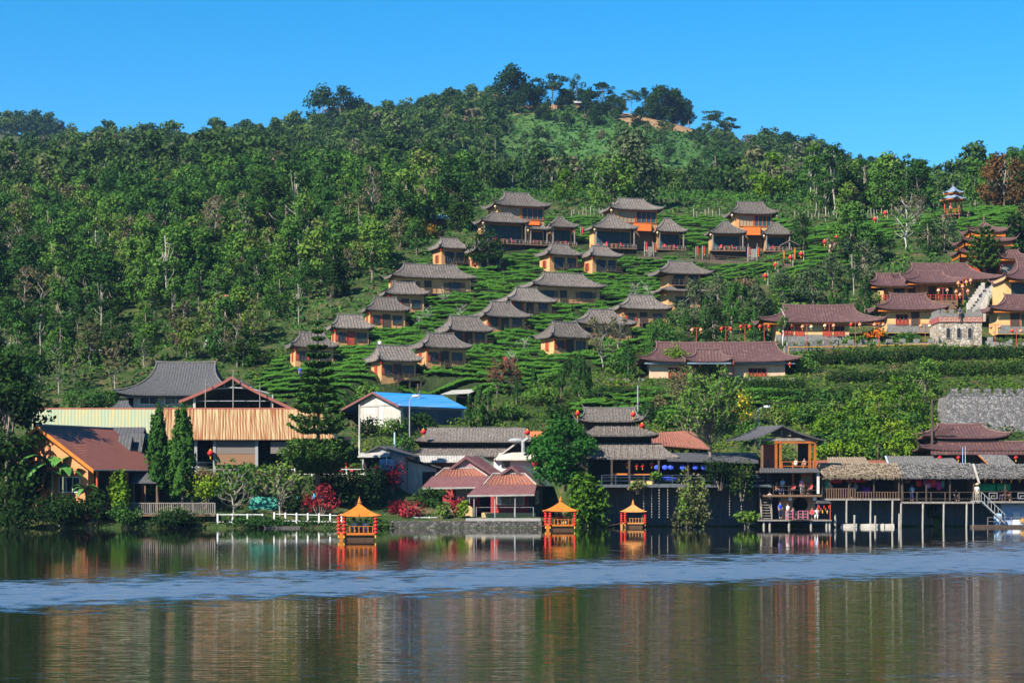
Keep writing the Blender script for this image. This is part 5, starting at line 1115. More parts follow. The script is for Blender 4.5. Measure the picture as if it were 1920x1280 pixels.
m_ = MB(); m_.prism([(wl_,-2),(wr_,-2),(wr_,f(wr_)),(0,f(0)),(wl_,f(wl_))], 0, L-0.5); m_.build('wall', OFFW, r)
m_ = MB(); m_.box(wl_-0.02, wr_+0.02, -0.05, -0.003, S.z(762), S.z(759)); m_.box(0.35,0.47,-0.05,-0.003,0.2,S.z(762)-0.003); m_.build('wall_batten', CONC, r)
m_ = MB(); m_.box(wr_+0.003, wr_+0.05, 0.4, L-1, -1, zz_-0.25); m_.build('side_wall', MATS['retaining_wall'], r)
m_ = MB(); m_.tube([(wr_+0.9, 2, zr-0.3), (wr_+0.9, 2, zr+0.9)], 0.12, 6); m_.build('vent_pipe', DARKW, r)
m_ = MB(); m_.slab([(-hwL-2.6,-0.2,zl-0.5),(-hwL-0.05,-0.2,zl-0.05),(-hwL-0.05,6,zl-0.05),(-hwL-2.6,6,zl-0.5)], 0.06); m_.build('lean_to_roof', BLUESH, r)
S = Site(870, 748, 244, 0); r = root('pale_canopy', S.o, 0, 'pale grey sagging canopy behind the right end of the blue roof', 'canopy'); m_ = MB(); m_.slab([(S.x(826),0,S.z(739)),(S.x(880),0,S.z(737)),(S.x(900),3,S.z(726)),(S.x(846),3,S.z(729))], 0.05); m_.build('sheet', CONC, r)
for q in (830, 878): m_ = MB(); m_.tube([(S.x(q),0.1,-1),(S.x(q),0.1,S.z(739))], 0.05, 5); m_.build('pole', STEEL, r)
# small grey shed
S = Site(730, 900, 216, rad(-16)); r = root('grey_gabled_shed', S.o, S.rz, 'small grey gabled shed with a corrugated awning behind the blue signboard', 'shed')
zr = S.z(835); m_ = MB(); groof(m_, (S.x(713),-0.4,zr), (S.x(713),7,zr), 3.1, 1.15, 0.12, 0.5, 0.03, sides=(1,)); groof(m_, (S.x(713),-0.4,zr), (S.x(713),7,zr), 2.6, 1.15, 0.12, 0.5, 0.03, sides=(-1,)); m_.build('roof', TILE2, r)
m_ = MB(); xc = S.x(713); m_.prism([(xc-2.2,-1.5),(xc+2.7,-1.5),(xc+2.7,zr-1.15),(xc,zr-0.16),(xc-2.2,zr-1.12)], 0.0, 6.5); m_.build('wall', STEEL, r)
m_ = MB(); rolled(m_, (xc-2.3,-0.1,S.z(848)),(xc+1.4,-0.1,S.z(848)),(xc+1.4,-1.2,S.z(856)),(xc-2.3,-1.2,S.z(856)), period=0.3, amp=0.05); m_.build('awning', CONC, r)
m_ = MB(); m_.box(xc-2.0, xc+1.2, -0.06, -0.003, 0.9, S.z(857)); m_.build('opening', VOID, r)
S = Site(800, 912, 217, 0); r = root('whitewashed_shed', S.o, 0, 'stained whitewashed shed with a dark lean-to roof right of the blue signboard', 'shed'); m_ = MB(); m_.hexa([(S.x(765),0,-1),(S.x(818),0,-1),(S.x(818),5,-1),(S.x(765),5,-1),(S.x(765),0,S.z(864)),(S.x(818),0,S.z(878)),(S.x(818),5,S.z(878)),(S.x(765),5,S.z(864))]); m_.build('wall', OFFW, r)
m_ = MB(); m_.slab([(S.x(745),-0.6,S.z(852)),(S.x(828),-0.6,S.z(876)),(S.x(828),5.5,S.z(876)),(S.x(745),5.5,S.z(852))], 0.12); m_.build('roof', TILE2, r); m_ = MB(); m_.box(S.x(792), S.x(816), -0.04, -0.003, -0.5, S.z(884)); m_.build('opening', VOID, r)
# long double thatched hall
S = Site(880, 880, 224, 0); r = root('double_thatched_hall', S.o, 0, 'long hall with two tiers of grey thatch behind the twin red gables', 'hall')
z1 = S.z(827,-2.5); m_ = MB(); croof(m_, S.x(893), 1, z1, (1006-778)/2/S.k, 3.5, (985-800)/2/S.k, S.z(802,1)-z1, 0.2, 0.36, 0.05, pw=1.8); o = m_.build('upper_roof', THATCH, r)
m_ = MB(); n_ = 44
for i in range(n_): x = S.x(801)+(S.x(985)-S.x(801))*i/(n_-1); m_.box(x-0.035, x+0.035, 0.95, 1.05, S.z(802,1)-0.1, S.z(802,1)+0.16)
m_.box(S.x(800), S.x(986), 0.9, 1.1, S.z(802,1)-0.12, S.z(802,1)+0.05); m_.build('ridge_comb', RIDGE, o)
m_ = MB(); rolled(m_, (S.x(790,-1.5),-1.5,S.z(838,-1.5)),(S.x(985,-1.5),-1.5,S.z(838,-1.5)),(S.x(992,-4),-4,S.z(854,-4)),(S.x(768,-4),-4,S.z(854,-4)), period=0.36, amp=0.05, thick=0.14); m_.build('lower_roof', THATCH, r)
m_ = MB(); rolled(m_, (S.x(780,-4.1),-4.1,S.z(854.5,-4.1)),(S.x(872,-4.1),-4.1,S.z(854.5,-4.1)),(S.x(872,-5),-5,S.z(866,-5)),(S.x(784,-5),-5,S.z(866,-5)), period=0.3, amp=0.06, thick=0.05); m_.build('corrugated_awning', CONC, r)
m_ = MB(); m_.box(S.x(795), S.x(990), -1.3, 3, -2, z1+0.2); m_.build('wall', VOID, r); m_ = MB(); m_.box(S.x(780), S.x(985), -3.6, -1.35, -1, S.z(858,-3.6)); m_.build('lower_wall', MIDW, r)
lantern(S.w(S.x(794,-3), -3, S.z(803,-3)), 'red lantern at the left ridge end of the double thatched hall', 'red lanterns on the shore buildings', s=1.5); lantern(S.w(S.x(989,-3), -3, S.z(804,-3)), 'red lantern at the right ridge end of the double thatched hall', 'red lanterns on the shore buildings', s=1.5)
S = Site(1000, 815, 228, 0); r = root('orange_tiled_shed', S.o, 0, 'glimpse of an orange tiled shed roof left of the round green tree', 'shed'); m_ = MB(); rolled(m_, (S.x(986),2,S.z(808)),(S.x(1018),2,S.z(808)),(S.x(1018),0,S.z(817)),(S.x(990),0,S.z(817)), period=0.35, amp=0.06); m_.build('roof', M('orange_tile', (0.50,0.13,0.04), (0.36,0.09,0.035), 3), r); m_ = MB(); m_.box(S.x(992), S.x(1016), 0.2, 2, -2, S.z(818)); m_.build('wall', OCHRE, r)
# white dormered house
S = Site(962, 892, 219, 0); r = root('white_gabled_house', S.o, 0, 'white house with a pale gable roof squeezed between the red gables and the round tree', 'house')
m_ = MB(); m_.box(S.x(926), S.x(1004), 0, 5, -2, S.z(862)); m_.build('wall', WHITE, r)
ax = S.x(972); az = S.z(826); m_ = MB(); m_.slab([(ax,-0.5,az),(ax,4,az),(S.x(926),4,S.z(860)),(S.x(926),-0.5,S.z(860))], 0.22); m_.slab([(ax+0.01,-0.5,az),(S.x(1010),-0.5,S.z(858)),(S.x(1010),4,S.z(858)),(ax+0.01,4,az)], 0.22); m_.build('roof', OFFW, r)
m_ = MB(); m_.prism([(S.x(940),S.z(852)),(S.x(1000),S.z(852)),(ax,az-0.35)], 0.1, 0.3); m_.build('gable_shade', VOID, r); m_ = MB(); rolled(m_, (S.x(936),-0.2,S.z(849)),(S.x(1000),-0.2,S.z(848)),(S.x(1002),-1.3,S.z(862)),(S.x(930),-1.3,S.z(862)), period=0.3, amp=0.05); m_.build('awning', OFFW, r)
m_ = MB(); m_.tube([(S.x(981),-0.8,S.z(848)),(S.x(981),-0.8,S.z(828)),(S.x(990),-0.8,S.z(822))], 0.22, 8); m_.build('chimney_pipe', STEEL, r); m_ = MB(); m_.ball((S.x(968),-0.6,S.z(826)),(0.9,0.3,0.3)); m_.build('water_tank', STEEL, r)
window(r, S.x(948), 0, S.z(874), 0.8, 0.6, DARKW); lantern(S.w(S.x(1003,-1),-1,S.z(862,-1)), 'red lantern at the corner of the white gabled house', 'red lanterns on the shore buildings', s=1.6)
# twin red gabled houses
def twin(ax, ay, d, lab, el, er, sal, awn, walls, base, grn, short):
    S = Site(ax, base, d, 0); r = root('red_gabled_house', S.o, 0, lab, 'house'); zr = S.z(ay); L = 7.5; k = S.k; sx = (grn[0]-0)/k
    # ridge runs back and to the right
    A = Vector((0,-0.6,zr)); dxb = grn[0]/k; B = Vector((dxb, L, zr-0.1)); eL = Vector((S.x(el[0]),-0.6,S.z(el[1]))); eR = Vector((S.x(er[0]),-0.6,S.z(er[1]))); off = B-A
    m_ = MB(); m_.slab([A, B, eL+off, eL], 0.16); m_.build('roof_left', MAROON, r)
    mid = 0.48; m_ = MB(); rolled(m_, A+Vector((0.005,0,0)), A+off*mid, eR+off*mid, eR, period=0.35, amp=0.04); m_.build('roof_right', MAROON, r)
    m_ = MB(); rolled(m_, A+off*mid+Vector((0.01,0.02,0.05)), B+Vector((0,0,0.05)), eR+off+Vector((0,0,0.05)), eR+off*mid+Vector((0.01,0.02,0.05)), period=0.5, amp=0.015); m_.build('green_roof', GRNROOF, r)
    m_ = MB(); t = 0.3
    for e in (eL, eR): m_.hexa([A+Vector((0,-0.1,-t)), e+Vector((0,-0.1,-t)), e+Vector((0,-0.003,-t)), A+Vector((0,-0.003,-t)), A+Vector((0,-0.1,0.05)), e+Vector((0,-0.1,0.05)), e+Vector((0,-0.003,0.05)), A+Vector((0,-0.003,0.05))])
    m_.build('barge_board', MAROON, r)
    m_ = MB(); m_.prism([(eL.x*0.8, eL.z+0.1), (eR.x*0.8, eR.z+0.1), (0, zr-0.25)], -0.3, -0.1); m_.build('gable', M('pink_gable', (0.32,0.19,0.195), (0.26,0.15,0.155), 2), r)
    a, b_, t_, bt = sal; m_ = MB(); rolled(m_, (S.x(a+18,-0.3),-0.35,S.z(t_)), (S.x(b_-22,-0.3),-0.35,S.z(t_)), (S.x(b_,-1.9),-1.9,S.z(bt,-1.9)), (S.x(a,-1.9),-1.9,S.z(bt,-1.9)), period=0.42, amp=0.13); sa = m_.build('porch_roof', SALMON, r)
    m_ = MB(); m_.tube([(S.x(a,-1.9),-1.95,S.z(bt,-1.9)+0.06),(S.x(a+18,-0.3),-0.4,S.z(t_)+0.1),(S.x(b_-22,-0.3),-0.4,S.z(t_)+0.1),(S.x(b_,-1.9),-1.95,S.z(bt,-1.9)+0.06)], 0.09, 5); m_.build('ridge_roll', CONC, sa)
    a, b_, t_, bt = awn; m_ = MB(); rolled(m_, (S.x(a+20,-1.8),-1.85,S.z(t_,-1.8)), (S.x(b_,-1.8),-1.85,S.z(t_,-1.8)), (S.x(b_-4,-4.2),-4.2,S.z(bt,-4.2)), (S.x(a,-4.2),-4.2,S.z(bt+2,-4.2)), period=0.3, amp=0.045, thick=0.05); aw = m_.build('awning', MAROON, r)
    m_ = MB(); m_.hexa([(S.x(a,-4.2),-4.25,S.z(bt+5,-4.2)),(S.x(b_-4,-4.2),-4.25,S.z(bt+3,-4.2)),(S.x(b_-4,-4.2),-4.21,S.z(bt+3,-4.2)),(S.x(a,-4.2),-4.21,S.z(bt+5,-4.2)),(S.x(a,-4.2),-4.25,S.z(bt+1.6,-4.2)),(S.x(b_-4,-4.2),-4.25,S.z(bt,-4.2)),(S.x(b_-4,-4.2),-4.21,S.z(bt,-4.2)),(S.x(a,-4.2),-4.21,S.z(bt+1.6,-4.2))]); m_.build('valance', CONC, aw)
    a, b_ = walls; m_ = MB(); m_.box(S.x(a), S.x(b_), 0, 6, -1.2, S.z(awn[2])+0.4); m_.build('wall', M('deep_red_plaster', (0.30,0.035,0.04), (0.24,0.028,0.032), 1.5), r)
    m_ = MB(); x1 = S.x(b_); m_.hexa([(x1+0.003,0,-1.2),(x1+1.6,3.2,-1.2),(x1+1.6,6,-1.2),(x1+0.003,6,-1.2),(x1+0.003,0,S.z(awn[2])+0.3),(x1+1.6,3.2,S.z(awn[2])+0.3),(x1+1.6,6,S.z(awn[2])+0.3),(x1+0.003,6,S.z(awn[2])+0.3)]); m_.build('side_wall', RETAIN, r)
    return S, r
Sa, ra = twin(874, 855, 216, 'left one of the twin red brown gabled houses, set back behind the shrubs', (832,886), (936,896), (816,914,879,893), (790,916,893,912), (830,900), 940, (52,), 'left')
window(ra, Sa.x(875), 0, 0.4, 2.2, 1.2, OFFW)
m_ = MB(); railing(m_, [(Sa.x(838,-3.4),-3.4,-0.2),(Sa.x(880,-3.4),-3.4,-0.2)], 0.8, 1.2, 0.03); m_.build('railing', STEEL, ra)
Sb, rb = twin(959, 873, 211.5, 'right one of the twin red brown gabled houses, nearer the water', (918,901), (1002,910), (907,1006,889,909), (876,1006,909,926), (920,991), 968, (40,), 'right')
window(rb, Sb.x(957), 0, Sb.z(945), 2.9, 1.0, OFFW, bars=1); window(rb, Sb.x(1002,2.0)+0.02, 1.6, Sb.z(943), 0.7, 1.3, WHITE)
m_ = MB(); x0, x1 = Sb.x(903,-2), Sb.x(1004,-2); m_.box(x0, x1, -2.4, 0.5, -1.6, Sb.z(961,-2)); m_.build('plinth', M('cream_plinth', (0.44,0.32,0.155), (0.36,0.26,0.12), 1.2), rb)
for q in (889, 928, 966): m_ = MB(); m_.tube([(Sb.x(q,-4),-4,-1.6),(Sb.x(q,-4),-4,Sb.z(926,-4))], 0.06, 6); m_.build('awning_post', STEEL, rb)
m_ = MB(); railing(m_, [(Sb.x(893,-3.6),-3.6,Sb.z(968,-3.6)),(Sb.x(1000,-3.6),-3.6,Sb.z(968,-3.6))], 1.0, 2.2, 0.03, (1.0,)); m_.build('railing', STEEL, rb)
r = root('cream_garden_wall', pt(845, 968, 210), 0, 'rounded cream garden wall left of the nearer red gabled house', 'wall'); m_ = MB(); m_.prism([(-2.4,-1),(2.4,-1),(2.4,0.95),(2.1,1.2),(-1.8,1.15),(-2.4,0.8)], -0.25, 0.25); m_.build('wall_body', MATS['cream_plinth'], r)
r = root('stone_quay', pt(900, 985, 202.4), 0, 'low stone edged quay below the red gabled houses', 'quay'); m_ = MB(); m_.box(-9.5, 6.5, -0.8, 2.5, -1.2, 0.5); m_.build('quay_body', stonemat('quay_stone', (0.03,0.028,0.025), (0.06,0.055,0.048), (0.13,0.12,0.105), 4.0, (0.02,0.02,0.018)), r); m_ = MB(); m_.box(-1.5, 6.4, -0.75, 2.4, 0.502, 0.75); m_.build('slab', CONC, r)
# ------------------------------------------------------------------ tiered lakeside restaurant
S = Site(1170, 906, 212, 0); r = root('tiered_restaurant', S.o, 0, 'dark lakeside restaurant under three stacked grey thatched roofs', 'restaurant'); k = S.k
z1 = S.z(789,0); m_ = MB(); croof(m_, S.x(1143,3.5), 3.5, z1, (1204-1081)/2/k, 3.4, (1186-1090)/2/k, S.z(766,3.5)-z1, 0.35, 0.36, 0.05, pw=2.2); o = m_.build('top_roof', THATCH, r); m_ = MB(); cridge(m_, S.x(1143,3.5), 3.5, z1, (1204-1081)/2/k, 3.4, (1186-1090)/2/k, S.z(766,3.5)-z1, 0.35, 2.2, r=0.09, tip=0.9, horn=0.6); m_.build('ridge_roll', RIDGE, o)
def tier(name, el, er, ey_, tl, tr, ty, Y, hd, td):
    z = S.z(ey_, Y-hd); cx = (S.x(el, Y)+S.x(er, Y))/2; ex = (er-el)/2/k; m_ = MB(); croof(m_, cx, Y, z, ex, hd, (tr-tl)/2/k, S.z(ty, Y-td)-z, 0.25, 0.36, 0.05, pw=1.2, ry=td, rows=6, inner=0.8); o = m_.build(name, THATCH, r)
    m_ = MB(); n_ = int(ex*2/0.75)
    for i in range(n_):   # pale battens lying down the slope
        u = -ex*0.86+ex*1.72*i/(n_-1); f = min(1, max(0.12, (1-abs(u)/ex)*1.6)); zt = S.z(ty, Y-td); rxx = (tr-tl)/2/k
        if abs(u) < rxx: m_.tube([(cx+u, Y-hd+0.05, z+0.08), (cx+u, Y-hd+(hd-td)*0.5, z+(zt-z)*0.46+0.09), (cx+u, Y-td-0.02, zt+0.07)], 0.035, 4)
    m_.build('batten', GREYW, o); return o
tier('middle_roof', 1082, 1231, 816, 1105, 1190, 798, 3.2, 4.6, 2.6)
tier('lower_roof', 1085, 1266, 859, 1106, 1225, 831, 3.0, 6.2, 3.4)
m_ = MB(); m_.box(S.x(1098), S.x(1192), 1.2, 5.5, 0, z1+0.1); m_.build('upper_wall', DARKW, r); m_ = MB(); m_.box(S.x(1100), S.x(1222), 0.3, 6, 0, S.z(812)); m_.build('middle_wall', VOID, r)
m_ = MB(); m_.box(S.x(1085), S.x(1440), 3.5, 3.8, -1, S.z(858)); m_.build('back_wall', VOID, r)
zf = S.z(908,-4); m_ = MB(); m_.box(S.x(1090,-4), S.x(1448,-4), -5.2, 3.4, zf-0.3, zf); m_.build('deck', RETAIN, r)
m_ = MB(); m_.slab([(S.x(1250,-4),-5.0,S.z(862,-5)),(S.x(1420,-4),-5.0,S.z(866,-5)),(S.x(1420,3),3.4,S.z(848,3)),(S.x(1250,3),3.4,S.z(848,3))], 0.15); m_.build('side_roof', TILE2, r)
m_ = MB(); railing(m_, [(S.x(1128,-5),-5.05,zf),(S.x(1446,-5),-5.05,zf)], 1.0, 1.5, 0.05, (1.0,0.75,0.4)); m_.build('railing', M('dark_blue_rail', (0.02,0.03,0.055), (0.03,0.045,0.075), 3), r)
for q in (1100, 1147, 1180, 1235, 1290, 1345, 1400, 1440): m_ = MB(); m_.box(S.x(q,-4.6)-0.1, S.x(q,-4.6)+0.1, -4.7, -4.5, zf, S.z(862,-5)); m_.build('post', DARKW, r)
m_ = MB(); m_.box(S.x(1147,-4), S.x(1176,-4), -4.3, -4.1, S.z(890,-4), S.z(887,-4)); m_.box(S.x(1182,-4), S.x(1236,-4), -4.3, -4.1, S.z(891,-4), S.z(888,-4)); m_.build('counter', ORANGE, r)
for i in range(3): m_ = MB(); x0 = S.x(1182+i*15,-3.5); m_.box(x0, x0+0.7, -3.9, -3.6, zf, zf+0.45); m_.build('bench', M('pale_bench', (0.55,0.40,0.14), (0.46,0.32,0.11), 2), r)
for i, q in enumerate((1232,1247,1258,1280,1304,1320)): m_ = MB(); m_.ball((S.x(q,-4.5),-4.5,S.z(876,-4.5)),(0.32,0.1,0.26),8,6); m_.build('blue_ornament', M('blue_glaze', (0.03,0.06,0.45), (0.05,0.10,0.60), 3, rough=0.3), r)
m_ = MB(); m_.ball((S.x(1252,-4.6),-4.6,S.z(897,-4.6)),(0.95,0.2,0.22),8,6); m_.build('blue_cloth_cover', MATS['blue_glaze'], r)
for i, q in enumerate((1176,1205,1222,1194)): lantern(S.w(S.x(q,-2.5),-2.5,S.z(866+i % 2*3,-2.5)), ('leftmost','second','rightmost','third')[i if i != 2 else 2]+' small red lantern under the lowest roof of the tiered restaurant', 'red lanterns on the shore buildings', s=1.0)
for q, y_, nm in ((1083,769,'left end of the top roof'),(1187,771,'right end of the top roof'),(1204,792,'right corner of the middle roof')): lantern(S.w(S.x(q,0),0,S.z(y_,0)), 'red lantern at the %s of the tiered restaurant' % nm, 'red lanterns on the shore buildings', s=1.3)
S = Site(1245, 835, 222, 0); r = root('salmon_roofed_house', S.o, 0, 'salmon tiled roof showing between the tiered restaurant and the bare tangled tree', 'house'); m_ = MB(); rolled(m_, (S.x(1222),3,S.z(810)),(S.x(1300),3,S.z(806)),(S.x(1330),-1,S.z(842)),(S.x(1205),-1,S.z(832)), period=0.35, amp=0.07); m_.build('roof', SALMON, r); m_ = MB(); m_.box(S.x(1215), S.x(1320), 0, 4, -3, S.z(835)); m_.build('wall', OCHRE, r)
# retaining wall along the shore
r = root('retaining_wall', pt(1500, 985, 210.6), 0, 'dark blue grey retaining wall under the stilted shops', 'wall'); m_ = MB(); o0 = r.location; x0, x1 = pt(1096,985,210.6).x-o0.x, 95-o0.x; m_.box(x0, x1, -0.25, 0.6, -2.2, 4.6); m_.build('wall_body', RETAIN, r)
TEAK = M('orange_teak', (0.30,0.085,0.012), (0.20,0.055,0.010), 2.5, (1,1,0.3), 0.55)
# ------------------------------------------------------------------ timber tea house on the water
S = Site(1480, 987, 206.5, 0); r = root('timber_tea_house', S.o, 0, 'three storey timber tea house with an orange framed top room over the water', 'tea house'); k = S.k
z3 = S.z(882); z2 = S.z(927); zd = S.z(972)
m_ = MB(); p_ = Vector((S.x(1466),-0.6,S.z(797))); q_ = p_+Vector((-2.0,5.2,0.05)); 
for s, ex_, ez in ((-1, S.x(1402), S.z(823)), (1, S.x(1545), S.z(824))):
    e = Vector((ex_,-0.6,ez)); mid = p_.lerp(e, 0.5)-Vector((0,0,0.38)); off = Vector((-2.0,5.2,0.05)); N = 7
    pts = [(p_*(1-t)**2+mid*2*t*(1-t)+e*t*t) for t in [i/N for i in range(N+1)]]
    for a, b_ in zip(pts[:-1], pts[1:]): m_.slab([a, b_, b_+off, a+off], 0.14)
ro = m_.build('roof', TILE2, r)
m_ = MB(); ww = S.x(1530)-S.x(1428)
m_.prism([(S.x(1440),S.z(818)),(S.x(1528),S.z(818)),(S.x(1466),S.z(801))], 0.1, 0.16); m_.build('gable_panel', DARKW, r)
m_ = MB()
for q in (1450, 1466, 1482, 1500): m_.box(S.x(q)-0.06, S.x(q)+0.06, 0.02, 0.097, S.z(818), S.z(818)+(S.z(804)-S.z(818))*(0.9-abs(q-1466)/70))
m_.box(S.x(1428), S.x(1532), -0.1, 0.097, S.z(826), S.z(821)); m_.build('gable_strut', GREYW, r)
for q in (1429, 1455, 1463, 1518, 1528): m_ = MB(); ya = 0.0 if q < 1450 else -0.15; m_.box(S.x(q)-0.13, S.x(q)+0.13, ya, ya+0.25, z3, S.z(826)); m_.build('post', MIDW if q in (1429,) else TEAK, r)
m_ = MB(); m_.box(S.x(1452), S.x(1530), -0.2, -0.002, S.z(831), S.z(827)); m_.build('orange_beam', TEAK, r)
m_ = MB(); railing(m_, [(S.x(1466),-0.12,z3),(S.x(1526),-0.12,z3)], 0.95, 1.2, 0.07); m_.build('railing', TEAK, r)
m_ = MB(); m_.box(S.x(1420), S.x(1530), -0.4, 3.6, z3-0.25, z3); m_.build('upper_floor', MIDW, r)
m_ = MB(); m_.box(S.x(1464), S.x(1472), 3.3, 3.5, z3, S.z(822)); m_.build('back_wall', VOID, r); m_ = MB(); m_.box(S.x(1505), S.x(1530), 3.3, 3.5, z3, S.z(822)); m_.build('back_wall', VOID, r)
m_ = MB(); m_.box(S.x(1436), S.x(1466), 3.0, 3.1, z3, S.z(832)); m_.build('red_screen', M('salmon_screen', (0.25,0.085,0.06), (0.18,0.06,0.045), 3, (4,1,0.5)), r)
m_ = MB(); rolled(m_, (S.x(1424),-0.1,S.z(877.5)),(S.x(1532),-0.1,S.z(877.5)),(S.x(1535),-1.3,S.z(885,-1.3)),(S.x(1422),-1.3,S.z(885,-1.3)), period=0.28, amp=0.05, thick=0.05); m_.build('awning', TILE2, r)
m_ = MB(); m_.box(S.x(1430), S.x(1538), -1.0, 3.4, z2-0.22, z2); m_.build('middle_floor', MIDW, r)
m_ = MB(); m_.box(S.x(1428), S.x(1534), 2.6, 2.8, z2, z3-0.26); m_.build('middle_back', VOID, r)
m_ = MB(); m_.box(S.x(1505), S.x(1527), 1.2, 1.3, z2, z3-0.3); o = m_.build('orange_door', TEAK, r); m_ = MB(); m_.box(S.x(1510), S.x(1522), 1.13, 1.197, S.z(904), S.z(893)); m_.build('door_pane', GLASS, o)
m_ = MB(); m_.box(S.x(1490)-0.1, S.x(1490)+0.1, 1.1, 1.25, z2, z3-0.3); m_.build('orange_post', TEAK, r)
m_ = MB(); railing(m_, [(S.x(1448),-0.9,z2),(S.x(1534),-0.9,z2)], 0.9, 1.6, 0.035, (1.0,0.55)); m_.build('middle_railing', DARKW, r)
m_ = MB(); m_.box(S.x(1529), S.x(1533.5), -0.99, -0.93, S.z(925), S.z(886)); bn = m_.build('white_banner', WHITE, r); m_ = MB()
for i, (u, v) in enumerate(((0.25,0.1),(0.55,0.17),(0.3,0.26),(0.6,0.36),(0.35,0.5),(0.6,0.62),(0.3,0.74),(0.55,0.86))): x0 = S.x(1529)+u*0.16; zz = S.z(886)-v*2.0; m_.box(x0, x0+0.10, -1.0, -0.992, zz-0.06, zz); m_.box(x0+0.03, x0+0.06, -1.0, -0.992, zz-0.16, zz-0.061)
m_.build('banner_mark', REDC, bn)
# lower storey: board wall with the round opening
xa, xb = S.x(1466), S.x(1531); xc = S.x(1502.5); zc = S.z(945.5); R = 0.78; m_ = MB(); N = 24
ring = [(xc+R*math.cos(2*math.pi*i/N), zc+R*math.sin(2*math.pi*i/N)) for i in range(N)]; outer = []
for x, z in ring:
    dx, dz = x-xc, z-zc; t = min((xb-xc)/dx if dx > 1e-6 else ((xa-xc)/dx if dx < -1e-6 else 1e9), (z2-0.23-zc)/dz if dz > 1e-6 else ((zd-zc)/dz if dz < -1e-6 else 1e9)); outer.append((xc+dx*t, zc+dz*t))
corn = [(xb, z2-0.23), (xa, z2-0.23), (xa, zd), (xb, zd)]
vs = [(x, 0.9, z) for x, z in ring]+[(x, 0.9, z) for x, z in outer]+[(x, 0.9, z) for x, z in corn]; fs = []
for i in range(N):
    j = (i+1) % N; a, b_ = outer[i], outer[j]; c_ = [q for q in range(4) if min(a[0], b_[0])-1e-6 <= corn[q][0] <= max(a[0], b_[0])+1e-6 and min(a[1], b_[1])-1e-6 <= corn[q][1] <= max(a[1], b_[1])+1e-6 and abs(a[0]-b_[0]) > 1e-4 and abs(a[1]-b_[1]) > 1e-4]
    fs.append((i, j, N+j)+((2*N+c_[0],) if c_ else ())+(N+i,))
n0 = len(vs); vs += [(x, y+0.12, z) for x, y, z in vs]; fs += [tuple(q+n0 for q in reversed(f)) for f in fs]+[(i, (i+1) % N, n0+(i+1) % N, n0+i) for i in range(N)]
m_.add(vs, fs); m_.build('board_wall', M('pale_boards', (0.30,0.19,0.125), (0.22,0.135,0.09), 2.5, (5,1,0.3), 0.85), r)
m_ = MB(); pr = [(xc+(R+0.02)*math.cos(2*math.pi*i/N), 0.86, zc+(R+0.02)*math.sin(2*math.pi*i/N)) for i in range(N+1)]; m_.tube(pr, 0.055, 5); m_.build('round_frame', DARKW, r)
m_ = MB(); m_.box(S.x(1424), S.x(1531), 2.6, 2.8, zd-0.5, z2-0.23); m_.build('lower_back', VOID, r); m_ = MB(); m_.box(S.x(1462), S.x(1466)-0.003, 0.8, 1.0, zd, z2-0.23); m_.build('lower_post', RETAIN, r)
for q in (1480, 1526): m_ = MB(); m_.box(S.x(q)-0.17, S.x(q)+0.17, -0.7, -0.5, z2-0.6, z2-0.225); m_.build('lamp_box', WHITE, r)
# landing stage with piles
S2 = Site(1480, 987, 205.0, 0); r2 = root('landing_stage', S2.o, 0, 'weathered landing stage on piles before the timber tea house', 'jetty'); m_ = MB(); m_.box(S2.x(1420), S2.x(1556), -1.3, 2.4, S2.z(974)-0.12, S2.z(974)); m_.build('deck', GREYW, r2)
for q in (1441, 1477, 1518, 1547, 1553, 1430): m_ = MB(); m_.tube([(S2.x(q),-1.0,-1.4),(S2.x(q),-1.0,S2.z(974)-0.12)], 0.12, 8); m_.build('pile', M('pale_pile', (0.29,0.27,0.24), (0.16,0.148,0.13), 3, (1,1,0.5)), r2)
m_ = MB(); zq = S2.z(974); x0, x1 = S2.x(1472), S2.x(1526)
for a, b_ in ((1471,1484),(1494,1512)):
    m_ = MB(); railing(m_, [(S2.x(a),-1.0,zq),(S2.x(b_),-1.0,zq)], 0.95, 0.5, 0.04, (1.0,0.66,0.33)); m_.build('pink_lattice_rail', M('pink_rail', (0.42,0.13,0.20), (0.34,0.09,0.15), 3), r2)
m_ = MB(); m_.tube([(S2.x(1477+i*6),-1.35,zq-0.08+0.14*math.sin(math.pi*i/7)) for i in range(8)], 0.07, 6); m_.build('arched_edge', DARKW, r2)
r3 = root('staircase', S2.w(S2.x(1440), 0.6, zq), 0, 'weathered wooden staircase up the left side of the timber tea house', 'stairs'); m_ = MB()
for i in range(9): m_.box(S2.x(1440+i*0.3)-0.55-S2.x(1440), 0.45, 0.2*i, 0.2*i+0.25, (z2-zd)*i/9+0.1, (z2-zd)*i/9+0.18)
m_.build('tread', GREYW, r3); 
for s in (-0.6, 0.5): m_ = MB(); m_.tube([(s,-0.1,0.0),(s,2.0,z2-zd)], 0.06, 5); m_.tube([(s,-0.1,0.9),(s,2.0,z2-zd+0.9)], 0.04, 5); m_.tube([(s,-0.05,0),(s,-0.05,0.95)], 0.05, 5); m_.build('stringer', GREYW, r3)
r3 = root('souvenir_stall', S2.w(S2.x(1543), -0.4, zq), 0, 'little roofed souvenir stall hung with red trinkets on the landing stage', 'stall'); m_ = MB(); m_.prism([(-0.8,1.75),(0.8,1.75),(0.55,2.0),(-0.6,2.05)], -0.5, 0.6); m_.build('roof', TILE2, r3)
for s in (-0.65, 0.65): m_ = MB(); m_.box(s-0.05, s+0.05, -0.4, -0.3, 0, 1.75); m_.build('post', REDW, r3)
for i in range(7): m_ = MB(); m_.ball((-0.5+i*0.17,-0.35,1.35-0.25*(i % 3)),(0.07,0.07,0.2),6,5); m_.build('trinket', (REDC, SALMON, GOLD)[i % 3], r3)
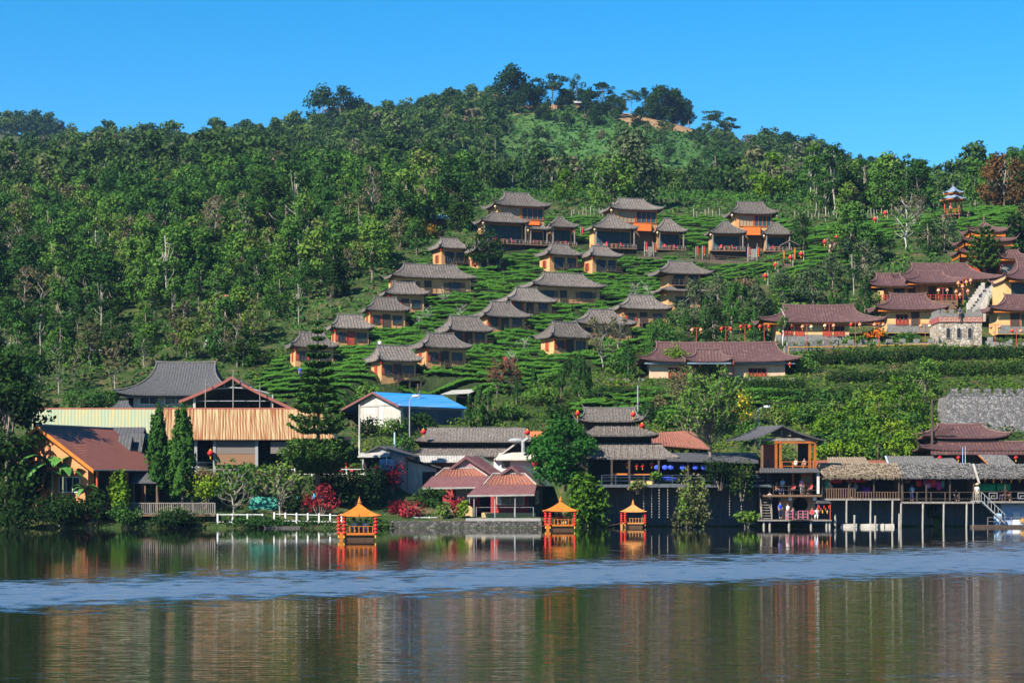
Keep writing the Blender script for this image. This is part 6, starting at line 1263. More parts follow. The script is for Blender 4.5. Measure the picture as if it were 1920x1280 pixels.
# ------------------------------------------------------------------ stilted shops
def stilt_shop(name, label, x0p, x1p, ridge, eave, floor, roofmat, d=206.4, posts=(), rail='slat', back=True, shag=False):
    S = Site((x0p+x1p)/2, 987, d, 0); r = root(name, S.o, 0, label, 'shop'); zf = S.z(floor); ze = S.z(eave,-0.7); zr = S.z(ridge,2.2)
    m_ = MB(); x0, x1 = S.x(x0p), S.x(x1p); m_.box(x0+0.1, x1-0.1, -0.3, 3.6, zf-0.2, zf); m_.build('floor', GREYW, r)
    m_ = MB(); rolled(m_, (x0,2.2,zr),(x1,2.2,zr),(x1,-0.7,ze),(x0,-0.7,ze), period=0.3, amp=0.06, thick=0.22); rolled(m_, (x1,2.21,zr-0.02),(x0,2.21,zr-0.02),(x0,4.6,ze+0.3),(x1,4.6,ze+0.3), period=0.3, amp=0.06, thick=0.22); mr = m_
    rg = np.random.default_rng(int(x0p)); n_ = int((x1-x0)*(34 if shag else 22)); m2 = mr
    for i in range(n_):
        x = rg.uniform(x0, x1); l_ = rg.uniform(0.12, 0.42 if shag else 0.24); wv = rg.uniform(0.03, 0.07); dx = rg.normal()*0.05; z0 = ze-0.05+rg.uniform(-0.06, 0.06); y0 = -0.68-rg.uniform(0, 0.07)
        m2.hexa([(x+dx-wv*0.3,y0-0.03,z0-l_),(x+dx+wv*0.3,y0-0.03,z0-l_),(x+dx+wv*0.3,y0-0.015,z0-l_),(x+dx-wv*0.3,y0-0.015,z0-l_),(x-wv,y0-0.02,z0),(x+wv,y0-0.02,z0),(x+wv,y0+0.03,z0),(x-wv,y0+0.03,z0)])
    for i in range(int((x1-x0)*30)):
        f = rg.uniform(0.05, 0.98); x = rg.uniform(x0+0.1, x1-0.1); y = 2.2+(-2.9)*f; z = zr+(ze-zr)*f+0.06; wv = rg.uniform(0.05, 0.14); l_ = rg.uniform(0.10, 0.3); s = (zr-ze)/2.9
        m2.hexa([(x-wv,y-l_,z-l_*s+0.06),(x+wv,y-l_,z-l_*s+0.06),(x+wv,y,z-0.03),(x-wv,y,z-0.03),(x-wv,y-l_,z-l_*s+0.09),(x+wv,y-l_,z-l_*s+0.09),(x+wv,y,z+0.03),(x-wv,y,z+0.03)])
    mr.build('roof', roofmat, r)
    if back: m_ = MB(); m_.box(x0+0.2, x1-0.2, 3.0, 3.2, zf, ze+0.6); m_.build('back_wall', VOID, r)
    m_ = MB(); m_.box(x0+0.1, x0+0.2, -0.2, 3.0, zf, ze); m_.build('side_wall', DARKW, r); m_ = MB(); m_.box(x1-0.2, x1-0.1, -0.2, 3.0, zf, ze); m_.build('side_wall', DARKW, r)
    for q in posts: m_ = MB(); m_.tube([(S.x(q),-0.2,-1.6),(S.x(q)+0.06,-0.2,zf-0.2)], 0.105, 8); m_.build('stilt', MATS['pale_pile'], r)
    n_ = max(2, round((x1-x0)/3.0))
    for i in range(n_+1): x = x0+0.25+(x1-x0-0.5)*i/n_; m_ = MB(); m_.box(x-0.07, x+0.07, -0.28, -0.14, zf, ze+0.1); m_.build('post', DARKW, r)
    m_ = MB()
    if rail == 'slat':
        railing(m_, [(x0+0.3,-0.22,zf),(x0+(x1-x0)*0.42,-0.22,zf)], 1.05, 0.26, 0.045, (1.0,)); railing(m_, [(x0+(x1-x0)*0.42,-0.22,zf),(x1-0.3,-0.22,zf)], 0.72, 0.3, 0.04, (0.95,))
    else: railing(m_, [(x0+0.3,-0.22,zf),(x1-0.3,-0.22,zf)], 1.0, 1.6, 0.05, (1.0,0.3))
    m_.build('railing', MATS['brown_wood'] if rail == 'slat' else DARKW, r)
    return S, r, zf, ze
S, r, zf, ze = stilt_shop('stilted_shop', 'stilted shop with a shaggy straw roof beside the timber tea house', 1540, 1689, 868, 891, 934, STRAW, posts=(1586,1631,1672), shag=True)
def hang(S, px, py, y, w, h, mat, label, cat='cloth', name='hanging_cloth', sag=0.12):
    r = root(name, S.w(S.x(px, y), y, S.z(py, y)), 0, label, cat, 'bright cloths hung in the stilted shops'); m_ = MB(); n = 8; vs = []
    for i in range(n+1):
        u = -w/2+w*i/n; yy = 0.05*math.sin(i*1.9); dz = -sag*math.sin(math.pi*i/n)
        vs += [(u, yy, dz), (u*0.97, yy+0.02, dz-h*(0.85+0.15*math.sin(i*2.3))), (u*0.97, yy+0.05, dz-h*(0.85+0.15*math.sin(i*2.3))), (u, yy+0.03, dz)]
    fs = []
    for i in range(n): o = i*4; fs += [(o,o+4,o+5,o+1),(o+1,o+5,o+6,o+2),(o+2,o+6,o+7,o+3),(o+3,o+7,o+4,o)]
    fs += [(0,1,2,3), (n*4+3,n*4+2,n*4+1,n*4)]
    m_.add(vs, fs); m_.build('cloth', mat, r, True); return r
hang(S, 1568, 897, 0.3, 1.4, 0.45, REDC, 'left red awning cloth hung inside the straw roofed shop'); hang(S, 1606, 897, 0.5, 2.4, 0.35, REDC, 'long red awning cloth hung inside the straw roofed shop')
hang(S, 1549, 895, 0.1, 0.5, 1.6, M('green_cloth', (0.02,0.30,0.16), (0.015,0.24,0.13), 4), 'narrow green cloth at the left end of the straw roofed shop')
hang(S, 1612, 915, 1.4, 0.9, 1.0, CNAVY, 'dark blue garment hanging deep in the straw roofed shop', 'garment')
hang(S, 1625, 912, 1.2, 0.8, 1.1, M('purple_cloth', (0.16,0.03,0.22), (0.12,0.02,0.17), 4), 'purple garment hanging deep in the straw roofed shop', 'garment')
S, r, zf, ze = stilt_shop('stilted_shop', 'stilted shop with a flaky grey roof hung with pink and red clothes', 1687, 1829, 868, 893, 940, SLATE, posts=(1688,1729,1768,1811), rail='cross')
for px_, py_, w_, h_, mt, lb in ((1702,896,0.6,0.5,SALMON,'salmon cloth'),(1723,898,0.6,0.8,REDC,'scarlet shirt'),(1735,899,0.45,0.6,M('magenta_cloth',(0.55,0.02,0.20),(0.45,0.015,0.16),4),'magenta shirt'),(1748,897,1.0,0.9,CRED,'striped crimson shawl'),(1761,901,0.5,1.0,MATS['magenta_cloth'],'long magenta dress'),(1768,899,0.3,0.9,MATS['green_cloth'],'narrow green scarf'),(1741,905,0.5,0.5,CPINK,'pale pink blouse')): hang(S, px_, py_, 0.2+0.05*(px_ % 3), w_, h_, mt, lb+' hung in the flaky roofed stilted shop', 'garment')
S, r, zf, ze = stilt_shop('stilted_shop', 'stilted restaurant with a green tarpaulin and steep metal stairs at the right edge', 1828, 1990, 870, 893, 939, SLATE, posts=(), rail='cross')
hang(S, 1850, 906, 1.5, 2.0, 1.0, M('emerald_tarp', (0.01,0.34,0.15), (0.01,0.28,0.12), 2), 'left half of the emerald tarpaulin behind the right edge restaurant', 'tarpaulin', sag=0.05); hang(S, 1882, 906, 1.5, 1.5, 0.9, MATS['emerald_tarp'], 'right half of the emerald tarpaulin behind the right edge restaurant', 'tarpaulin', sag=0.05)
m_ = MB()
for a in (1853, 1907):
    x = S.x(a); z = zf+0.55
    for (u0, u1, v0, v1) in ((0,0.9,0.3,0.36),(0,0.9,-0.3,-0.24),(0,0.06,-0.24,0.3),(0.84,0.9,-0.24,0.3),(0.25,0.65,0.0,0.06),(0.25,0.31,-0.24,0.0)): m_.box(x+u0, x+u1, -0.31, -0.275, z+v0, z+v1)
m_.build('fret_panel', STEEL, r)
for q, nm in ((1847,'leftmost'),(1863,'second'),(1878,'third'),(1896,'fourth'),(1912,'rightmost')): lantern(S.w(S.x(q,-0.4),-0.4,S.z(894,-0.4)), nm+' brown gourd lantern under the eave of the right edge restaurant', 'gourd lanterns', ORANGE, 0.9)
m_ = MB(); m_.slab([(S.x(1823,-0.8),-0.8,S.z(869)),(S.x(1827,-0.8),-0.8,S.z(869)),(S.x(1838,-0.9),-0.9,S.z(905)),(S.x(1834,-0.9),-0.9,S.z(905))], 0.05); m_.build('pale_edge_board', OFFW, r)
r = root('metal_stairs', S.w(S.x(1838,-1.2), -1.2, 0), 0, 'steep grey metal stairs from the right edge restaurant down to the water', 'stairs'); o0 = S.x(1838,-1.2); m_ = MB(); A, B = Vector((0,0,S.z(938))), Vector((S.x(1880,-1.2)-o0, -0.6, 0.4))
for s in (0, 0.8): m_.tube([A+Vector((0,s-0.4,0)), B+Vector((0,s-0.4,0))], 0.07, 5)
for i in range(12): p = A.lerp(B, (i+0.5)/12); m_.box(p.x-0.13, p.x+0.13, p.y-0.4, p.y+0.4, p.z, p.z+0.04)
m_.build('flight', STEEL, r); m_ = MB()
for i in range(8): p = A.lerp(B, i/7); m_.tube([p+Vector((0,-0.4,0)), p+Vector((0,-0.4,0.95))], 0.03, 5)
m_.tube([A+Vector((0,-0.4,0.95)), B+Vector((0,-0.4,0.95))], 0.04, 5); m_.build('handrail', STEEL, r); m_ = MB(); m_.box(-0.9, 0.05, -0.5, 0.6, A.z-0.1, A.z); m_.tube([(-0.85,-0.45,A.z-0.1),(-0.85,-0.45,-1.2)], 0.06, 6); railing(m_, [(-0.85,-0.45,A.z),(-0.0,-0.45,A.z)], 0.95, 0.2, 0.02); m_.build('landing', STEEL, r)
r = root('floating_jetty', S.w(S.x(1880,-1.5),-1.5,0.1), 0, 'low dark floating jetty with pale railing below the metal stairs', 'jetty'); m_ = MB(); m_.box(-3.2, 7, -0.9, 1.2, -0.25, 0.12); m_.build('deck', DARKW, r); m_ = MB(); railing(m_, [(-1.8,-0.8,0.12),(7,-0.8,0.12)], 0.8, 1.2, 0.03); m_.build('railing', GREYW, r)
r = root('pale_blue_hut', S.w(S.x(1896,1.2),1.2,0.15), 0, 'pale blue walled hut with a white panel under the right edge restaurant', 'hut'); m_ = MB(); m_.box(-1.1, 3.5, 0, 1.2, -0.5, S.z(941)-0.2); m_.build('wall', M('pale_blue_wall', (0.32,0.40,0.58), (0.26,0.33,0.50), 2), r); m_ = MB(); m_.box(0.2,0.9,-0.05,-0.003,0,1.4); m_.build('panel', WHITE, r); m_ = MB(); m_.box(1.0,1.8,-0.3,-0.01,0.3,0.7); m_.build('yellow_crate', GOLD, r)
r = root('blue_barrel', S.w(S.x(1871,0.6),0.6,0.1), 0, 'pale blue water barrel on the jetty at the right edge', 'barrel'); m_ = MB(); m_.lathe([(0.42,0),(0.47,0.4),(0.47,1.0),(0.40,1.25),(0.15,1.32)], 12); m_.build('drum', CLB, r, True)
for i, (a, b_) in enumerate(((1577,1608),(1613,1640),(1643,1657),(1659,1676))):
    q = root('white_float', pt((a+b_)/2, 986.5, 205.9), 0, ('leftmost','second','third','rightmost')[i]+' white foam float on the water under the straw roofed shop', 'float', 'white floats under the stilted shops'); m_ = MB(); w_ = (b_-a)/2/17.5; m_.hexa([(-w_,-0.3,-0.1),(w_,-0.3,-0.1),(w_,0.3,-0.1),(-w_,0.3,-0.1),(-w_*0.95,-0.25,0.26),(w_*0.95,-0.25,0.30),(w_*0.95,0.25,0.30),(-w_*0.95,0.25,0.26)]); m_.build('foam_block', OFFW, q)
for i, (px_, top) in enumerate(((1566,963),(1602,965),(1641,966),(1686,962))):
    q = root('mooring_pile', pt(px_, 988, 205.2), 0, ('leftmost','second','third','rightmost')[i]+' short pale pile standing in the water before the stilted shops', 'pile', 'short piles before the stilted shops'); m_ = MB(); m_.tube([(0,0,-1),(0.02,0,(988-top)/17.5)], 0.11, 8); m_.build('shaft', MATS['pale_pile'], q)
for i, px_ in enumerate((1207,1222,1236,1252,1368,1390)):
    q = root('bead_garland', pt(px_, 916, 206.5), 0, ('leftmost','second','third','fourth','fifth','rightmost')[i]+' string of pale beads hanging below the restaurant deck', 'garland', 'bead strings under the restaurant deck'); m_ = MB(); m_.tube([(0,0,0.2),(0,0,-3.2)], 0.01, 4); m_.build('cord', GREYW, q); m_ = MB()
    for k_ in range(11): m_.ball((0,0,-0.15-k_*0.29), 0.06, 6, 5)
    o = m_.build('beads', OFFW, q); o['kind'] = 'stuff'
# upper thatched sheds behind the shops
S = Site(1640, 872, 213.5, 0); r = root('straw_back_roof', S.o, 0, 'straw roofed shed behind the first stilted shop', 'shed'); m_ = MB(); rolled(m_, (S.x(1556),2.0,S.z(857,2)),(S.x(1628),2.0,S.z(857,2)),(S.x(1632),-0.4,S.z(872)),(S.x(1552),-0.4,S.z(872)), period=0.3, amp=0.05, thick=0.15); m_.build('roof', STRAW, r); m_ = MB(); m_.box(S.x(1530), S.x(1664), 1.0, 2.5, -2, S.z(862)); m_.build('wall', M('rust_board', (0.26,0.085,0.05), (0.20,0.065,0.04), 2, (4,1,0.4)), r)
S = Site(1745, 872, 213.5, 0); r = root('flaky_back_roof', S.o, 0, 'flaky grey shed roof with a pale blue gable edge behind the second stilted shop', 'shed'); m_ = MB(); rolled(m_, (S.x(1668),2.0,S.z(855,2)),(S.x(1792),2.0,S.z(855,2)),(S.x(1796),-0.6,S.z(868)),(S.x(1664),-0.6,S.z(868)), period=0.3, amp=0.05, thick=0.15); m_.build('roof', SLATE, r); m_ = MB(); m_.tube([(S.x(1663),-0.7,S.z(869)),(S.x(1667),2,S.z(855,2))], 0.09, 5); m_.build('blue_edge', CLB, r); m_ = MB(); m_.box(S.x(1670), S.x(1790), 0.2, 3, -2, S.z(866)); m_.build('wall', VOID, r)
S = Site(1860, 872, 212.5, 0); r = root('orange_edged_roof', S.o, 0, 'little flaky roof with orange gable boards behind the right edge restaurant', 'shed'); m_ = MB(); rolled(m_, (S.x(1842),1.6,S.z(852,1.6)),(S.x(1894),1.6,S.z(853,1.6)),(S.x(1902),-0.5,S.z(870)),(S.x(1850),-0.5,S.z(870)), period=0.3, amp=0.05, thick=0.15); m_.build('roof', SLATE, r)
m_ = MB(); m_.tube([(S.x(1841),1.6,S.z(853,1.6)),(S.x(1850),-0.6,S.z(870))], 0.08, 5); m_.build('gable_board', TEAK, r)
m_ = MB(); m_.box(S.x(1846), S.x(1896), 0.2, 2, -2, S.z(866)); m_.build('wall', VOID, r)
# maroon double roofed temple at the right edge
S = Site(1830, 872, 217, 0); r = root('maroon_temple_hall', S.o, 0, 'dark hall with two tiers of upturned maroon tile roofs before the stone rampart', 'hall'); k = S.k
for nm, el, er, ey_, tl, tr, ty, Y, hd, td in (('upper_roof',1729,1890,820,1765,1848,797,2.6,3.4,0.05),('lower_roof',1716,1990,843,1750,1960,829,2.6,4.8,3.0)):
    z = S.z(ey_, Y-hd); cx = (S.x(el)+S.x(er))/2; ex = (er-el)/2/k; h = S.z(ty, Y-td)-z; m_ = MB(); croof(m_, cx, Y, z, ex, hd, (tr-tl)/2/k, h, 0.45, 0.4, 0.06, pw=1.6, ry=td, rows=7); o = m_.build(nm, TILE, r); m_ = MB(); cridge(m_, cx, Y, z, ex, hd, (tr-tl)/2/k, h, 0.45, 1.6, r=0.13, tip=0.7, ry=td, beam=True, horn=0.3); m_.build('ridge_roll', RIDGEM, o)
m_ = MB(); rolled(m_, (S.x(1738),-2.0,S.z(845,-2)),(S.x(1960),-2.0,S.z(845,-2)),(S.x(1960),-2.6,S.z(851,-2.6)),(S.x(1736),-2.6,S.z(851,-2.6)), period=0.4, amp=0.06); m_.build('eave_row', TILE, r)
m_ = MB(); m_.box(S.x(1742), S.x(1950), -1.0, 5.5, -2, S.z(838)); m_.build('wall', DARKW, r); m_ = MB(); m_.box(S.x(1756), S.x(1868), 0.3, 4.5, S.z(838), S.z(818)); m_.build('upper_wall', DARKW, r)
m_ = MB(); m_.prism([(S.x(1753)-1.6, S.z(817)), (S.x(1753)+2.2, S.z(817)), (S.x(1776), S.z(800))], -0.9, -0.7); m_.build('front_gable', TILE, r)
for q, nm in ((1762,'leftmost'),(1797,'middle'),(1905,'rightmost')): lantern(S.w(S.x(q,-2.3),-2.3,S.z(852,-2.3)), nm+' dull red lantern under the maroon temple hall', 'red lanterns on the shore buildings', s=1.2)
# ------------------------------------------------------------------ tea rows following the slope
TEAL = leafmat('tea_leaf', [(0.0,(0.012,0.045,0.009)),(0.4,(0.037,0.102,0.015)),(0.7,(0.073,0.165,0.018)),(1.0,(0.135,0.235,0.026))], attr=True, var=0.55, trans=0.15)
def infoot(x, y):
    for fx, fy, hx, hy, a in FOOT:
        c, s = math.cos(a), math.sin(a); dx, dy = x-fx, y-fy; u, v = dx*c+dy*s, -dx*s+dy*c
        if abs(u) < hx+0.5 and -hy-0.6 < v < hy+0.6: return True
    return False
def tea_field(name, polys, d0, d1, step, label, w=1.5, h=0.78, seed=1):
    rg = np.random.default_rng(seed); Vs, Qs, Pl, Nl, Tl = [], [], [], [], []; nv = 0
    d = d0
    while d < d1:
        ph = rg.uniform(0, 6); xs = np.arange(-0.28*d, 0.29*d, 0.55); prev = None; prof = rg.uniform(0.88, 1.12); sw = rg.uniform(0, 9)
        for x in xs:
            y = d+1.5*math.sin(x/17+d/60)+0.28*math.sin(x/6.1+ph)+0.05*rg.normal(); px = 960+F*x/y
            if not (-60 < px < 1990): prev = None; continue
            py = gpy(px, y); ok = any(inpoly(px, py, P) for P in polys) and not infoot(x, y) and math.sin(x*0.37+sw*3+d) > -0.985
            if not ok: prev = None; continue
            z = float(gz(x, y)); hh = h*prof*(0.9+0.22*math.sin(x*0.9+ph)+0.10*rg.normal()); ww = w*0.5*(0.95+0.12*rg.normal())
            zr_ = z+0.16*(gz(x, y-1)-z)   # plucked table of leaves over a bare dark foot
            ring = [(x, y-ww*0.35, zr_+hh*0.40), (x, y-ww, zr_+hh*0.50), (x, y-ww*0.92, zr_+hh*0.78), (x, y-ww*0.4, zr_+hh*0.97), (x, y+ww*0.5, zr_+hh), (x, y+ww, z+hh*0.7)]
            ring = [(a, b+rg.normal()*0.03, c+rg.normal()*0.025) for a, b, c in ring]; Vs += ring
            if prev is not None: Qs += [(prev+i, nv+i, nv+i+1, prev+i+1) for i in range(5)]
            prev = nv; nv += 6
            k = 16; f = rg.integers(1, 4, k); r0 = np.array(ring); t = rg.uniform(0, 1, k)[:, None]; p = r0[f]*(1-t)+r0[f+1]*t; p[:, 0] += rg.uniform(0, 0.55, k)
            nn = np.tile([[0,-0.5,0.65]], (k,1))+rg.normal(size=(k,3))*0.6; Pl.append(p+nn*0.05); Nl.append(nn/np.linalg.norm(nn, axis=1, keepdims=True))
            tt = 0.45+0.3*math.sin(x*0.11+ph)*math.sin(d*0.2)+0.25*rg.uniform(-1, 1); Tl += list(np.clip(tt+(f == 2)*0.12+(f == 3)*0.1-0.05, 0, 1))
        d += step*(0.93+0.14*rg.uniform())
    P = np.concatenate(Pl); V2, Q2 = leaf_quads(P, np.concatenate(Nl), np.full(len(P), 0.10), rg); V = np.concatenate([np.array(Vs), V2]); Q = np.concatenate([np.array(Qs), Q2+len(Vs)])
    me = np_mesh(name, V, Q, True); fattr(me, 'leafvar', np.concatenate([np.full(len(Qs), 0.4), rg.uniform(0, 1, len(Q2))])); fattr(me, 'tint', np.concatenate([np.full(len(Qs), 0.35), np.array(Tl)]))
    me.materials.append(TEAL); o = obj_from(name, me); tag(o, label, 'tea bushes', None, 'stuff'); return o
tea_field('tea_rows', [TEA1], 230, 372, 2.15, 'terraced rows of green tea bushes between the thatched cottages', seed=3)
tea_field('ridge_tea_rows', [TEA2], 285, 385, 2.1, 'rows of green tea bushes on the right ridge', seed=4)
tea_field('lower_tea_rows', [TEA3], 230, 256, 2.0, 'rows of tea bushes below the long peach house', seed=5)
# big clipped hedges under the battlemented wall
def hedge(px0, px1, py0, py1, hpx, label, seed, dd=None, mat=DLEAF, wide=1.5):
    a = ground_at(px0, py0) if dd is None else pt(px0, py0, dd); b = ground_at(px1, py1) if dd is None else pt(px1, py1, dd)
    rg = np.random.default_rng(seed); k = F/a.y; h = hpx/k; n = max(3, int((b-a).length/0.8)); r = root('clipped_hedge', a, 0, label, 'hedge', 'clipped hedges below the battlemented wall')
    cl = []
    for i in range(n+1):
        p = a.lerp(b, i/n)-a; p.z = float(gz((a+p).x, (a+p).y))-a.z if dd is None else p.z
        for q in range(2): cl.append(((p.x+rg.normal()*0.15, p.y+(q-0.5)*0.7+rg.normal()*0.1, p.z+h*(0.42+0.16*q)+rg.normal()*0.05), (0.75, wide*0.5, h*0.46)))
    obj_from('foliage', foliage_mesh('foliage', cl, 150, 0.14, rg, mat, fill=0.8), r)
    m_ = MB(); m_.tube([(0,0,-0.5),(0,0,h*0.4)], 0.05, 5); m_.build('stem', BARK, r); return r
H_ = [(1500,1692,686,682,24,'long clipped hedge in the top row just below the yellow rail'),(1700,1930,676,672,24,'clipped hedge in the top row below the stone tower'),(1392,1500,730,727,17,'clipped hedge in front of the right half of the long peach house'),(1384,1560,750,746,16,'second clipped hedge below the long peach house'),(1560,1720,718,716,20,'clipped hedge in the middle row below the stone tower'),(1724,1940,706,700,24,'thick clipped hedge in the middle row above the rampart'),(1440,1560,766,763,14,'short clipped hedge in the lowest row right of the yellow flowers'),(1580,1715,742,737,18,'clipped hedge in the lowest row above the bright green slope'),(1206,1300,748,747,15,'clipped hedge below the left half of the long peach house'),(1128,1200,742,742,17,'clipped hedge left of the long peach house')]
for i, (a, b, c, d, e, lb) in enumerate(H_): hedge(a, b, c, d, e, lb, 500+i)
# ------------------------------------------------------------------ lush shrubs on the slopes
def gb(px, py, wpx, hpx, mat, label, cat='shrub', n=10, per=95, size=0.17, name='leafy_shrub', d=None, group=None, seed=None, depth=0.8, asp=0.62, fill=0.45):
    p = ground_at(px, py) if d is None else pt(px, py, d); k = F/p.y
    return bush(name, p, wpx/k, wpx/k*depth, hpx/k*1.25, mat, label, cat, n, per, size, seed if seed is not None else int(px*7+py), group, fill, True, asp)
SH = []
rg = np.random.default_rng(77)
rowsL = [(868,'lowest'),(846,'second'),(826,'third'),(806,'fourth'),(786,'fifth'),(768,'topmost')]
for ri, (py, nm) in enumerate(rowsL):
    lo, hi = (1535 if ri < 3 else 1500), (1740 if ri < 5 else 1700)
    xs = np.arange(lo, hi, 34)+rg.uniform(-8, 8)
    for qi, px in enumerate(xs):
        wpx = rg.uniform(40, 62); hp = rg.uniform(24, 38); br = rg.uniform() < (0.75 if ri < 4 else 0.4)
        gb(float(px), py+rg.uniform(-5, 5), wpx, hp, BLEAF if br else LEAF, '%s shrub on the lush slope, %s row, plant %d from left' % ('bright yellow green' if br else 'mid green', nm, qi+1), group='shrubs on the lush slope behind the stilted shops', n=9, per=70, size=0.19)
# scrub between the restaurant and the long house
for i, (px, py, w_, h_, mt, lb) in enumerate([
 (1215,792,60,34,LEAF,'green shrub right of the top roof of the tiered restaurant'),(1250,800,50,30,LEAF,'low green shrub above the salmon tiled roof'),(1290,775,60,36,RLEAF,'brownish shrub under the bare tangled tree'),(1232,770,44,26,RLEAF,'drab shrub behind the lamp post'),(1345,770,60,34,LEAF,'green shrub left of the yellow flowering bush'),(1410,838,70,44,LEAF,'dark shrub behind the left eave of the timber tea house'),(1350,812,70,44,DLEAF,'dark shrub right of the bare tangled tree'),(1455,800,56,40,LEAF,'green shrub above the roof of the timber tea house'),(1500,800,60,36,BLEAF,'bright shrub above the right slope of the timber tea house'),
 (1010,758,90,34,LEAF,'broad shrub on the slope left of the tiered restaurant'),(950,790,70,26,LEAF,'shrub above the double thatched hall'),(1050,800,60,34,DLEAF,'dark shrub behind the round green tree'),(1115,752,60,24,LEAF,'shrub above the top roof of the tiered restaurant'),(1070,705,46,30,DLEAF,'dark shrub below the blank walled cottage'),(1030,725,50,24,LEAF,'green shrub under the bare brown trees'),
 (1265,705,80,52,BLEAF,'leafy bush in front of the left window of the long peach house'),(1330,712,70,44,LEAF,'leafy bush at the porch of the long peach house'),(1305,700,50,30,LEAF,'small bush between the window and porch of the long peach house'),
 (1512,702,50,40,LEAF,'clipped round bush right of the long peach house'),(1600,648,60,14,LEAF,'low garden bush behind the battlemented wall, left'),(1640,640,60,20,ORAN,'orange flowered garden bush behind the battlemented wall'),(1700,642,60,18,LEAF,'low garden bush behind the battlemented wall, right'),(1420,640,40,24,LEAF,'garden bush left of the tiled guest house'),(1875,600,60,54,LEAF,'tall dark bush between the tower and the gate house'),(1850,568,50,36,LEAF,'bush beside the white steps'),(1895,632,70,22,LEAF,'garden bush in front of the gate house'),(1775,562,36,18,LEAF,'small bush on the terrace of the large yellow hall'),
 (1388,806,74,64,YELL,'shrub covered with yellow flowers beside the lamp post'),(805,448,50,26,ORAN,'tree top of orange flowers above the small curtained cottage'),
 (165,766,100,34,LEAF,'rounded bush left of the grey tiled house'),(300,766,60,14,DLEAF,'low bush along the wall of the grey tiled house'),(215,752,40,16,LEAF,'small bush by the low tiled shed'),
 (690,770,60,40,LEAF,'leafy bush at the left wall of the blue roofed shed'),(735,818,70,28,LEAF,'bush on the bank below the blue roofed shed'),(790,808,90,26,DLEAF,'dark bush below the blue roof'),(760,856,50,30,LEAF,'small bush by the grey gabled shed'),(690,820,50,40,DLEAF,'dark bush right of the hip end of the barn'),
 (1440,590,60,40,LEAF,'bush above the tiled guest house'),(1400,560,60,36,RLEAF,'brownish bush on the slope above the guest house'),(1475,545,70,30,LEAF,'green bush on the slope right of the dark trees'),
 (1240,640,70,36,LEAF,'green bush behind the long peach house roof'),(1150,700,40,30,LEAF,'green bush between the cypresses')]):
    gb(px, py, w_, h_, mt, lb)
# shoreline garden on the left
def sb(px, py, d, wpx, hpx, mat, label, **kw): return gb(px, py, wpx, hpx, mat, label, d=d, **kw)
sb(600,958,205,70,44,REDL,'crimson leaved shrub behind the white lake fence',size=0.14,name='red_shrub')
sb(742,968,207,46,30,REDL,'crimson shrub right of the nearest boat',size=0.14,name='red_shrub'); sb(770,975,205.5,60,34,REDL,'crimson shrub at the white fence left of the cream wall',size=0.14,name='red_shrub'); sb(857,968,205.5,34,32,REDL,'crimson shrub at the right end of the cream wall',size=0.14,name='red_shrub')
sb(738,918,212,60,46,REDL,'red flowering shrub under the blue signboard',size=0.13,name='red_shrub'); sb(730,888,216,70,18,REDL,'small red flowers at the foot of the signboard',size=0.12,name='red_shrub')
sb(680,952,208,110,70,DLEAF,'broad dark shrub behind the nearest boat',n=14); sb(620,935,211,90,60,DLEAF,'dark shrub left of the broad dark one behind the boat',n=12); sb(710,930,212,70,44,DLEAF,'dark flat topped shrub below the blue signboard')
sb(480,925,212,110,46,LEAF,'loose green shrub bank under the barn fence',n=14); sb(425,935,210,80,44,LEAF,'green shrub left of the pale branched tree'); sb(545,950,208,80,50,LEAF,'rounded olive shrub behind the white lake fence',n=12); sb(385,945,207,60,50,BLEAF,'yellow green shrub at the end of the lake deck'); sb(520,905,214,90,28,LEAF,'low shrub in front of the barn floor'); sb(395,905,214.5,80,24,RLEAF,'drab shrub strip under the barn fence')
sb(812,935,212,70,20,DLEAF,'clipped flat dark bush before the left red gabled house'); sb(800,952,209,70,18,DLEAF,'lower clipped dark bush before the left red gabled house'); sb(830,970,205,30,28,LEAF,'green tuft in front of the cream wall'); sb(868,972,205,26,30,BLEAF,'bright green tuft at the end of the cream wall')
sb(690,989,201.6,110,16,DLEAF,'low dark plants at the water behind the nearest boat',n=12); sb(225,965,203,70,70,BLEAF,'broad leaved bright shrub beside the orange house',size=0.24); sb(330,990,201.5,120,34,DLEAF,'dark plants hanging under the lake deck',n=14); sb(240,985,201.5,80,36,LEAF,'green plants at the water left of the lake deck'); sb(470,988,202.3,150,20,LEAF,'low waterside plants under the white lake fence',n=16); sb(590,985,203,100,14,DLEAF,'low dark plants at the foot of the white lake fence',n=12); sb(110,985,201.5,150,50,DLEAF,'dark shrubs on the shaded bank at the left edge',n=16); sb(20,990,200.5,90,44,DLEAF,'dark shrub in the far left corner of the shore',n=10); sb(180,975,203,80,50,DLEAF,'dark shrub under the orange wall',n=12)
sb(1098,988,205.5,92,78,BLEAF,'mass of bright heart shaped creeper leaves at the water right of the second boat',name='creeper',n=20,size=0.23,per=120)
sb(1296,985,205,74,80,LEAF,'tall green creeper hanging on the bank below the dark deck',name='creeper',n=16,size=0.18); sb(1282,988,204.6,50,34,RLEAF,'dry brown creeper at the water below the dark deck',name='creeper'); sb(1400,985,205,60,24,LEAF,'reedy tuft at the water left of the landing stage'); sb(1350,910,205.4,80,44,DLEAF,'dark creeper over the rail of the tiered restaurant',name='creeper'); sb(1390,930,205.6,60,60,DLEAF,'dark creeper left of the timber tea house',name='creeper'); sb(1196,917,206,40,16,LEAF,'small potted greenery on the restaurant deck'); sb(1222,900,207,36,16,LEAF,'potted fern on the restaurant rail'); sb(1748,975,209.8,30,40,DLEAF,'small plants on the wall under the second stilted shop'); sb(1762,985,209.6,30,16,LEAF,'tuft at the water under the second stilted shop')
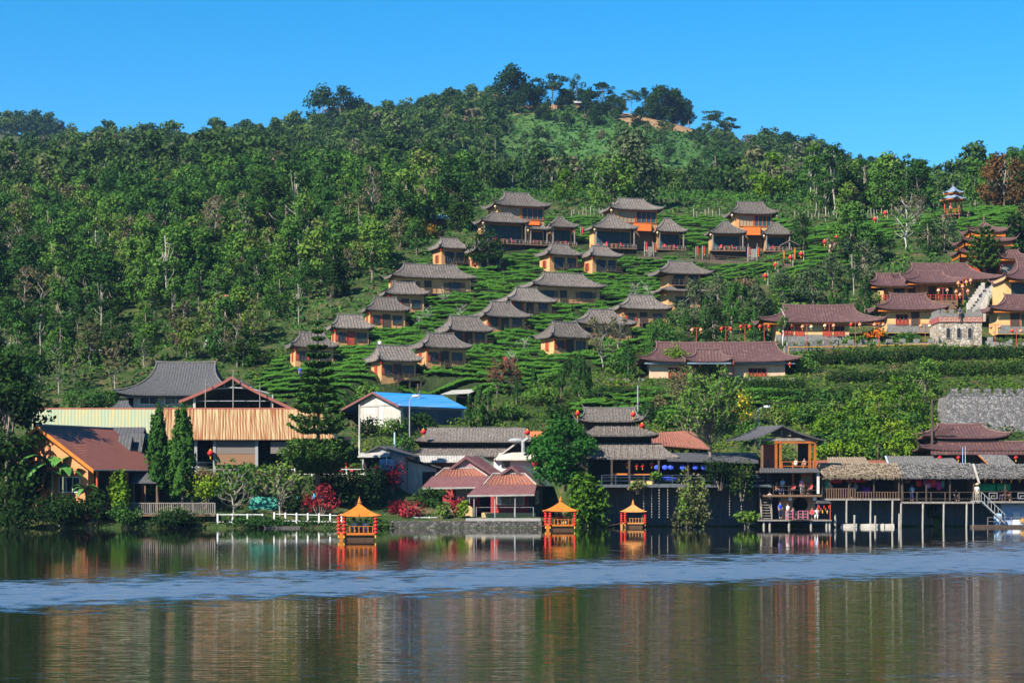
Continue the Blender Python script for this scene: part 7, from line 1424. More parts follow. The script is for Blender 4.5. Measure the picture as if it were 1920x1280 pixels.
lo = poisson(9000, 1.5, 217, 268, 470, 2010, lambda px, py, d: (py > 640 or px > 1480) and not any(inpoly(px, py, T) for T in (TEA1, TEA2)) and not infoot((px-960)/F*d, d) and not (740 < px < 1060 and d < 226) and not (640 < px < 850 and 229 < d < 243), rng)
tag(under('slope_scrub', lo, 0.20, 30, leafmat('leaf_scrub', [(0.0,(0.016,0.036,0.008)),(0.35,(0.036,0.075,0.012)),(0.6,(0.07,0.12,0.016)),(0.8,(0.12,0.16,0.022)),(1.0,(0.16,0.12,0.05))], attr=True, var=0.7), 1.1, 0.75), 'tangled weeds and low scrub covering the lower slope', 'scrub')
# ------------------------------------------------------------------ single trees
def place(r, px, py, hpx, hreal, label, d=None, name=None, cat='tree', group=None, rz=None):
    p = ground_at(px, py) if d is None else pt(px, py, d); s = hpx/(F/p.y)/hreal; r.location = p; r.scale = (s,)*3; r.rotation_euler = (0,0,rz if rz is not None else px % 6)
    tag(r, label, cat, group)
    if name: r.name = name
    return r
place(make_tree('x', 701, 6.6, 3.2, 60, 0.02, leafmat('leaf_round', [(0.0,(0.018,0.070,0.014)),(0.5,(0.035,0.125,0.020)),(0.85,(0.07,0.20,0.025)),(1.0,(0.15,0.27,0.03))]), BARK, per=150, size=0.17, top=0.15), 1060, 905, 128, 6.6, 'round lush green tree before the tiered restaurant', d=208.5)
place(make_tree('x', 702, 6.0, 2.7, 26, 0.2, DLEAF, BARK, per=90, size=0.2, top=0.35), 914, 507, 82, 6.0, 'round dark tree in the tea field below the left hilltop villa')
# big shaded tree at the left shore
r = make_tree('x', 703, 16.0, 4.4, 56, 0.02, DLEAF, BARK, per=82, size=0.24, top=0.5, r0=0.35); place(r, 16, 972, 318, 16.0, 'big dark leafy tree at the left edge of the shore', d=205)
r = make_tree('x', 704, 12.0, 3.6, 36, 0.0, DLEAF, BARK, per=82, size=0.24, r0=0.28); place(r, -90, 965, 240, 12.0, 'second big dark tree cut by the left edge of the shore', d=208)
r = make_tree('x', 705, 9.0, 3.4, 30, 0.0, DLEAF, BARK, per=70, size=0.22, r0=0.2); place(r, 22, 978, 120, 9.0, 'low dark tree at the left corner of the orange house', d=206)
r = make_tree('x', 706, 9.0, 2.9, 24, 0.2, LEAF, BARK, per=70, size=0.22); place(r, 70, 800, 150, 9.0, 'leafy tree above the big dark shore tree at the left edge', d=228)
for i, (px, py, h_, lb) in enumerate([(140,720,70,'drab bushy tree left of the grey tiled house'),(215,735,90,'thin grey branched tree behind the low tiled shed'),(270,690,60,'loose brownish tree above the grey tiled house'),(330,672,80,'pale branched tree above the ridge of the grey tiled house'),(400,668,90,'slim grey tree right of the grey tiled house'),(445,690,80,'bare stemmed tree at the left edge of the tea field'),(475,650,70,'bare grey tree beside the lower left of the tea field'),(170,690,80,'scrubby tree on the pale rocks at left'),(110,740,90,'mixed scrubby tree near the left edge above the shore')]):
    place(sprig_tree(800+i, 6.0, 1.6, 'scrub_tree', RLEAF if i % 2 else LEAF, PALE if i % 3 else BARK, 40, 0.11, 30), px, py, h_, 6.0, lb)
# twin cypresses and others
for i, (px, py, h_, w_, d, lb) in enumerate([(296,932,176,1.5,208.5,'left one of the two tall cypresses right of the orange house'),(342,938,184,1.75,207.5,'right, fuller one of the two tall cypresses right of the orange house')]):
    place(make_cypress(900+i, 9.5, w_, per=1.5), px, py, h_, 9.5, lb, d=d)
CY = [(880,802,62,'leftmost cypress of the clump right of the blue roof'),(897,800,80,'tall cypress in the clump right of the blue roof'),(915,798,72,'right cypress of the clump right of the blue roof'),(1000,752,66,'bushy cypress left of the slope path'),(1052,748,60,'cypress below the blank walled cottage, left'),(1086,745,88,'tall cypress below the blank walled cottage'),(1104,742,60,'cypress beside the low pale wall'),(1178,712,80,'thick cypress left of the long peach house'),(1222,668,66,'cypress behind the left ridge of the long peach house'),(1288,640,60,'cypress among the dark trees, left'),(1322,632,74,'cypress among the dark trees, middle'),(1372,628,100,'tall cypress among the dark trees by the lantern posts'),(1586,600,70,'left cypress above the small swept roof'),(1622,596,78,'right cypress above the small swept roof'),(1560,590,46,'small cypress above the guest house'),(968,760,50,'little cypress left of the slope path'),(1415,630,50,'small cypress left of the guest house')]
for i, (px, py, h_, lb) in enumerate(CY):
    place(make_cypress(930+i, 5.5, 0.95+0.25*(i % 3), per=0.9), px, py, h_, 5.5, lb)
# tiered pine
def tier_pine(seed, h, tiers, name='tiered_pine', droop=0.15, bottom=None):
    rg = np.random.default_rng(seed); r = root(name, (0,0,0)); m_ = MB(); m_.tube([(0,0,-0.5),(0.05,0,h*0.5),(0,0,h)], [0.28,0.17,0.03], 8); P, Nn, I = [], [], []
    for (z, R, n) in tiers:
        a0 = rg.uniform(0, 6)
        for j in range(n):
            a = a0+6.283*j/n+rg.normal()*0.1; L = R*rg.uniform(0.8, 1.08); K = 10; pts = []
            for q in range(K+1):
                f = q/K; pts.append((math.cos(a)*L*f, math.sin(a)*L*f, z+L*(-droop*math.sin(f*3.1)+0.16*f*f)))
            m_.tube([pts[0], pts[5], pts[10]], [0.06,0.04,0.015], 4)
            for q in range(1, K+1):
                f = q/K
                if f < 0.18: continue
                k = int(14+16*f); c = np.array(pts[q]); wd = L*0.20*(1.05-0.45*f); t = rg.uniform(-1, 1, k); e = np.stack([-math.sin(a)*t*wd+rg.normal(size=k)*0.05, math.cos(a)*t*wd+rg.normal(size=k)*0.05, rg.uniform(-0.05, 0.22, k)*max(0.5, L*0.35)], 1); P.append(c+e)
                nn = np.array([0,0,0.9])+rg.normal(size=(k,3))*0.5; Nn.append(nn/np.linalg.norm(nn, axis=1, keepdims=True)); I += [rg.uniform()]*k
    m_.build('trunk', BARK, r, True); P = np.concatenate(P); V, Q = leaf_quads(P, np.concatenate(Nn), np.full(len(P), 0.17), rg, 0.5); me = np_mesh('crown', V, Q); fattr(me, 'leafvar', np.clip(np.array(I)*0.6+rg.uniform(0, 0.4, len(P)), 0, 1)); me.materials.append(PINE); obj_from('crown', me, r); return r
T_ = []
zs = [(606,0.35),(622,0.55),(636,0.65),(652,1.0),(668,1.15),(684,1.35),(700,1.55),(716,1.7),(732,1.9),(748,2.1),(768,2.35),(790,2.75),(806,2.85)]
S = Site(596, 975, 207.5)
for py, R in zs: T_.append((S.z(py), R*1.1, 9 if R < 1 else 13))
for py, R in ((832,2.6),(838,3.2),(848,3.9),(856,4.2),(864,4.1),(872,3.7),(880,2.8)): T_.append((S.z(py), R, 17))
r = tier_pine(61, S.z(588), T_); r.location = S.o; tag(r, 'tall tiered pine with a bare gap above its dense lowest skirt', 'tree')
S = Site(1846, 512, 298); T_ = [(S.z(py), R, 8) for py, R in ((428,1.0),(436,1.5),(446,1.9),(456,2.2),(466,2.4),(476,2.6),(488,2.9),(498,2.7))]
r = tier_pine(62, S.z(420), T_); r.location = S.o; tag(r, 'dark dense pine standing in front of the tiered pagoda', 'tree')
for i, (px, py, h_, lb) in enumerate([(588,520,76,'small tiered pine in the wood above the lower left cottages'),(625,560,80,'small tiered pine at the left edge of the tea hill'),(640,530,70,'thin tiered pine just behind the left edge of the tea hill')]):
    T_ = [(z, (7.2-z)*0.24, 7) for z in np.arange(1.0, 7.0, 0.6)]; place(tier_pine(63+i, 7.2, T_), px, py, h_, 7.2, lb)
# bare trees
def bare(px, py, hpx, lb, seed, h=6.0, w=2.0, mat=RLEAF, bark=PALE, leafn=0, br=34, d=None, r0=0.13): return place(sprig_tree(seed, h, w, 'bare_tree', mat, bark, leafn, r0, br), px, py, hpx, h, lb, d=d)
bare(1330,868,150,'big tangled bare tree leaning over the restaurant deck',1001,7.5,3.2,LEAF,BARK,22,70,d=211,r0=0.2); bare(1290,800,90,'grey tangle of bare branches above the salmon tiled roof',1002,6,2.6,RLEAF,BARK,16,60,d=226)
bare(1130,690,84,'bare grey tree before the hidden walled cottage',1003,6,2.2,RLEAF,PALE,10,44); bare(1160,660,60,'thin bare tree right of the hidden walled cottage',1004,6,2.0,RLEAF,PALE,6,30)
bare(932,745,60,'reddish brown bare bush tree on the slope path, left',1005,5,1.7,leafmat('leaf_rust', [(0.0,(0.05,0.03,0.02)),(0.5,(0.12,0.06,0.035)),(1.0,(0.20,0.09,0.05))]),BARK,40,36); bare(962,742,64,'reddish brown bare bush tree on the slope path, right',1006,5,1.7,MATS['leaf_rust'],BARK,40,36)
for i, (px, py, lb) in enumerate([(862,600,'small white bare tree left of the fourth middle row cottage'),(830,570,'small white bare tree below the long cottage by the wood'),(800,605,'small white bare tree right of the third left row cottage'),(785,618,'low white bare tree below the one right of the left row'),(982,660,'small white bare tree below the third middle row cottage'),(1190,560,'small white bare tree left of the cottage on posts'),(1215,558,'small white bare tree just left of the two storey cottage'),(960,690,'small white bare tree in the lowest tea rows')]): bare(px, py, 26, lb, 1020+i, 3.0, 1.6, bark=M('white_bark', (0.36,0.34,0.315), (0.46,0.44,0.41), 5), br=16, r0=0.07)
bare(1698,468,92,'white trunked bare tree on the right hillside',1040,7,2.2,RLEAF,MATS['white_bark'],6,26); bare(1725,430,60,'thin bare tree left of the ridge pavilion',1041,7,2.2,RLEAF,PALE,10,34); bare(440,968,80,'pale branched waterside tree behind the lake fence, left',1042,4,2.4,LEAF,PALE,20,30,d=206); bare(525,972,84,'pale leaning waterside tree behind the lake fence, right',1043,4,2.6,LEAF,PALE,18,30,d=206)
bare(1468,640,66,'whitewashed trunk tree with a small round crown before the guest house',1044,4.5,0.8,LEAF,MATS['white_bark'],120,16,d=262)
# mixed grey green trees right of the tea hill
GG = leafmat('leaf_greygreen', [(0.0,(0.030,0.055,0.026)),(0.5,(0.060,0.090,0.042)),(0.85,(0.10,0.125,0.06)),(1.0,(0.16,0.13,0.06))])
for i, (px, py, h_, w_, mt, lb) in enumerate([(1300,610,86,3.0,GG,'grey green bushy tree hiding the two storey cottage'),(1345,585,72,2.8,GG,'grey green bushy tree on the slope right of the two storey cottage'),(1290,650,60,2.6,DLEAF,'dark leafy tree above the long peach house'),(1340,655,80,2.8,DLEAF,'dark leafy tree behind the lantern posts'),(1390,610,80,2.6,LEAF,'leafy tree with yellowing top left of the lantern path'),(1420,600,70,2.6,GG,'pale grey tree above the guest house, left'),(1470,575,66,2.8,GG,'pale grey tree above the guest house, middle'),(1525,575,80,3.0,GG,'spreading grey green tree above the guest house'),(1560,545,70,2.8,GG,'grey green tree on the slope below the lantern path'),(1620,530,84,2.8,GG,'grey green tree left of the large yellow hall, lower'),(1600,500,90,2.8,GG,'grey green tree left of the large yellow hall, upper'),(1650,490,60,2.6,DLEAF,'dark tree above the large yellow hall, left'),(1740,480,70,2.8,DLEAF,'dark tree above the large yellow hall, right'),(1770,470,80,2.8,GG,'grey tree below the ridge pavilion'),(1505,470,70,2.6,DLEAF,'dark tree right of the rightmost hilltop villa'),(1920,450,70,2.6,RLEAF,'brownish tree at the right edge above the gate house'),(1155,790,40,2.6,LEAF,'leafy tree above the lamp post by the restaurant'),(1690,790,90,2.8,BLEAF,'bright green tree left of the rampart'),(1735,760,90,2.8,LEAF,'dark green tree at the left corner of the rampart'),(1650,800,60,2.6,BLEAF,'light leafy tree on the lush slope'),(760,905,90,2.0,LEAF,'slim leafy tree before the grey gabled shed')]):
    place(make_tree('y', 1100+i, 6.5, w_, 24, 0.08, mt, BARK, per=66, size=0.2, top=0.4), px, py, h_, 6.5, lb)
# hilltop trees on the skyline
SK = [(958,208,82,'b',3.6,'big round crowned tree on the summit, leftmost over the bare earth'),(1035,205,62,'f',3.4,'flat topped tree on the summit right of the big round one'),(1082,200,58,'t',2.4,'upright dark tree on the summit behind the flat topped one'),(1128,212,54,'f',3.4,'wide dark tree on the summit with a leaning crown'),(1183,208,40,'f',3.0,'small spreading tree alone on the summit ridge'),(1208,215,50,'t',2.2,'slim tree on the ridge left of the big skyline group'),(1242,222,62,'b',3.2,'big dark tree in the skyline group right of the summit'),(1268,224,60,'b',3.0,'dark tree at the right of the skyline group'),(1292,222,48,'t',2.4,'slim tree ending the skyline group'),(1330,230,46,'f',2.8,'spindly flat tree standing alone right of the skyline group'),(1366,232,44,'f',3.0,'flat topped lone tree at the right end of the bare ridge'),(1345,234,20,'b',3.4,'small round bush between the two lone ridge trees'),(540,218,46,'t',2.6,'lone slim tree breaking the left skyline'),(606,222,92,'t',3.4,'tall airy tree at the left skyline, highest there'),(640,225,86,'t',3.6,'airy tree right of the highest left skyline tree'),(668,228,66,'b',3.0,'dark round tree on the left skyline'),(790,222,40,'b',3.0,'dark tree on the skyline left of the summit'),(840,212,44,'b',3.0,'dark round tree nearest the summit on its left'),(900,215,40,'b',3.0,'brownish tree under the left side of the summit'),(1478,262,50,'b',3.6,'rounded tree on the right shoulder of the hill'),(1520,262,54,'b',3.4,'highest round tree on the right shoulder'),(1548,270,46,'b',3.0,'dark tree right of the highest one on the right shoulder'),(1612,310,48,'t',2.4,'slim tree on the falling right skyline'),(1632,322,50,'t',2.4,'leaning tree on the falling right skyline'),(1010,206,44,'b',3.2,'round tree left of the flat topped summit tree'),(1062,207,40,'b',3.4,'low dark tree between the two tallest summit trees'),(1106,212,48,'b',3.2,'dark tree under the wide summit tree'),(1150,216,38,'b',3.4,'low dark tree right of the wide summit tree'),(1226,220,44,'b',3.2,'dark tree at the left of the skyline group'),(1256,224,48,'b',3.4,'dark round tree in the middle of the skyline group'),(1280,226,38,'b',3.4,'low dark tree near the right of the skyline group'),(982,208,48,'b',3.2,'round tree just right of the biggest summit tree'),(928,208,40,'f',3.0,'small flat tree left of the biggest summit tree'),(1020,222,30,'b',3.8,'bushy scrub tree under the summit earth bank'),(1120,232,34,'b',3.8,'bushy scrub tree low on the summit slope'),(1200,236,34,'b',3.8,'bushy scrub tree below the bare ridge'),(190,258,50,'b',3.2,'dark round tree on the far left skyline'),(300,250,40,'b',3.2,'round tree on the left skyline'),(385,248,40,'b',3.2,'round tree nearer the middle of the left skyline'),(480,238,40,'b',3.2,'brownish round tree on the left skyline')]
for i, (px, py, h_, sh, w_, lb) in enumerate(SK):
    dd = 862
    for q in range(760, 930, 3):
        if gpy(px, q) <= py+4: dd = q; break
    else: dd = min(range(740, 930, 3), key=lambda q: gpy(px, q))
    if sh == 'f': t = make_tree('z', 1200+i, 8, w_*1.15, 24, 0.55, DLEAF, BARK, per=80, size=0.22, flat=0.4, top=0.1, r0=0.14)
    elif sh == 't': t = make_tree('z', 1200+i, 9, w_, 24, 0.25, DLEAF, BARK, per=70, size=0.24)
    else: t = make_tree('z', 1200+i, 8, w_*1.1, 34, 0.02, DLEAF, BARK, per=80, size=0.25, top=0.25)
    p = pt(px, py, dd); p.z = float(gz(p.x, p.y))-0.2; k = F/dd; t.location = p; s = 1.15*h_/k/(9 if sh == 't' else 8); t.scale = (s,)*3; tag(t, lb, 'tree', None)
# big trees of the wood seen against the hill
for i, (px, py, h_, w_, mt, lb) in enumerate([(1185,392,150,3.0,GG,'great brownish crowned tree behind the middle hilltop villa, the tallest there'),(1150,395,110,3.0,LEAF,'broad tree left of the tallest one behind the middle villa'),(1060,385,66,3.0,BLEAF,'bright green low tree right of the left hilltop villa'),(790,400,120,3.0,LEAF,'tall broad tree above the orange flowering tree'),(1340,370,96,2.6,LEAF,'bushy tree in the wood between middle and right villas'),(1445,380,96,2.8,BLEAF,'bright tree with drooping leaves behind the right hilltop villa'),(1880,392,110,3.2,leafmat('leaf_autumn', [(0.0,(0.035,0.055,0.018)),(0.5,(0.065,0.055,0.020)),(1.0,(0.11,0.05,0.018))]),'rusty red tree on the right ridge'),(1830,390,96,3.0,LEAF,'green tree right of the ridge pavilion'),(210,300,50,3.0,MATS['leaf_autumn'],'rusty topped tree in the upper left wood'),(280,520,84,2.8,BLEAF,'bright green leafy tree low in the left wood'),(480,470,76,2.6,BLEAF,'bright green slim tree in the middle of the left wood')]):
    place(make_tree('w', 1300+i, 7, w_, 28, 0.12, mt, BARK, per=70, size=0.21, top=0.35), px, py, h_, 7, lb)
# banana plant by the orange house and palms on the hill
def banana(px, py, d, hpx, lb, seed):
    rg = np.random.default_rng(seed); S = Site(px, py, d); h = hpx/S.k; r = root('banana_plant', S.o, 0, lb, 'banana plant'); m_ = MB(); m_.tube([(0,0,-0.3),(0.05,0,h*0.55)], [0.16,0.09], 7); m_.build('stem', M('banana_stem', (0.10,0.13,0.05), (0.15,0.14,0.07), 4), r); m_ = MB()
    for i in range(8):
        a = rg.uniform(0, 6.28); L = h*rg.uniform(0.45, 0.65); e = rg.uniform(0.5, 1.2); N = 8; w = h*0.075; cc = []
        for q in range(N+1): f = q/N; cc.append(Vector((math.cos(a)*L*f*0.8, math.sin(a)*L*f*0.8, h*0.52+L*(e*f-0.9*f*f))))
        sdv = Vector((-math.sin(a), math.cos(a), 0))
        for q in range(N):
            w0, w1 = w*math.sin(math.pi*min(1, (q+0.3)/N))**0.5 if q else w*0.3, w*math.sin(math.pi*min(0.97, (q+1.3)/N))**0.5 if q < N-1 else 0.02
            m_.add([cc[q]-sdv*w0, cc[q]+Vector((0,0,0.04)), cc[q]+sdv*w0, cc[q+1]-sdv*w1, cc[q+1]+Vector((0,0,0.04)), cc[q+1]+sdv*w1], [(0,3,4,1),(1,4,5,2)])
    m_.build('leaf', M('banana_leaf', (0.035,0.11,0.02), (0.06,0.17,0.03), 3, rough=0.45), r); return r
banana(118,950,203.2,112,'banana plant with torn leaves before the orange wall',1); banana(98,950,203.6,140,'taller banana plant at the left corner of the orange wall',2); banana(160,955,203,70,'small banana plant under the window of the orange house',3)
def palm(px, py, hpx, lb, seed, d):
    rg = np.random.default_rng(seed); p = pt(px, py, d); p.z = float(gz(p.x, p.y)); h = hpx/(F/d); r = root('palm_tree', p, 0, lb, 'palm tree', 'feathery palms below the bare ridge'); m_ = MB(); m_.tube([(0,0,-0.5),(0.1,0,h*0.5)], [0.25,0.15], 6); m_.build('trunk', BARK, r); P, Nn = [], []
    for i in range(12):
        a = rg.uniform(0, 6.28); L = h*0.55; e = rg.uniform(0.4, 1.3)
        for q in range(14):
            f = (q+1)/14
            for s in (-1, 1): P.append([math.cos(a)*L*f-math.sin(a)*s*0.25, math.sin(a)*L*f+math.cos(a)*s*0.25, h*0.5+L*(e*f-0.9*f*f)]); n = np.array([0,0,1.0])+rg.normal(size=3)*0.4; Nn.append(n/np.linalg.norm(n))
    V, Q = leaf_quads(np.array(P), np.array(Nn), np.full(len(P), 0.4), rg, 0.35); me = np_mesh('crown', V, Q); fattr(me, 'leafvar', rg.uniform(0, 1, len(P))); me.materials.append(LEAF); obj_from('crown', me, r)
for i, (px, py, h_, lb) in enumerate([(1058,236,30,'palm below the summit, leftmost'),(1096,240,30,'palm below the wide dark summit tree'),(1240,252,30,'palm under the skyline group'),(1300,268,36,'palm in the middle of the cleared slope'),(1342,262,32,'palm under the lone ridge trees'),(1165,268,26,'palm low on the cleared slope')]):
    dd = min(range(700, 880, 3), key=lambda q: abs(gpy(px, q)-py)); palm(px, py, h_, lb, 40+i, dd)
# small hut and sheds on the summit
r = root('summit_hut', pt(1085, 186, 850), 0, 'tiny grey roofed hut among the summit trees', 'hut'); r.location.z = float(gz(r.location.x, 850)); m_ = MB(); m_.box(-2,2,-1.5,1.5,-1,2.2); m_.build('wall', MIDW, r); m_ = MB(); groof(m_, (-2.4,0,3.4),(2.4,0,3.4),2.2,1.2,0.1); m_.build('roof', CONC, r)
S = Site(820, 428, None); r = root('tin_roofed_hut', S.o, 0, 'hut with a pale blue tin roof in the wood left of the hilltop villas', 'hut'); m_ = MB(); rolled(m_, (-1.6,3,3.0),(2.6,3,3.0),(2.2,-1.0,1.7),(-2.6,-1.0,1.7), period=0.4, amp=0.03); m_.build('roof', CLB, r); m_ = MB(); m_.box(-2,2,0,2.6,-1,1.9); m_.build('wall', MIDW, r)
S = Site(435, 575, None); r = root('rusty_roofed_hut', S.o, 0, 'hut with a low rusty red roof in the left wood', 'hut'); m_ = MB(); rolled(m_, (-2.8,3,2.2),(2.4,3,2.2),(2.7,-0.5,1.5),(-2.8,-0.5,1.5), period=0.4, amp=0.03); m_.build('roof', M('rust_red', (0.32,0.09,0.07), (0.24,0.07,0.06), 2), r); m_ = MB(); m_.box(-2.4,2.2,0.2,2.6,-1,1.6); m_.build('wall', OFFW, r)
S = Site(90, 640, None); r = root('wooden_hut', S.o, 0, 'small brown roofed hut among trees near the left edge', 'hut'); m_ = MB(); groof(m_, (-1.8,0.5,1.6),(1.8,0.5,1.6),1.8,0.8,0.1); m_.build('roof', MIDW, r); m_ = MB(); m_.box(-1.4,1.4,-0.6,1.6,-1,0.9); m_.build('wall', MIDW, r)
for i, (px, py, w_, h_, lb) in enumerate([(215,662,90,14,'long pale limestone ledge in the scrub above the grey tiled house'),(395,655,46,26,'pale limestone rock right of the ledge, beside bare trees'),(160,664,40,14,'small pale rock at the left end of the ledge'),(20,650,30,16,'pale rock near the left edge')]):
    S = Site(px, py, None); rg = np.random.default_rng(60+i); r = root('limestone_rock', S.o, 0, lb, 'rock'); m_ = MB()
    for q in range(7): m_.ball((rg.uniform(-0.5,0.5)*w_/S.k, rg.uniform(-0.3,0.3), rg.uniform(0,0.5)*h_/S.k), (w_/S.k*rg.uniform(0.10,0.22), 0.6, h_/S.k*rg.uniform(0.3,0.6)), 7, 5)
    m_.build('rock', stonemat('limestone', (0.16,0.155,0.15), (0.28,0.27,0.255), (0.38,0.365,0.345), 1.5) if 'limestone' not in MATS else MATS['limestone'], r)
# ------------------------------------------------------------------ fences
def fence(name, pts, lb, h, step, r_, rails, mat, cat='fence', white=True):
    o0 = Vector(pts[0]); r = root(name, o0, 0, lb, cat); m_ = MB()
    for a, b in zip(pts[:-1], pts[1:]):
        a, b = Vector(a)-o0, Vector(b)-o0; n = max(1, round((b-a).length/step))
        for i in range(n+1):
            if i == n and b+o0 != Vector(pts[-1]): continue
            p = a.lerp(b, i/n); q = MB(); q.box(p.x-r_, p.x+r_, p.y-r_, p.y+r_, p.z-0.6, p.z+h); q.build('post', mat, r)
        for f in rails: m_.tube([a+Vector((0,0,h*f)), b+Vector((0,0,h*f))], r_*0.6, 5)
    m_.build('rail', mat, r); return r
fence('white_fence', [pt(408,982,202.5), pt(492,982,202.5)], 'left run of the white lake fence beside the brown deck', 1.1, 1.75, 0.08, (0.9,0.2), WHITE)
fence('white_fence', [pt(514,982,202.5), pt(640,985,203)], 'long right run of the white lake fence left of the nearest boat', 1.25, 1.1, 0.08, (0.85,0.3), WHITE)
fence('white_fence', [pt(640,980,206), pt(775,982,207)], 'white fence behind the nearest boat', 1.0, 1.6, 0.06, (0.9,0.3), WHITE)
fence('white_fence', [pt(775,984,205), pt(835,984,205)], 'white fence among the red shrubs left of the cream wall', 0.9, 1.5, 0.06, (0.9,0.3), WHITE)
fence('log_fence', [pt(372,895,216.8), pt(520,893,216.8)], 'pale log fence in front of the rusty barn', 0.9, 1.9, 0.09, (0.95,0.45), GREYW)
fence('white_fence', [pt(520,893,216.8), pt(682,893,216.8)], 'white rail fence behind the tiered pine', 0.9, 2.0, 0.07, (0.9,0.3), WHITE)
def pale_posts(p0, p1, n, lb, hpx, seed):
    rg = np.random.default_rng(seed); A = ground_at(*p0); r = root('post_fence', A, 0, lb, 'fence')
    for i in range(n):
        f = (i+rg.uniform(-0.2, 0.2))/(n-1); px, py = p0[0]+(p1[0]-p0[0])*f, p0[1]+(p1[1]-p0[1])*f; g = ground_at(px, py); q = MB(); h = hpx*rg.uniform(0.7, 1.3)/(F/g.y); d = g-A
        q.tube([d-Vector((0,0,0.4)), d+Vector((rg.normal()*0.06,0,h))], 0.065, 5); q.build('post', PALE, r)
pale_posts((1490,412),(1640,406),24,'row of pale posts along the wood edge right of the hilltop villas',13,1); pale_posts((1645,404),(1760,396),14,'row of pale posts left of the ridge pavilion',12,2); pale_posts((1820,390),(1935,380),18,'row of pale posts on the ridge right of the pavilion',12,3); pale_posts((1070,408),(1130,405),9,'pale posts above the terraces between the left and middle villas',14,4); pale_posts((1300,408),(1350,408),8,'pale posts above the terraces between the middle and right villas',14,5)
# dark boardwalk below the villas
S = Site(1320, 492, None); A = ground_at(1195, 484); B = ground_at(1330, 491); C_ = ground_at(1500, 500); r = root('dark_boardwalk', A, 0, 'dark railed boardwalk running below the middle and right hilltop villas', 'boardwalk'); m_ = MB(); Z = Vector((0,0,0.3))
for a, b in ((A, B), (B, C_)): d0, d1 = a-A+Z, b-A+Z; m_.hexa([d0+Vector((0,-0.6,-0.9)), d1+Vector((0,-0.6,-0.9)), d1+Vector((0,0.6,-0.9)), d0+Vector((0,0.6,-0.9)), d0+Vector((0,-0.6,0)), d1+Vector((0,-0.6,0)), d1+Vector((0,0.6,0)), d0+Vector((0,0.6,0))])
m_.build('deck', DARKW, r); m_ = MB(); railing(m_, [Z+Vector((0,-0.5,0)), B-A+Z+Vector((0,-0.5,0)), C_-A+Z+Vector((0,-0.5,0))], 0.7, 1.8, 0.05); m_.build('railing', DARKW, r)
# ------------------------------------------------------------------ poles and lamps
def lamp(px, py0, py1, d, lb, side=1, arm=14):
    S = Site(px, py0, d); H = S.z(py1); L = arm/S.k*side; r = root('street_lamp', S.o, 0, lb, 'street lamp'); m_ = MB(); m_.tube([(0,0,-0.5),(0,0,H*0.9)], 0.07, 8); m_.build('pole', STEEL, r); m_ = MB(); m_.tube([(0,0,H*0.9),(L*0.4,0,H*0.97),(L,0,H)], 0.05, 6); m_.build('arm', STEEL, r); m_ = MB(); m_.ball((L+0.2*side,0,H-0.02),(0.42,0.2,0.16),8,6); m_.build('lamp_head', WHITE, r)
lamp(768,842,742,224,'tall curved street lamp before the blue roof',1,8); lamp(1421,835,762,214,'curved street lamp rising behind the timber tea house',1,14)
def pole(px, py0, py1, d, lb, mat=CONC, r_=0.12, name='utility_pole', cross=None):
    S = Site(px, py0, d); r = root(name, S.o, 0, lb, 'pole'); m_ = MB(); m_.tube([(0,0,-0.5),(0,0,S.z(py1))], [r_,r_*0.75], 8); m_.build('shaft', mat, r)
    if cross: m_ = MB(); m_.box(-cross,cross,-0.05,0.05,S.z(py1)-0.5,S.z(py1)-0.38); m_.build('crossarm', mat, r)
    return S.o+Vector((0,0,S.z(py1)-0.3))
p1 = pole(786,795,732,236,'grey concrete pole beside the blue roof'); p2 = pole(674,845,758,221,'pale leaning pole at the left corner of the blue roofed shed',OFFW); p3 = pole(1196,775,722,235,'dark post right of the top roof of the tiered restaurant',STEEL,0.1); p4 = pole(1748,860,748,216,'dark utility pole with an arm left of the maroon temple hall',DARKW,0.16); pole(1646,862,832,213,'thin mast behind the straw roofed shop',MIDW,0.04,'thin_mast'); pole(1805,868,838,212,'left thin blue mast before the maroon temple hall',CLB,0.035,'thin_mast'); pole(1810,868,836,212,'right thin blue mast before the maroon temple hall',CLB,0.035,'thin_mast'); p5 = pole(740,850,810,221,'short blue grey post by the grey gabled shed',CLB,0.12)
def wire(a, b, lb, sag=0.6):
    a, b = Vector(a), Vector(b); r = root('power_line', a, 0, lb, 'cable'); m_ = MB(); m_.tube([(a.lerp(b, i/8)-a)-Vector((0,0,sag*4*(i/8)*(1-i/8))) for i in range(9)], 0.016, 4); m_.build('wire', DARKW, r)
wire(p2, p1, 'thin cable from the pale pole to the concrete pole'); wire(p1, p3, 'thin cable running from the blue roof across to the restaurant', 1.0); wire(p3, p4, 'thin cable running along the lush slope to the dark utility pole', 1.0)
# triangular blue signboard
S = Site(725, 903, 212.5); r = root('blue_signboard', S.o, 0, 'blank blue grey tapering signboard on a white post', 'signboard'); m_ = MB(); m_.prism([(-0.15,0.5),(0.15,0.5),(0.82,S.z(878)),(0.8,S.z(860)),(-0.8,S.z(860)),(-0.82,S.z(878))], 0, 0.08); m_.build('panel', M('blue_panel', (0.16,0.24,0.38), (0.13,0.20,0.33), 2), r); m_ = MB(); m_.tube([(0,-0.06,-0.5),(0,-0.06,S.z(858))], 0.05, 6); m_.box(-0.8,0.8,-0.03,-0.003,S.z(878)-0.03,S.z(878)+0.03); m_.build('post', WHITE, r)
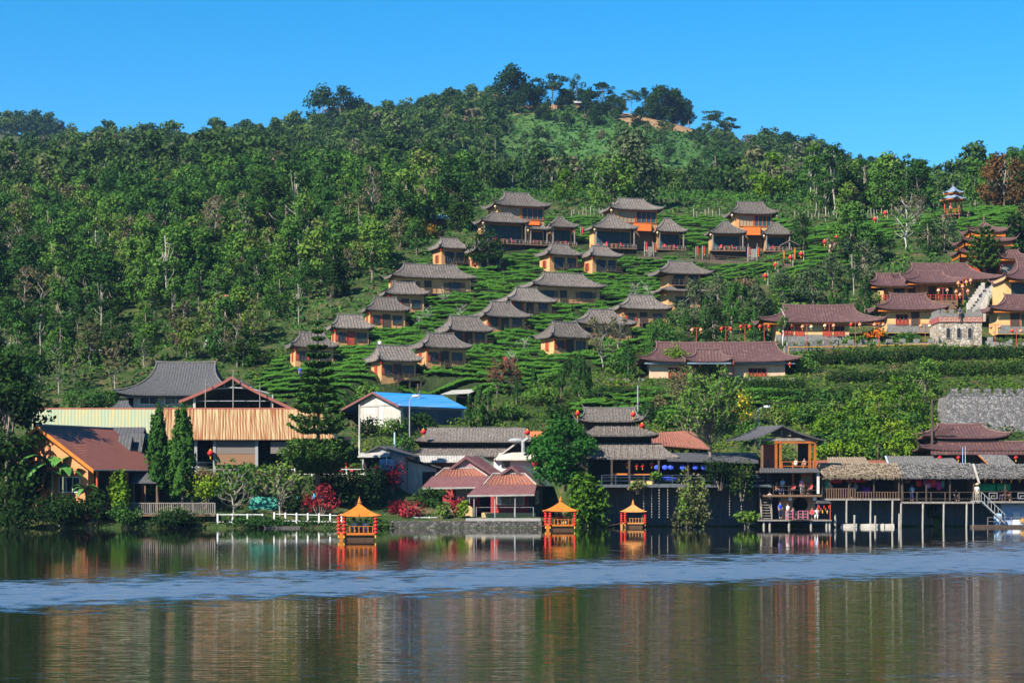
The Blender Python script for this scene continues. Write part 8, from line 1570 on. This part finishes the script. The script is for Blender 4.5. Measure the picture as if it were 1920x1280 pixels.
# green net garden sheet
def netsheet(px0, px1, py0, py1, d, mat, lb, name='net_sheet'):
    S = Site((px0+px1)/2, py1, d); r = root(name, S.o, 0, lb, 'net'); rg = np.random.default_rng(int(px0)); m_ = MB(); n, m2 = 9, 5; vs = []
    for j in range(m2+1):
        for i in range(n+1): vs.append((S.x(px0+(px1-px0)*i/n), 1.2*j/m2+rg.normal()*0.05, S.z(py1+(py0-py1)*j/m2)+rg.normal()*0.08))
    k = len(vs); vs += [(x, y+0.03, z-0.02) for x, y, z in vs]; w = n+1; fs = [(j*w+i, j*w+i+1, (j+1)*w+i+1, (j+1)*w+i) for j in range(m2) for i in range(n)]; fs += [tuple(q+k for q in reversed(f)) for f in fs]
    m_.add(vs, fs); m_.build('sheet', mat, r, True)
NETG = M('green_net', (0.012,0.13,0.095), (0.03,0.21,0.165), 2.5, (1,1,1), 0.7)
netsheet(466,522,931,960,208,NETG,'green net sheet behind the pale branched trees'); netsheet(528,560,925,940,211,M('aqua_net', (0.06,0.26,0.23), (0.16,0.36,0.33), 3),'pale aqua net sheet right of the green net'); netsheet(586,612,922,934,211,M('blue_tarp', (0.03,0.25,0.55), (0.10,0.38,0.62), 3),'blue tarpaulin scrap above the crimson shrub')
r = root('small_punt', pt(530,989.5,201), 0, 'small pale punt moored under the white lake fence', 'boat'); m_ = MB(); m_.hexa([(-1.7,-0.35,-0.15),(1.7,-0.35,-0.15),(1.7,0.35,-0.15),(-1.7,0.35,-0.15),(-1.95,-0.5,0.18),(1.95,-0.5,0.18),(1.95,0.5,0.18),(-1.95,0.5,0.18)]); m_.build('hull', GREYW, r); m_ = MB(); m_.box(-1.6,1.6,-0.4,0.4,0.182,0.2); m_.build('thwart', DARKW, r)
for i, (px, py) in enumerate([(640,880),(660,882)]): chair(pt(px, 893, 218.6), rad(20+40*i), ('left','right')[i]+' red chair behind the white rail fence right of the tiered pine', CRED, 1.5)
r = root('blue_chair_stack', pt(672,893,218), 0, 'stack of aqua plastic chairs by the white rail fence', 'chairs'); bpy.data.objects.remove(r)
# ------------------------------------------------------------------ red lantern T posts and lantern poles
def tpost(px, py, hpx, d, lb, red=True, wide=9, mats=(REDC, REDC)):
    S = Site(px, py, d); H = hpx/S.k; r = root('lantern_post', S.o, 0, 'thin red T shaped post '+lb, 'post', 'red T posts carrying lanterns'); m_ = MB(); m_.tube([(0,0,-0.4),(0,0,H)], 0.045, 6); m_.build('pole', REDW, r); w = wide/S.k; m_ = MB(); m_.box(-w,w,-0.035,0.035,H-0.06,H+0.0); m_.build('crossarm', REDW, r)
    for s, nm, mt in ((-1,'left',mats[0]),(1,'right',mats[1])): lantern(S.w(s*w*0.92,0,H-0.05), '%s lantern on the T post %s' % (nm, lb), 'round lanterns on the T posts', mt, 1.15)
TP = [(1306,644,30,'just above the long peach house roof',(PINKP,PINKP)),(1361,640,28,'left of the tall cypress',(REDC,REDC)),(1397,640,32,'right of the tall cypress',(REDC,REDC)),(1433,640,32,'left of the whitewashed tree',(REDC,REDC)),(1476,648,40,'right of the whitewashed tree',(PINKP,REDC)),(1513,650,42,'before the first red door of the guest house',(PINKP,PALEP)),(1555,652,46,'before the second red door of the guest house',(PALEP,PINKP)),(1604,652,48,'at the right end of the guest house',(REDC,PINKP)),(1648,650,46,'left of the small swept roof house',(PINKP,PINKP)),(1735,650,44,'right of the small swept roof house',(PINKP,PALEP)),(1866,652,44,'right of the stone tower',(PINKP,PINKP)),(1906,654,38,'before the gate house',(REDC,PINKP))]
for px, py, h, lb, mt in TP: tpost(px, py, h, 262.5 if px > 1450 else 264, lb, mats=mt)
tpost(1768,566,26,284,'on the terrace of the large yellow hall',mats=(PALEP,PINKP))
for i, (px, py, nm) in enumerate([(1797,530,'upper left'),(1805,536,'middle'),(1812,528,'upper right'),(1793,546,'lower left'),(1815,545,'lower right'),(1800,552,'lowest'),(1820,525,'highest')]): 
    if i == 0:
        S = Site(1806, 566, 283); r = root('lantern_tree', S.o, 0, 'red post with many arms carrying lanterns by the white steps', 'post'); m_ = MB(); m_.tube([(0,0,-0.4),(0,0,S.z(520))], 0.06, 6); m_.build('pole', REDW, r); m_ = MB()
        for q, y_ in ((1797,530),(1812,528),(1793,546),(1815,545),(1800,552),(1820,525),(1805,536)): m_.tube([(0,0,S.z(y_-5)),(S.x(q),0,S.z(y_-3))], 0.03, 4)
        m_.build('arm', REDW, r)
    lantern(S.w(S.x(px),0,S.z(py-3)), nm+' pale lantern on the many armed red post', 'lanterns on the many armed post', PINKP, 1.25)
def lpole(px, py, hpx, lb, n=4, d=None, s=0.9):
    p = ground_at(px, py) if d is None else pt(px, py, d); k = F/p.y; H = hpx/k; r = root('lantern_pole', p, 0, 'pale wooden pole '+lb, 'pole', 'pale poles carrying lantern strings'); m_ = MB(); m_.tube([(0,0,-0.4),(0,0,H)], 0.07, 6); m_.tube([(0,0,H-0.08),(0.45,0,H-0.08)], 0.03, 4); m_.build('shaft', PALE, r)
    lantern_string(p+Vector((0.33,-0.1,H-0.15)), 'string of small red lanterns on the pale pole '+lb, 'lantern strings on pale poles', n, s=s)
for px, py, h, lb in [(1209,484,30,'left of the middle villa steps'),(1226,485,30,'right of the middle villa steps'),(1305,488,26,'left of the pair between the villas'),(1317,488,26,'right of the pair between the villas'),(1402,492,28,'left of the right villa steps'),(1419,492,28,'right of the right villa steps'),(1117,480,24,'left of the middle villa, first'),(1133,482,24,'left of the middle villa, second'),(1072,452,28,'right of the left villa, first'),(1089,450,24,'right of the left villa, second')]: lpole(px, py, h, lb)
def opole(px, py, hpx, lb):
    p = ground_at(px, py); k = F/p.y; H = hpx/k; r = root('lantern_pole', p, 0, 'pale pole with a single red lantern '+lb, 'pole', 'pale poles along the lantern path'); m_ = MB(); m_.tube([(0,0,-0.4),(0,0,H)], 0.08, 6); m_.tube([(0,0,H-0.1),(-0.5,0,H-0.1)], 0.03, 4); m_.build('shaft', PALE, r); lantern(p+Vector((-0.45,0,H-0.12)), 'red lantern on the pale pole '+lb, 'red lanterns along the lantern path', REDC, 1.7)
for i, (px, py, h) in enumerate([(1400,556,34),(1440,535,24),(1459,515,24),(1487,505,28),(1507,496,26),(1551,468,20),(1573,466,26),(1592,460,26),(1607,442,22),(1645,424,18),(1664,420,26)]): opole(px, py, h, ['lowest on the lantern path','second up the lantern path','third up the lantern path','at the foot of the right villa gate','just right of the villa gate','sixth up the lantern path','seventh up the lantern path','eighth up the lantern path','ninth up the lantern path','second from the top of the lantern path','topmost on the lantern path'][i])
S = Site(1480, 492, None); r = root('wooden_gate', S.o, 0, 'small orange framed gate with a thatched cap right of the right hilltop villa', 'gate')
for s in (-1, 1): m_ = MB(); m_.box(s*0.9-0.1, s*0.9+0.1, -0.1, 0.1, -0.6, 2.6); m_.build('post', ORANGE, r)
m_ = MB(); groof(m_, (0,-0.9,3.5),(0,0.9,3.5),1.6,0.8,0.12); m_.build('roof', THATCH, r)
# ------------------------------------------------------------------ lantern boats
def boat(loc, rz, lb, s=1.0, col=1):
    r = root('lantern_boat', loc, rz, lb, 'boat', 'roofed lantern boats on the lake', s); r.scale = (s, s, s*0.86); OW = MATS['orange_wood'] if col else M('amber_wood', (0.46,0.20,0.06), (0.36,0.15,0.045), 2, (1,1,0.3), 0.5)
    m_ = MB(); # punt hull
    P = [(-1.25,-1.5),(1.25,-1.5),(1.3,1.9),(0.7,2.7),(-0.7,2.7),(-1.3,1.9)]; n = len(P); lo = [(x*0.86, y*0.92, -0.25) for x, y in P]; hi = [(x, y, 0.52) for x, y in P]; m_.add(lo+hi, [tuple(range(n-1,-1,-1)), tuple(range(n, 2*n))]+[(i, (i+1) % n, n+(i+1) % n, n+i) for i in range(n)]); m_.build('hull', M('dark_hull', (0.10,0.055,0.03), (0.07,0.038,0.022), 3, (1,1,0.3), 0.5), r)
    m_ = MB(); m_.box(-1.34,1.34,-1.62,-1.44,0.50,0.70); m_.box(-1.36,-1.2,-1.435,1.9,0.50,0.66); m_.box(1.2,1.36,-1.435,1.9,0.50,0.66); m_.build('gunwale', OW, r)
    m_ = MB(); m_.box(-1.55,-1.28,-1.55,-1.2,-0.1,0.75); m_.build('bow_board', OW, r)
    for sx in (-1, 1):
        for y in (-1.3, 1.2): m_ = MB(); m_.box(sx*1.15-0.05, sx*1.15+0.05, y-0.05, y+0.05, 0.5, 2.25); m_.build('post', MATS['brown_wood'], r)
    m_ = MB(); z0 = 2.2; N = 24; K = 8; vs = []
    for i in range(K+1):
        t = i/K; R = 1.78*(1-t)+0.10*t
        for j in range(N):
            a = 2*math.pi*j/N+math.pi/4; q = (j % 6)/6; c = math.cos(math.pi/4)/math.cos((q-0.5)*math.pi/2); vs.append((R*c*math.cos(a)*1.414*0.98, R*c*math.sin(a)*1.414*0.98-0.05, z0+1.12*t**1.35+0.12*(abs(q-0.5)*2)**4*(1-t)**2))
    m_.add(vs, [(i*N+j, i*N+(j+1) % N, (i+1)*N+(j+1) % N, (i+1)*N+j) for i in range(K) for j in range(N)]+[tuple(K*N+j for j in range(N)), tuple(reversed(range(N)))]); ro = m_.build('roof', OW, r)
    m_ = MB(); m_.lathe([(0.19,0),(0.12,0.12),(0.20,0.2),(0.10,0.32),(0.13,0.38),(0.05,0.55),(0.012,0.8)], 10, (0,-0.05,z0+1.07)); m_.build('finial', OW, ro)
    m_ = MB(); m_.tube([(0,-1.80,z0+0.02),(0,-1.1,z0+0.33),(0,-0.5,z0+0.66),(0,-0.15,z0+1.08)], 0.025, 4); m_.build('seam', MATS['brown_wood'], ro)
    m_ = MB(); railing(m_, [(-0.75,-1.45,0.70),(1.05,-1.45,0.70)], 0.60, 0.36, 0.035, (1.0,)); m_.build('railing', OW, r)
    m_ = MB(); railing(m_, [(1.25,-1.4,0.66),(1.25,1.6,0.66)], 0.7, 0.4, 0.03, (1.0,)); m_.build('side_railing', OW, r)
    for y in (-0.5, 0.7): m_ = MB(); m_.box(-0.95,1.0,y-0.2,y+0.2,0.85,0.92); m_.box(-0.9,-0.8,y-0.18,y+0.18,0.52,0.85); m_.box(0.85,0.95,y-0.18,y+0.18,0.52,0.85); m_.build('bench', OW, r)
    m_ = MB(); m_.tube([(-1.35,-1.1,0.62),(-2.2,-1.35,0.42)], 0.04, 6); m_.hexa([(-2.15,-1.5,0.38),(-3.1,-1.75,0.18),(-3.1,-1.72,0.18),(-2.15,-1.2,0.38),(-2.15,-1.5,0.47),(-3.1,-1.95,0.26),(-3.1,-1.5,0.26),(-2.15,-1.2,0.47)]); m_.build('oar', MATS['brown_wood'], r)
    return r
def boat_lanterns(loc, s, which, n=5):
    for x, y, nm in ((-1.52,-1.40,'outer left'),(-1.08,-1.62,'inner left'),(1.40,-1.50,'right')):
        lantern_string(Vector(loc)+Vector((x*s, y*s, 1.9*s)), '%s string of red lanterns on the %s boat' % (nm, which), 'lantern strings on the boats', n, s=0.86*s)
def wl(px, d): return Vector(((px-960)/F*d, d, 0.0))
B1 = wl(674, 153.5); boat(B1, rad(4), 'nearest lantern boat with an ochre pointed roof and two seated passengers', 1.0); boat_lanterns(B1, 1.0, 'nearest')
B2 = wl(1051, 191); boat(B2, rad(3), 'bright orange lantern boat before the creeper, with two passengers in straw hats', 0.98); boat_lanterns(B2, 0.98, 'middle')
B3 = wl(1187, 206); boat(B3, rad(-4), 'smallest brown roofed lantern boat at the dark wall, empty', 0.86, 0); boat_lanterns(B3, 0.86, 'farthest', 5)
person('sit', B1+Vector((-0.40,-0.62,0.36)), 0, 'passenger in white with a brown brimmed hat in the nearest boat', CW, CTAN, MIDW)
person('sit', B1+Vector((0.55,-0.62,0.36)), rad(200), 'passenger in a white top with a pink band in the nearest boat', CW, CPINK, None, longhair=True)
person('sit', B1+Vector((0.05,0.6,0.36)), rad(180), 'passenger in grey at the back of the nearest boat', CGREY, CNAVY)
person('sit', B2+Vector((-0.42,-0.6,0.36)), rad(10), 'passenger in orange with a wide white straw hat in the orange boat', cloth((0.55,0.16,0.05),'orange_cloth'), CTAN, CW); person('sit', B2+Vector((0.45,-0.6,0.36)), rad(-10), 'passenger in orange seated at the right of the orange boat', MATS['orange_cloth'], CTAN, None); person('sit', B2+Vector((0.0,0.6,0.36)), 0, 'passenger with a pale hat behind the others in the orange boat', CRED, CNAVY, PALEP)
# ------------------------------------------------------------------ people ashore
def at(px, py, d): return pt(px, py, d)
person('walk', at(1443,951,206.6), rad(200), 'person in a white shirt and dark trousers climbing the tea house stairs', CW, CBLK)
person('stand', at(1463,971,205.2), rad(30), 'person in a bright blue top on the landing stage', CBLUE, CNAVY)
person('stand', at(1477,974,204.6), rad(-60), 'person in a white shirt leaning at the pink rail', CW, CGREY)
person('sit', at(1487,974,205.4), rad(40), 'person in grey sitting by the pink rail', CGREY, CBLK)
person('sit', at(1523,974,204.5), rad(-30), 'person in red sitting at the right of the landing stage', CRED, CBLK, longhair=True); person('sit', at(1532,974,204.6), rad(-20), 'person in pale blue sitting beside the souvenir stall', CLB, CW)
person('stand', at(1467.5,926.5,206.6), rad(10), 'person in pale blue standing on the middle floor of the tea house', CLB, CNAVY); person('sit', at(1488,926.5,206.5), rad(-40), 'person in red sitting at the middle floor table of the tea house', CRED, CBLK); person('stand', at(1503,926.5,206.3), rad(30), 'person in pink standing by the orange door of the tea house', CPINK, CGREY); person('sit', at(1456,926.5,206.6), rad(60), 'person in crimson at the left of the middle floor', CRED, CNAVY); person('sit', at(1521,926.5,206.4), rad(-60), 'person in red at the right of the middle floor', CRED, CBLK)
person('sit', at(1472,881.5,207.4), rad(50), 'person in dark clothes in the orange framed top room, left', CNAVY, CBLK); person('sit', at(1492,881.5,207.4), rad(-50), 'person with pale sleeves in the orange framed top room', CW, CBLK); person('sit', at(1508,881.5,207.6), rad(-40), 'person in grey in the orange framed top room, right', CGREY, CBLK)
person('stand', at(1595,934,207.2), rad(10), 'shopper in blue inside the straw roofed shop', CNAVY, CBLK); person('stand', at(1604,934,207.4), rad(-20), 'shopper in dark clothes inside the straw roofed shop', CGREY, CBLK)
person('stand', at(1710,939,207), rad(-20), 'shopper in pale blue inside the flaky roofed shop', CLB, CNAVY); person('sit', at(1792,939,207.2), rad(10), 'person in dark purple sitting in the flaky roofed shop', CNAVY, CBLK)
person('stand', at(1832,938,205.1), rad(0), 'person in white with a hat at the top of the metal stairs', CW, CTAN, CTAN); person('sit', at(1889,938,206.6), rad(30), 'diner in crimson at the rail of the right edge restaurant', CRED, CBLK, longhair=True); person('sit', at(1879,938,207.2), rad(-30), 'diner in dark clothes behind the rail of the right edge restaurant', CBLK, CNAVY)
def onground(px, py): return ground_at(px, py)
person('stand', onground(563,712), rad(20), 'person in blue standing in the tea rows left of the tiered pine', CBLUE, CNAVY); person('stand', onground(712,660), rad(0), 'person in white and blue in the tea above the lowest cottage', CW, CBLUE); person('stand', onground(948,692), rad(0), 'person in red with a white sleeve in the tea below the middle row', CRED, CW); person('stand', onground(1822,575), rad(150), 'person in navy on the white steps by the tower', CNAVY, CNAVY)
person('walk', onground(1556,476), rad(160), 'walker in pale clothes on the lantern path, left', PALEP, CTAN); person('walk', onground(1564,472), rad(160), 'walker in pink clothes on the lantern path, right', CPINK, CTAN); person('stand', Vector(bpy.data.objects['ridge_pavilion'].location)+Vector((-0.5,-0.5,fl)), 0, 'person in white inside the ridge pavilion', CW, CBLK)
person('stand', onground(1816,415), rad(20), 'person in dark clothes right of the ridge pavilion', CBLK, CBLK)
person('stand', pt(1800,592,263.6)-Vector((0,0,0.6)), rad(0), 'person in navy behind the tower battlements', CNAVY, CBLK)
# ------------------------------------------------------------------ haze
hz = MB(); hz.box(-1000, 1000, -85, 1520, -6, 300)
m, nt, n, l, b = newmat('haze'); n.remove(b); vo = n.new('ShaderNodeVolumePrincipled'); vo.inputs['Color'].default_value = (0.30,0.55,1.0,1); vo.inputs['Density'].default_value = 0.00005; vo.inputs['Anisotropy'].default_value = 0.0
l.new(vo.outputs[0], n['Material Output'].inputs['Volume'])
ho = hz.build('haze', m); tag(ho, kind='stuff')
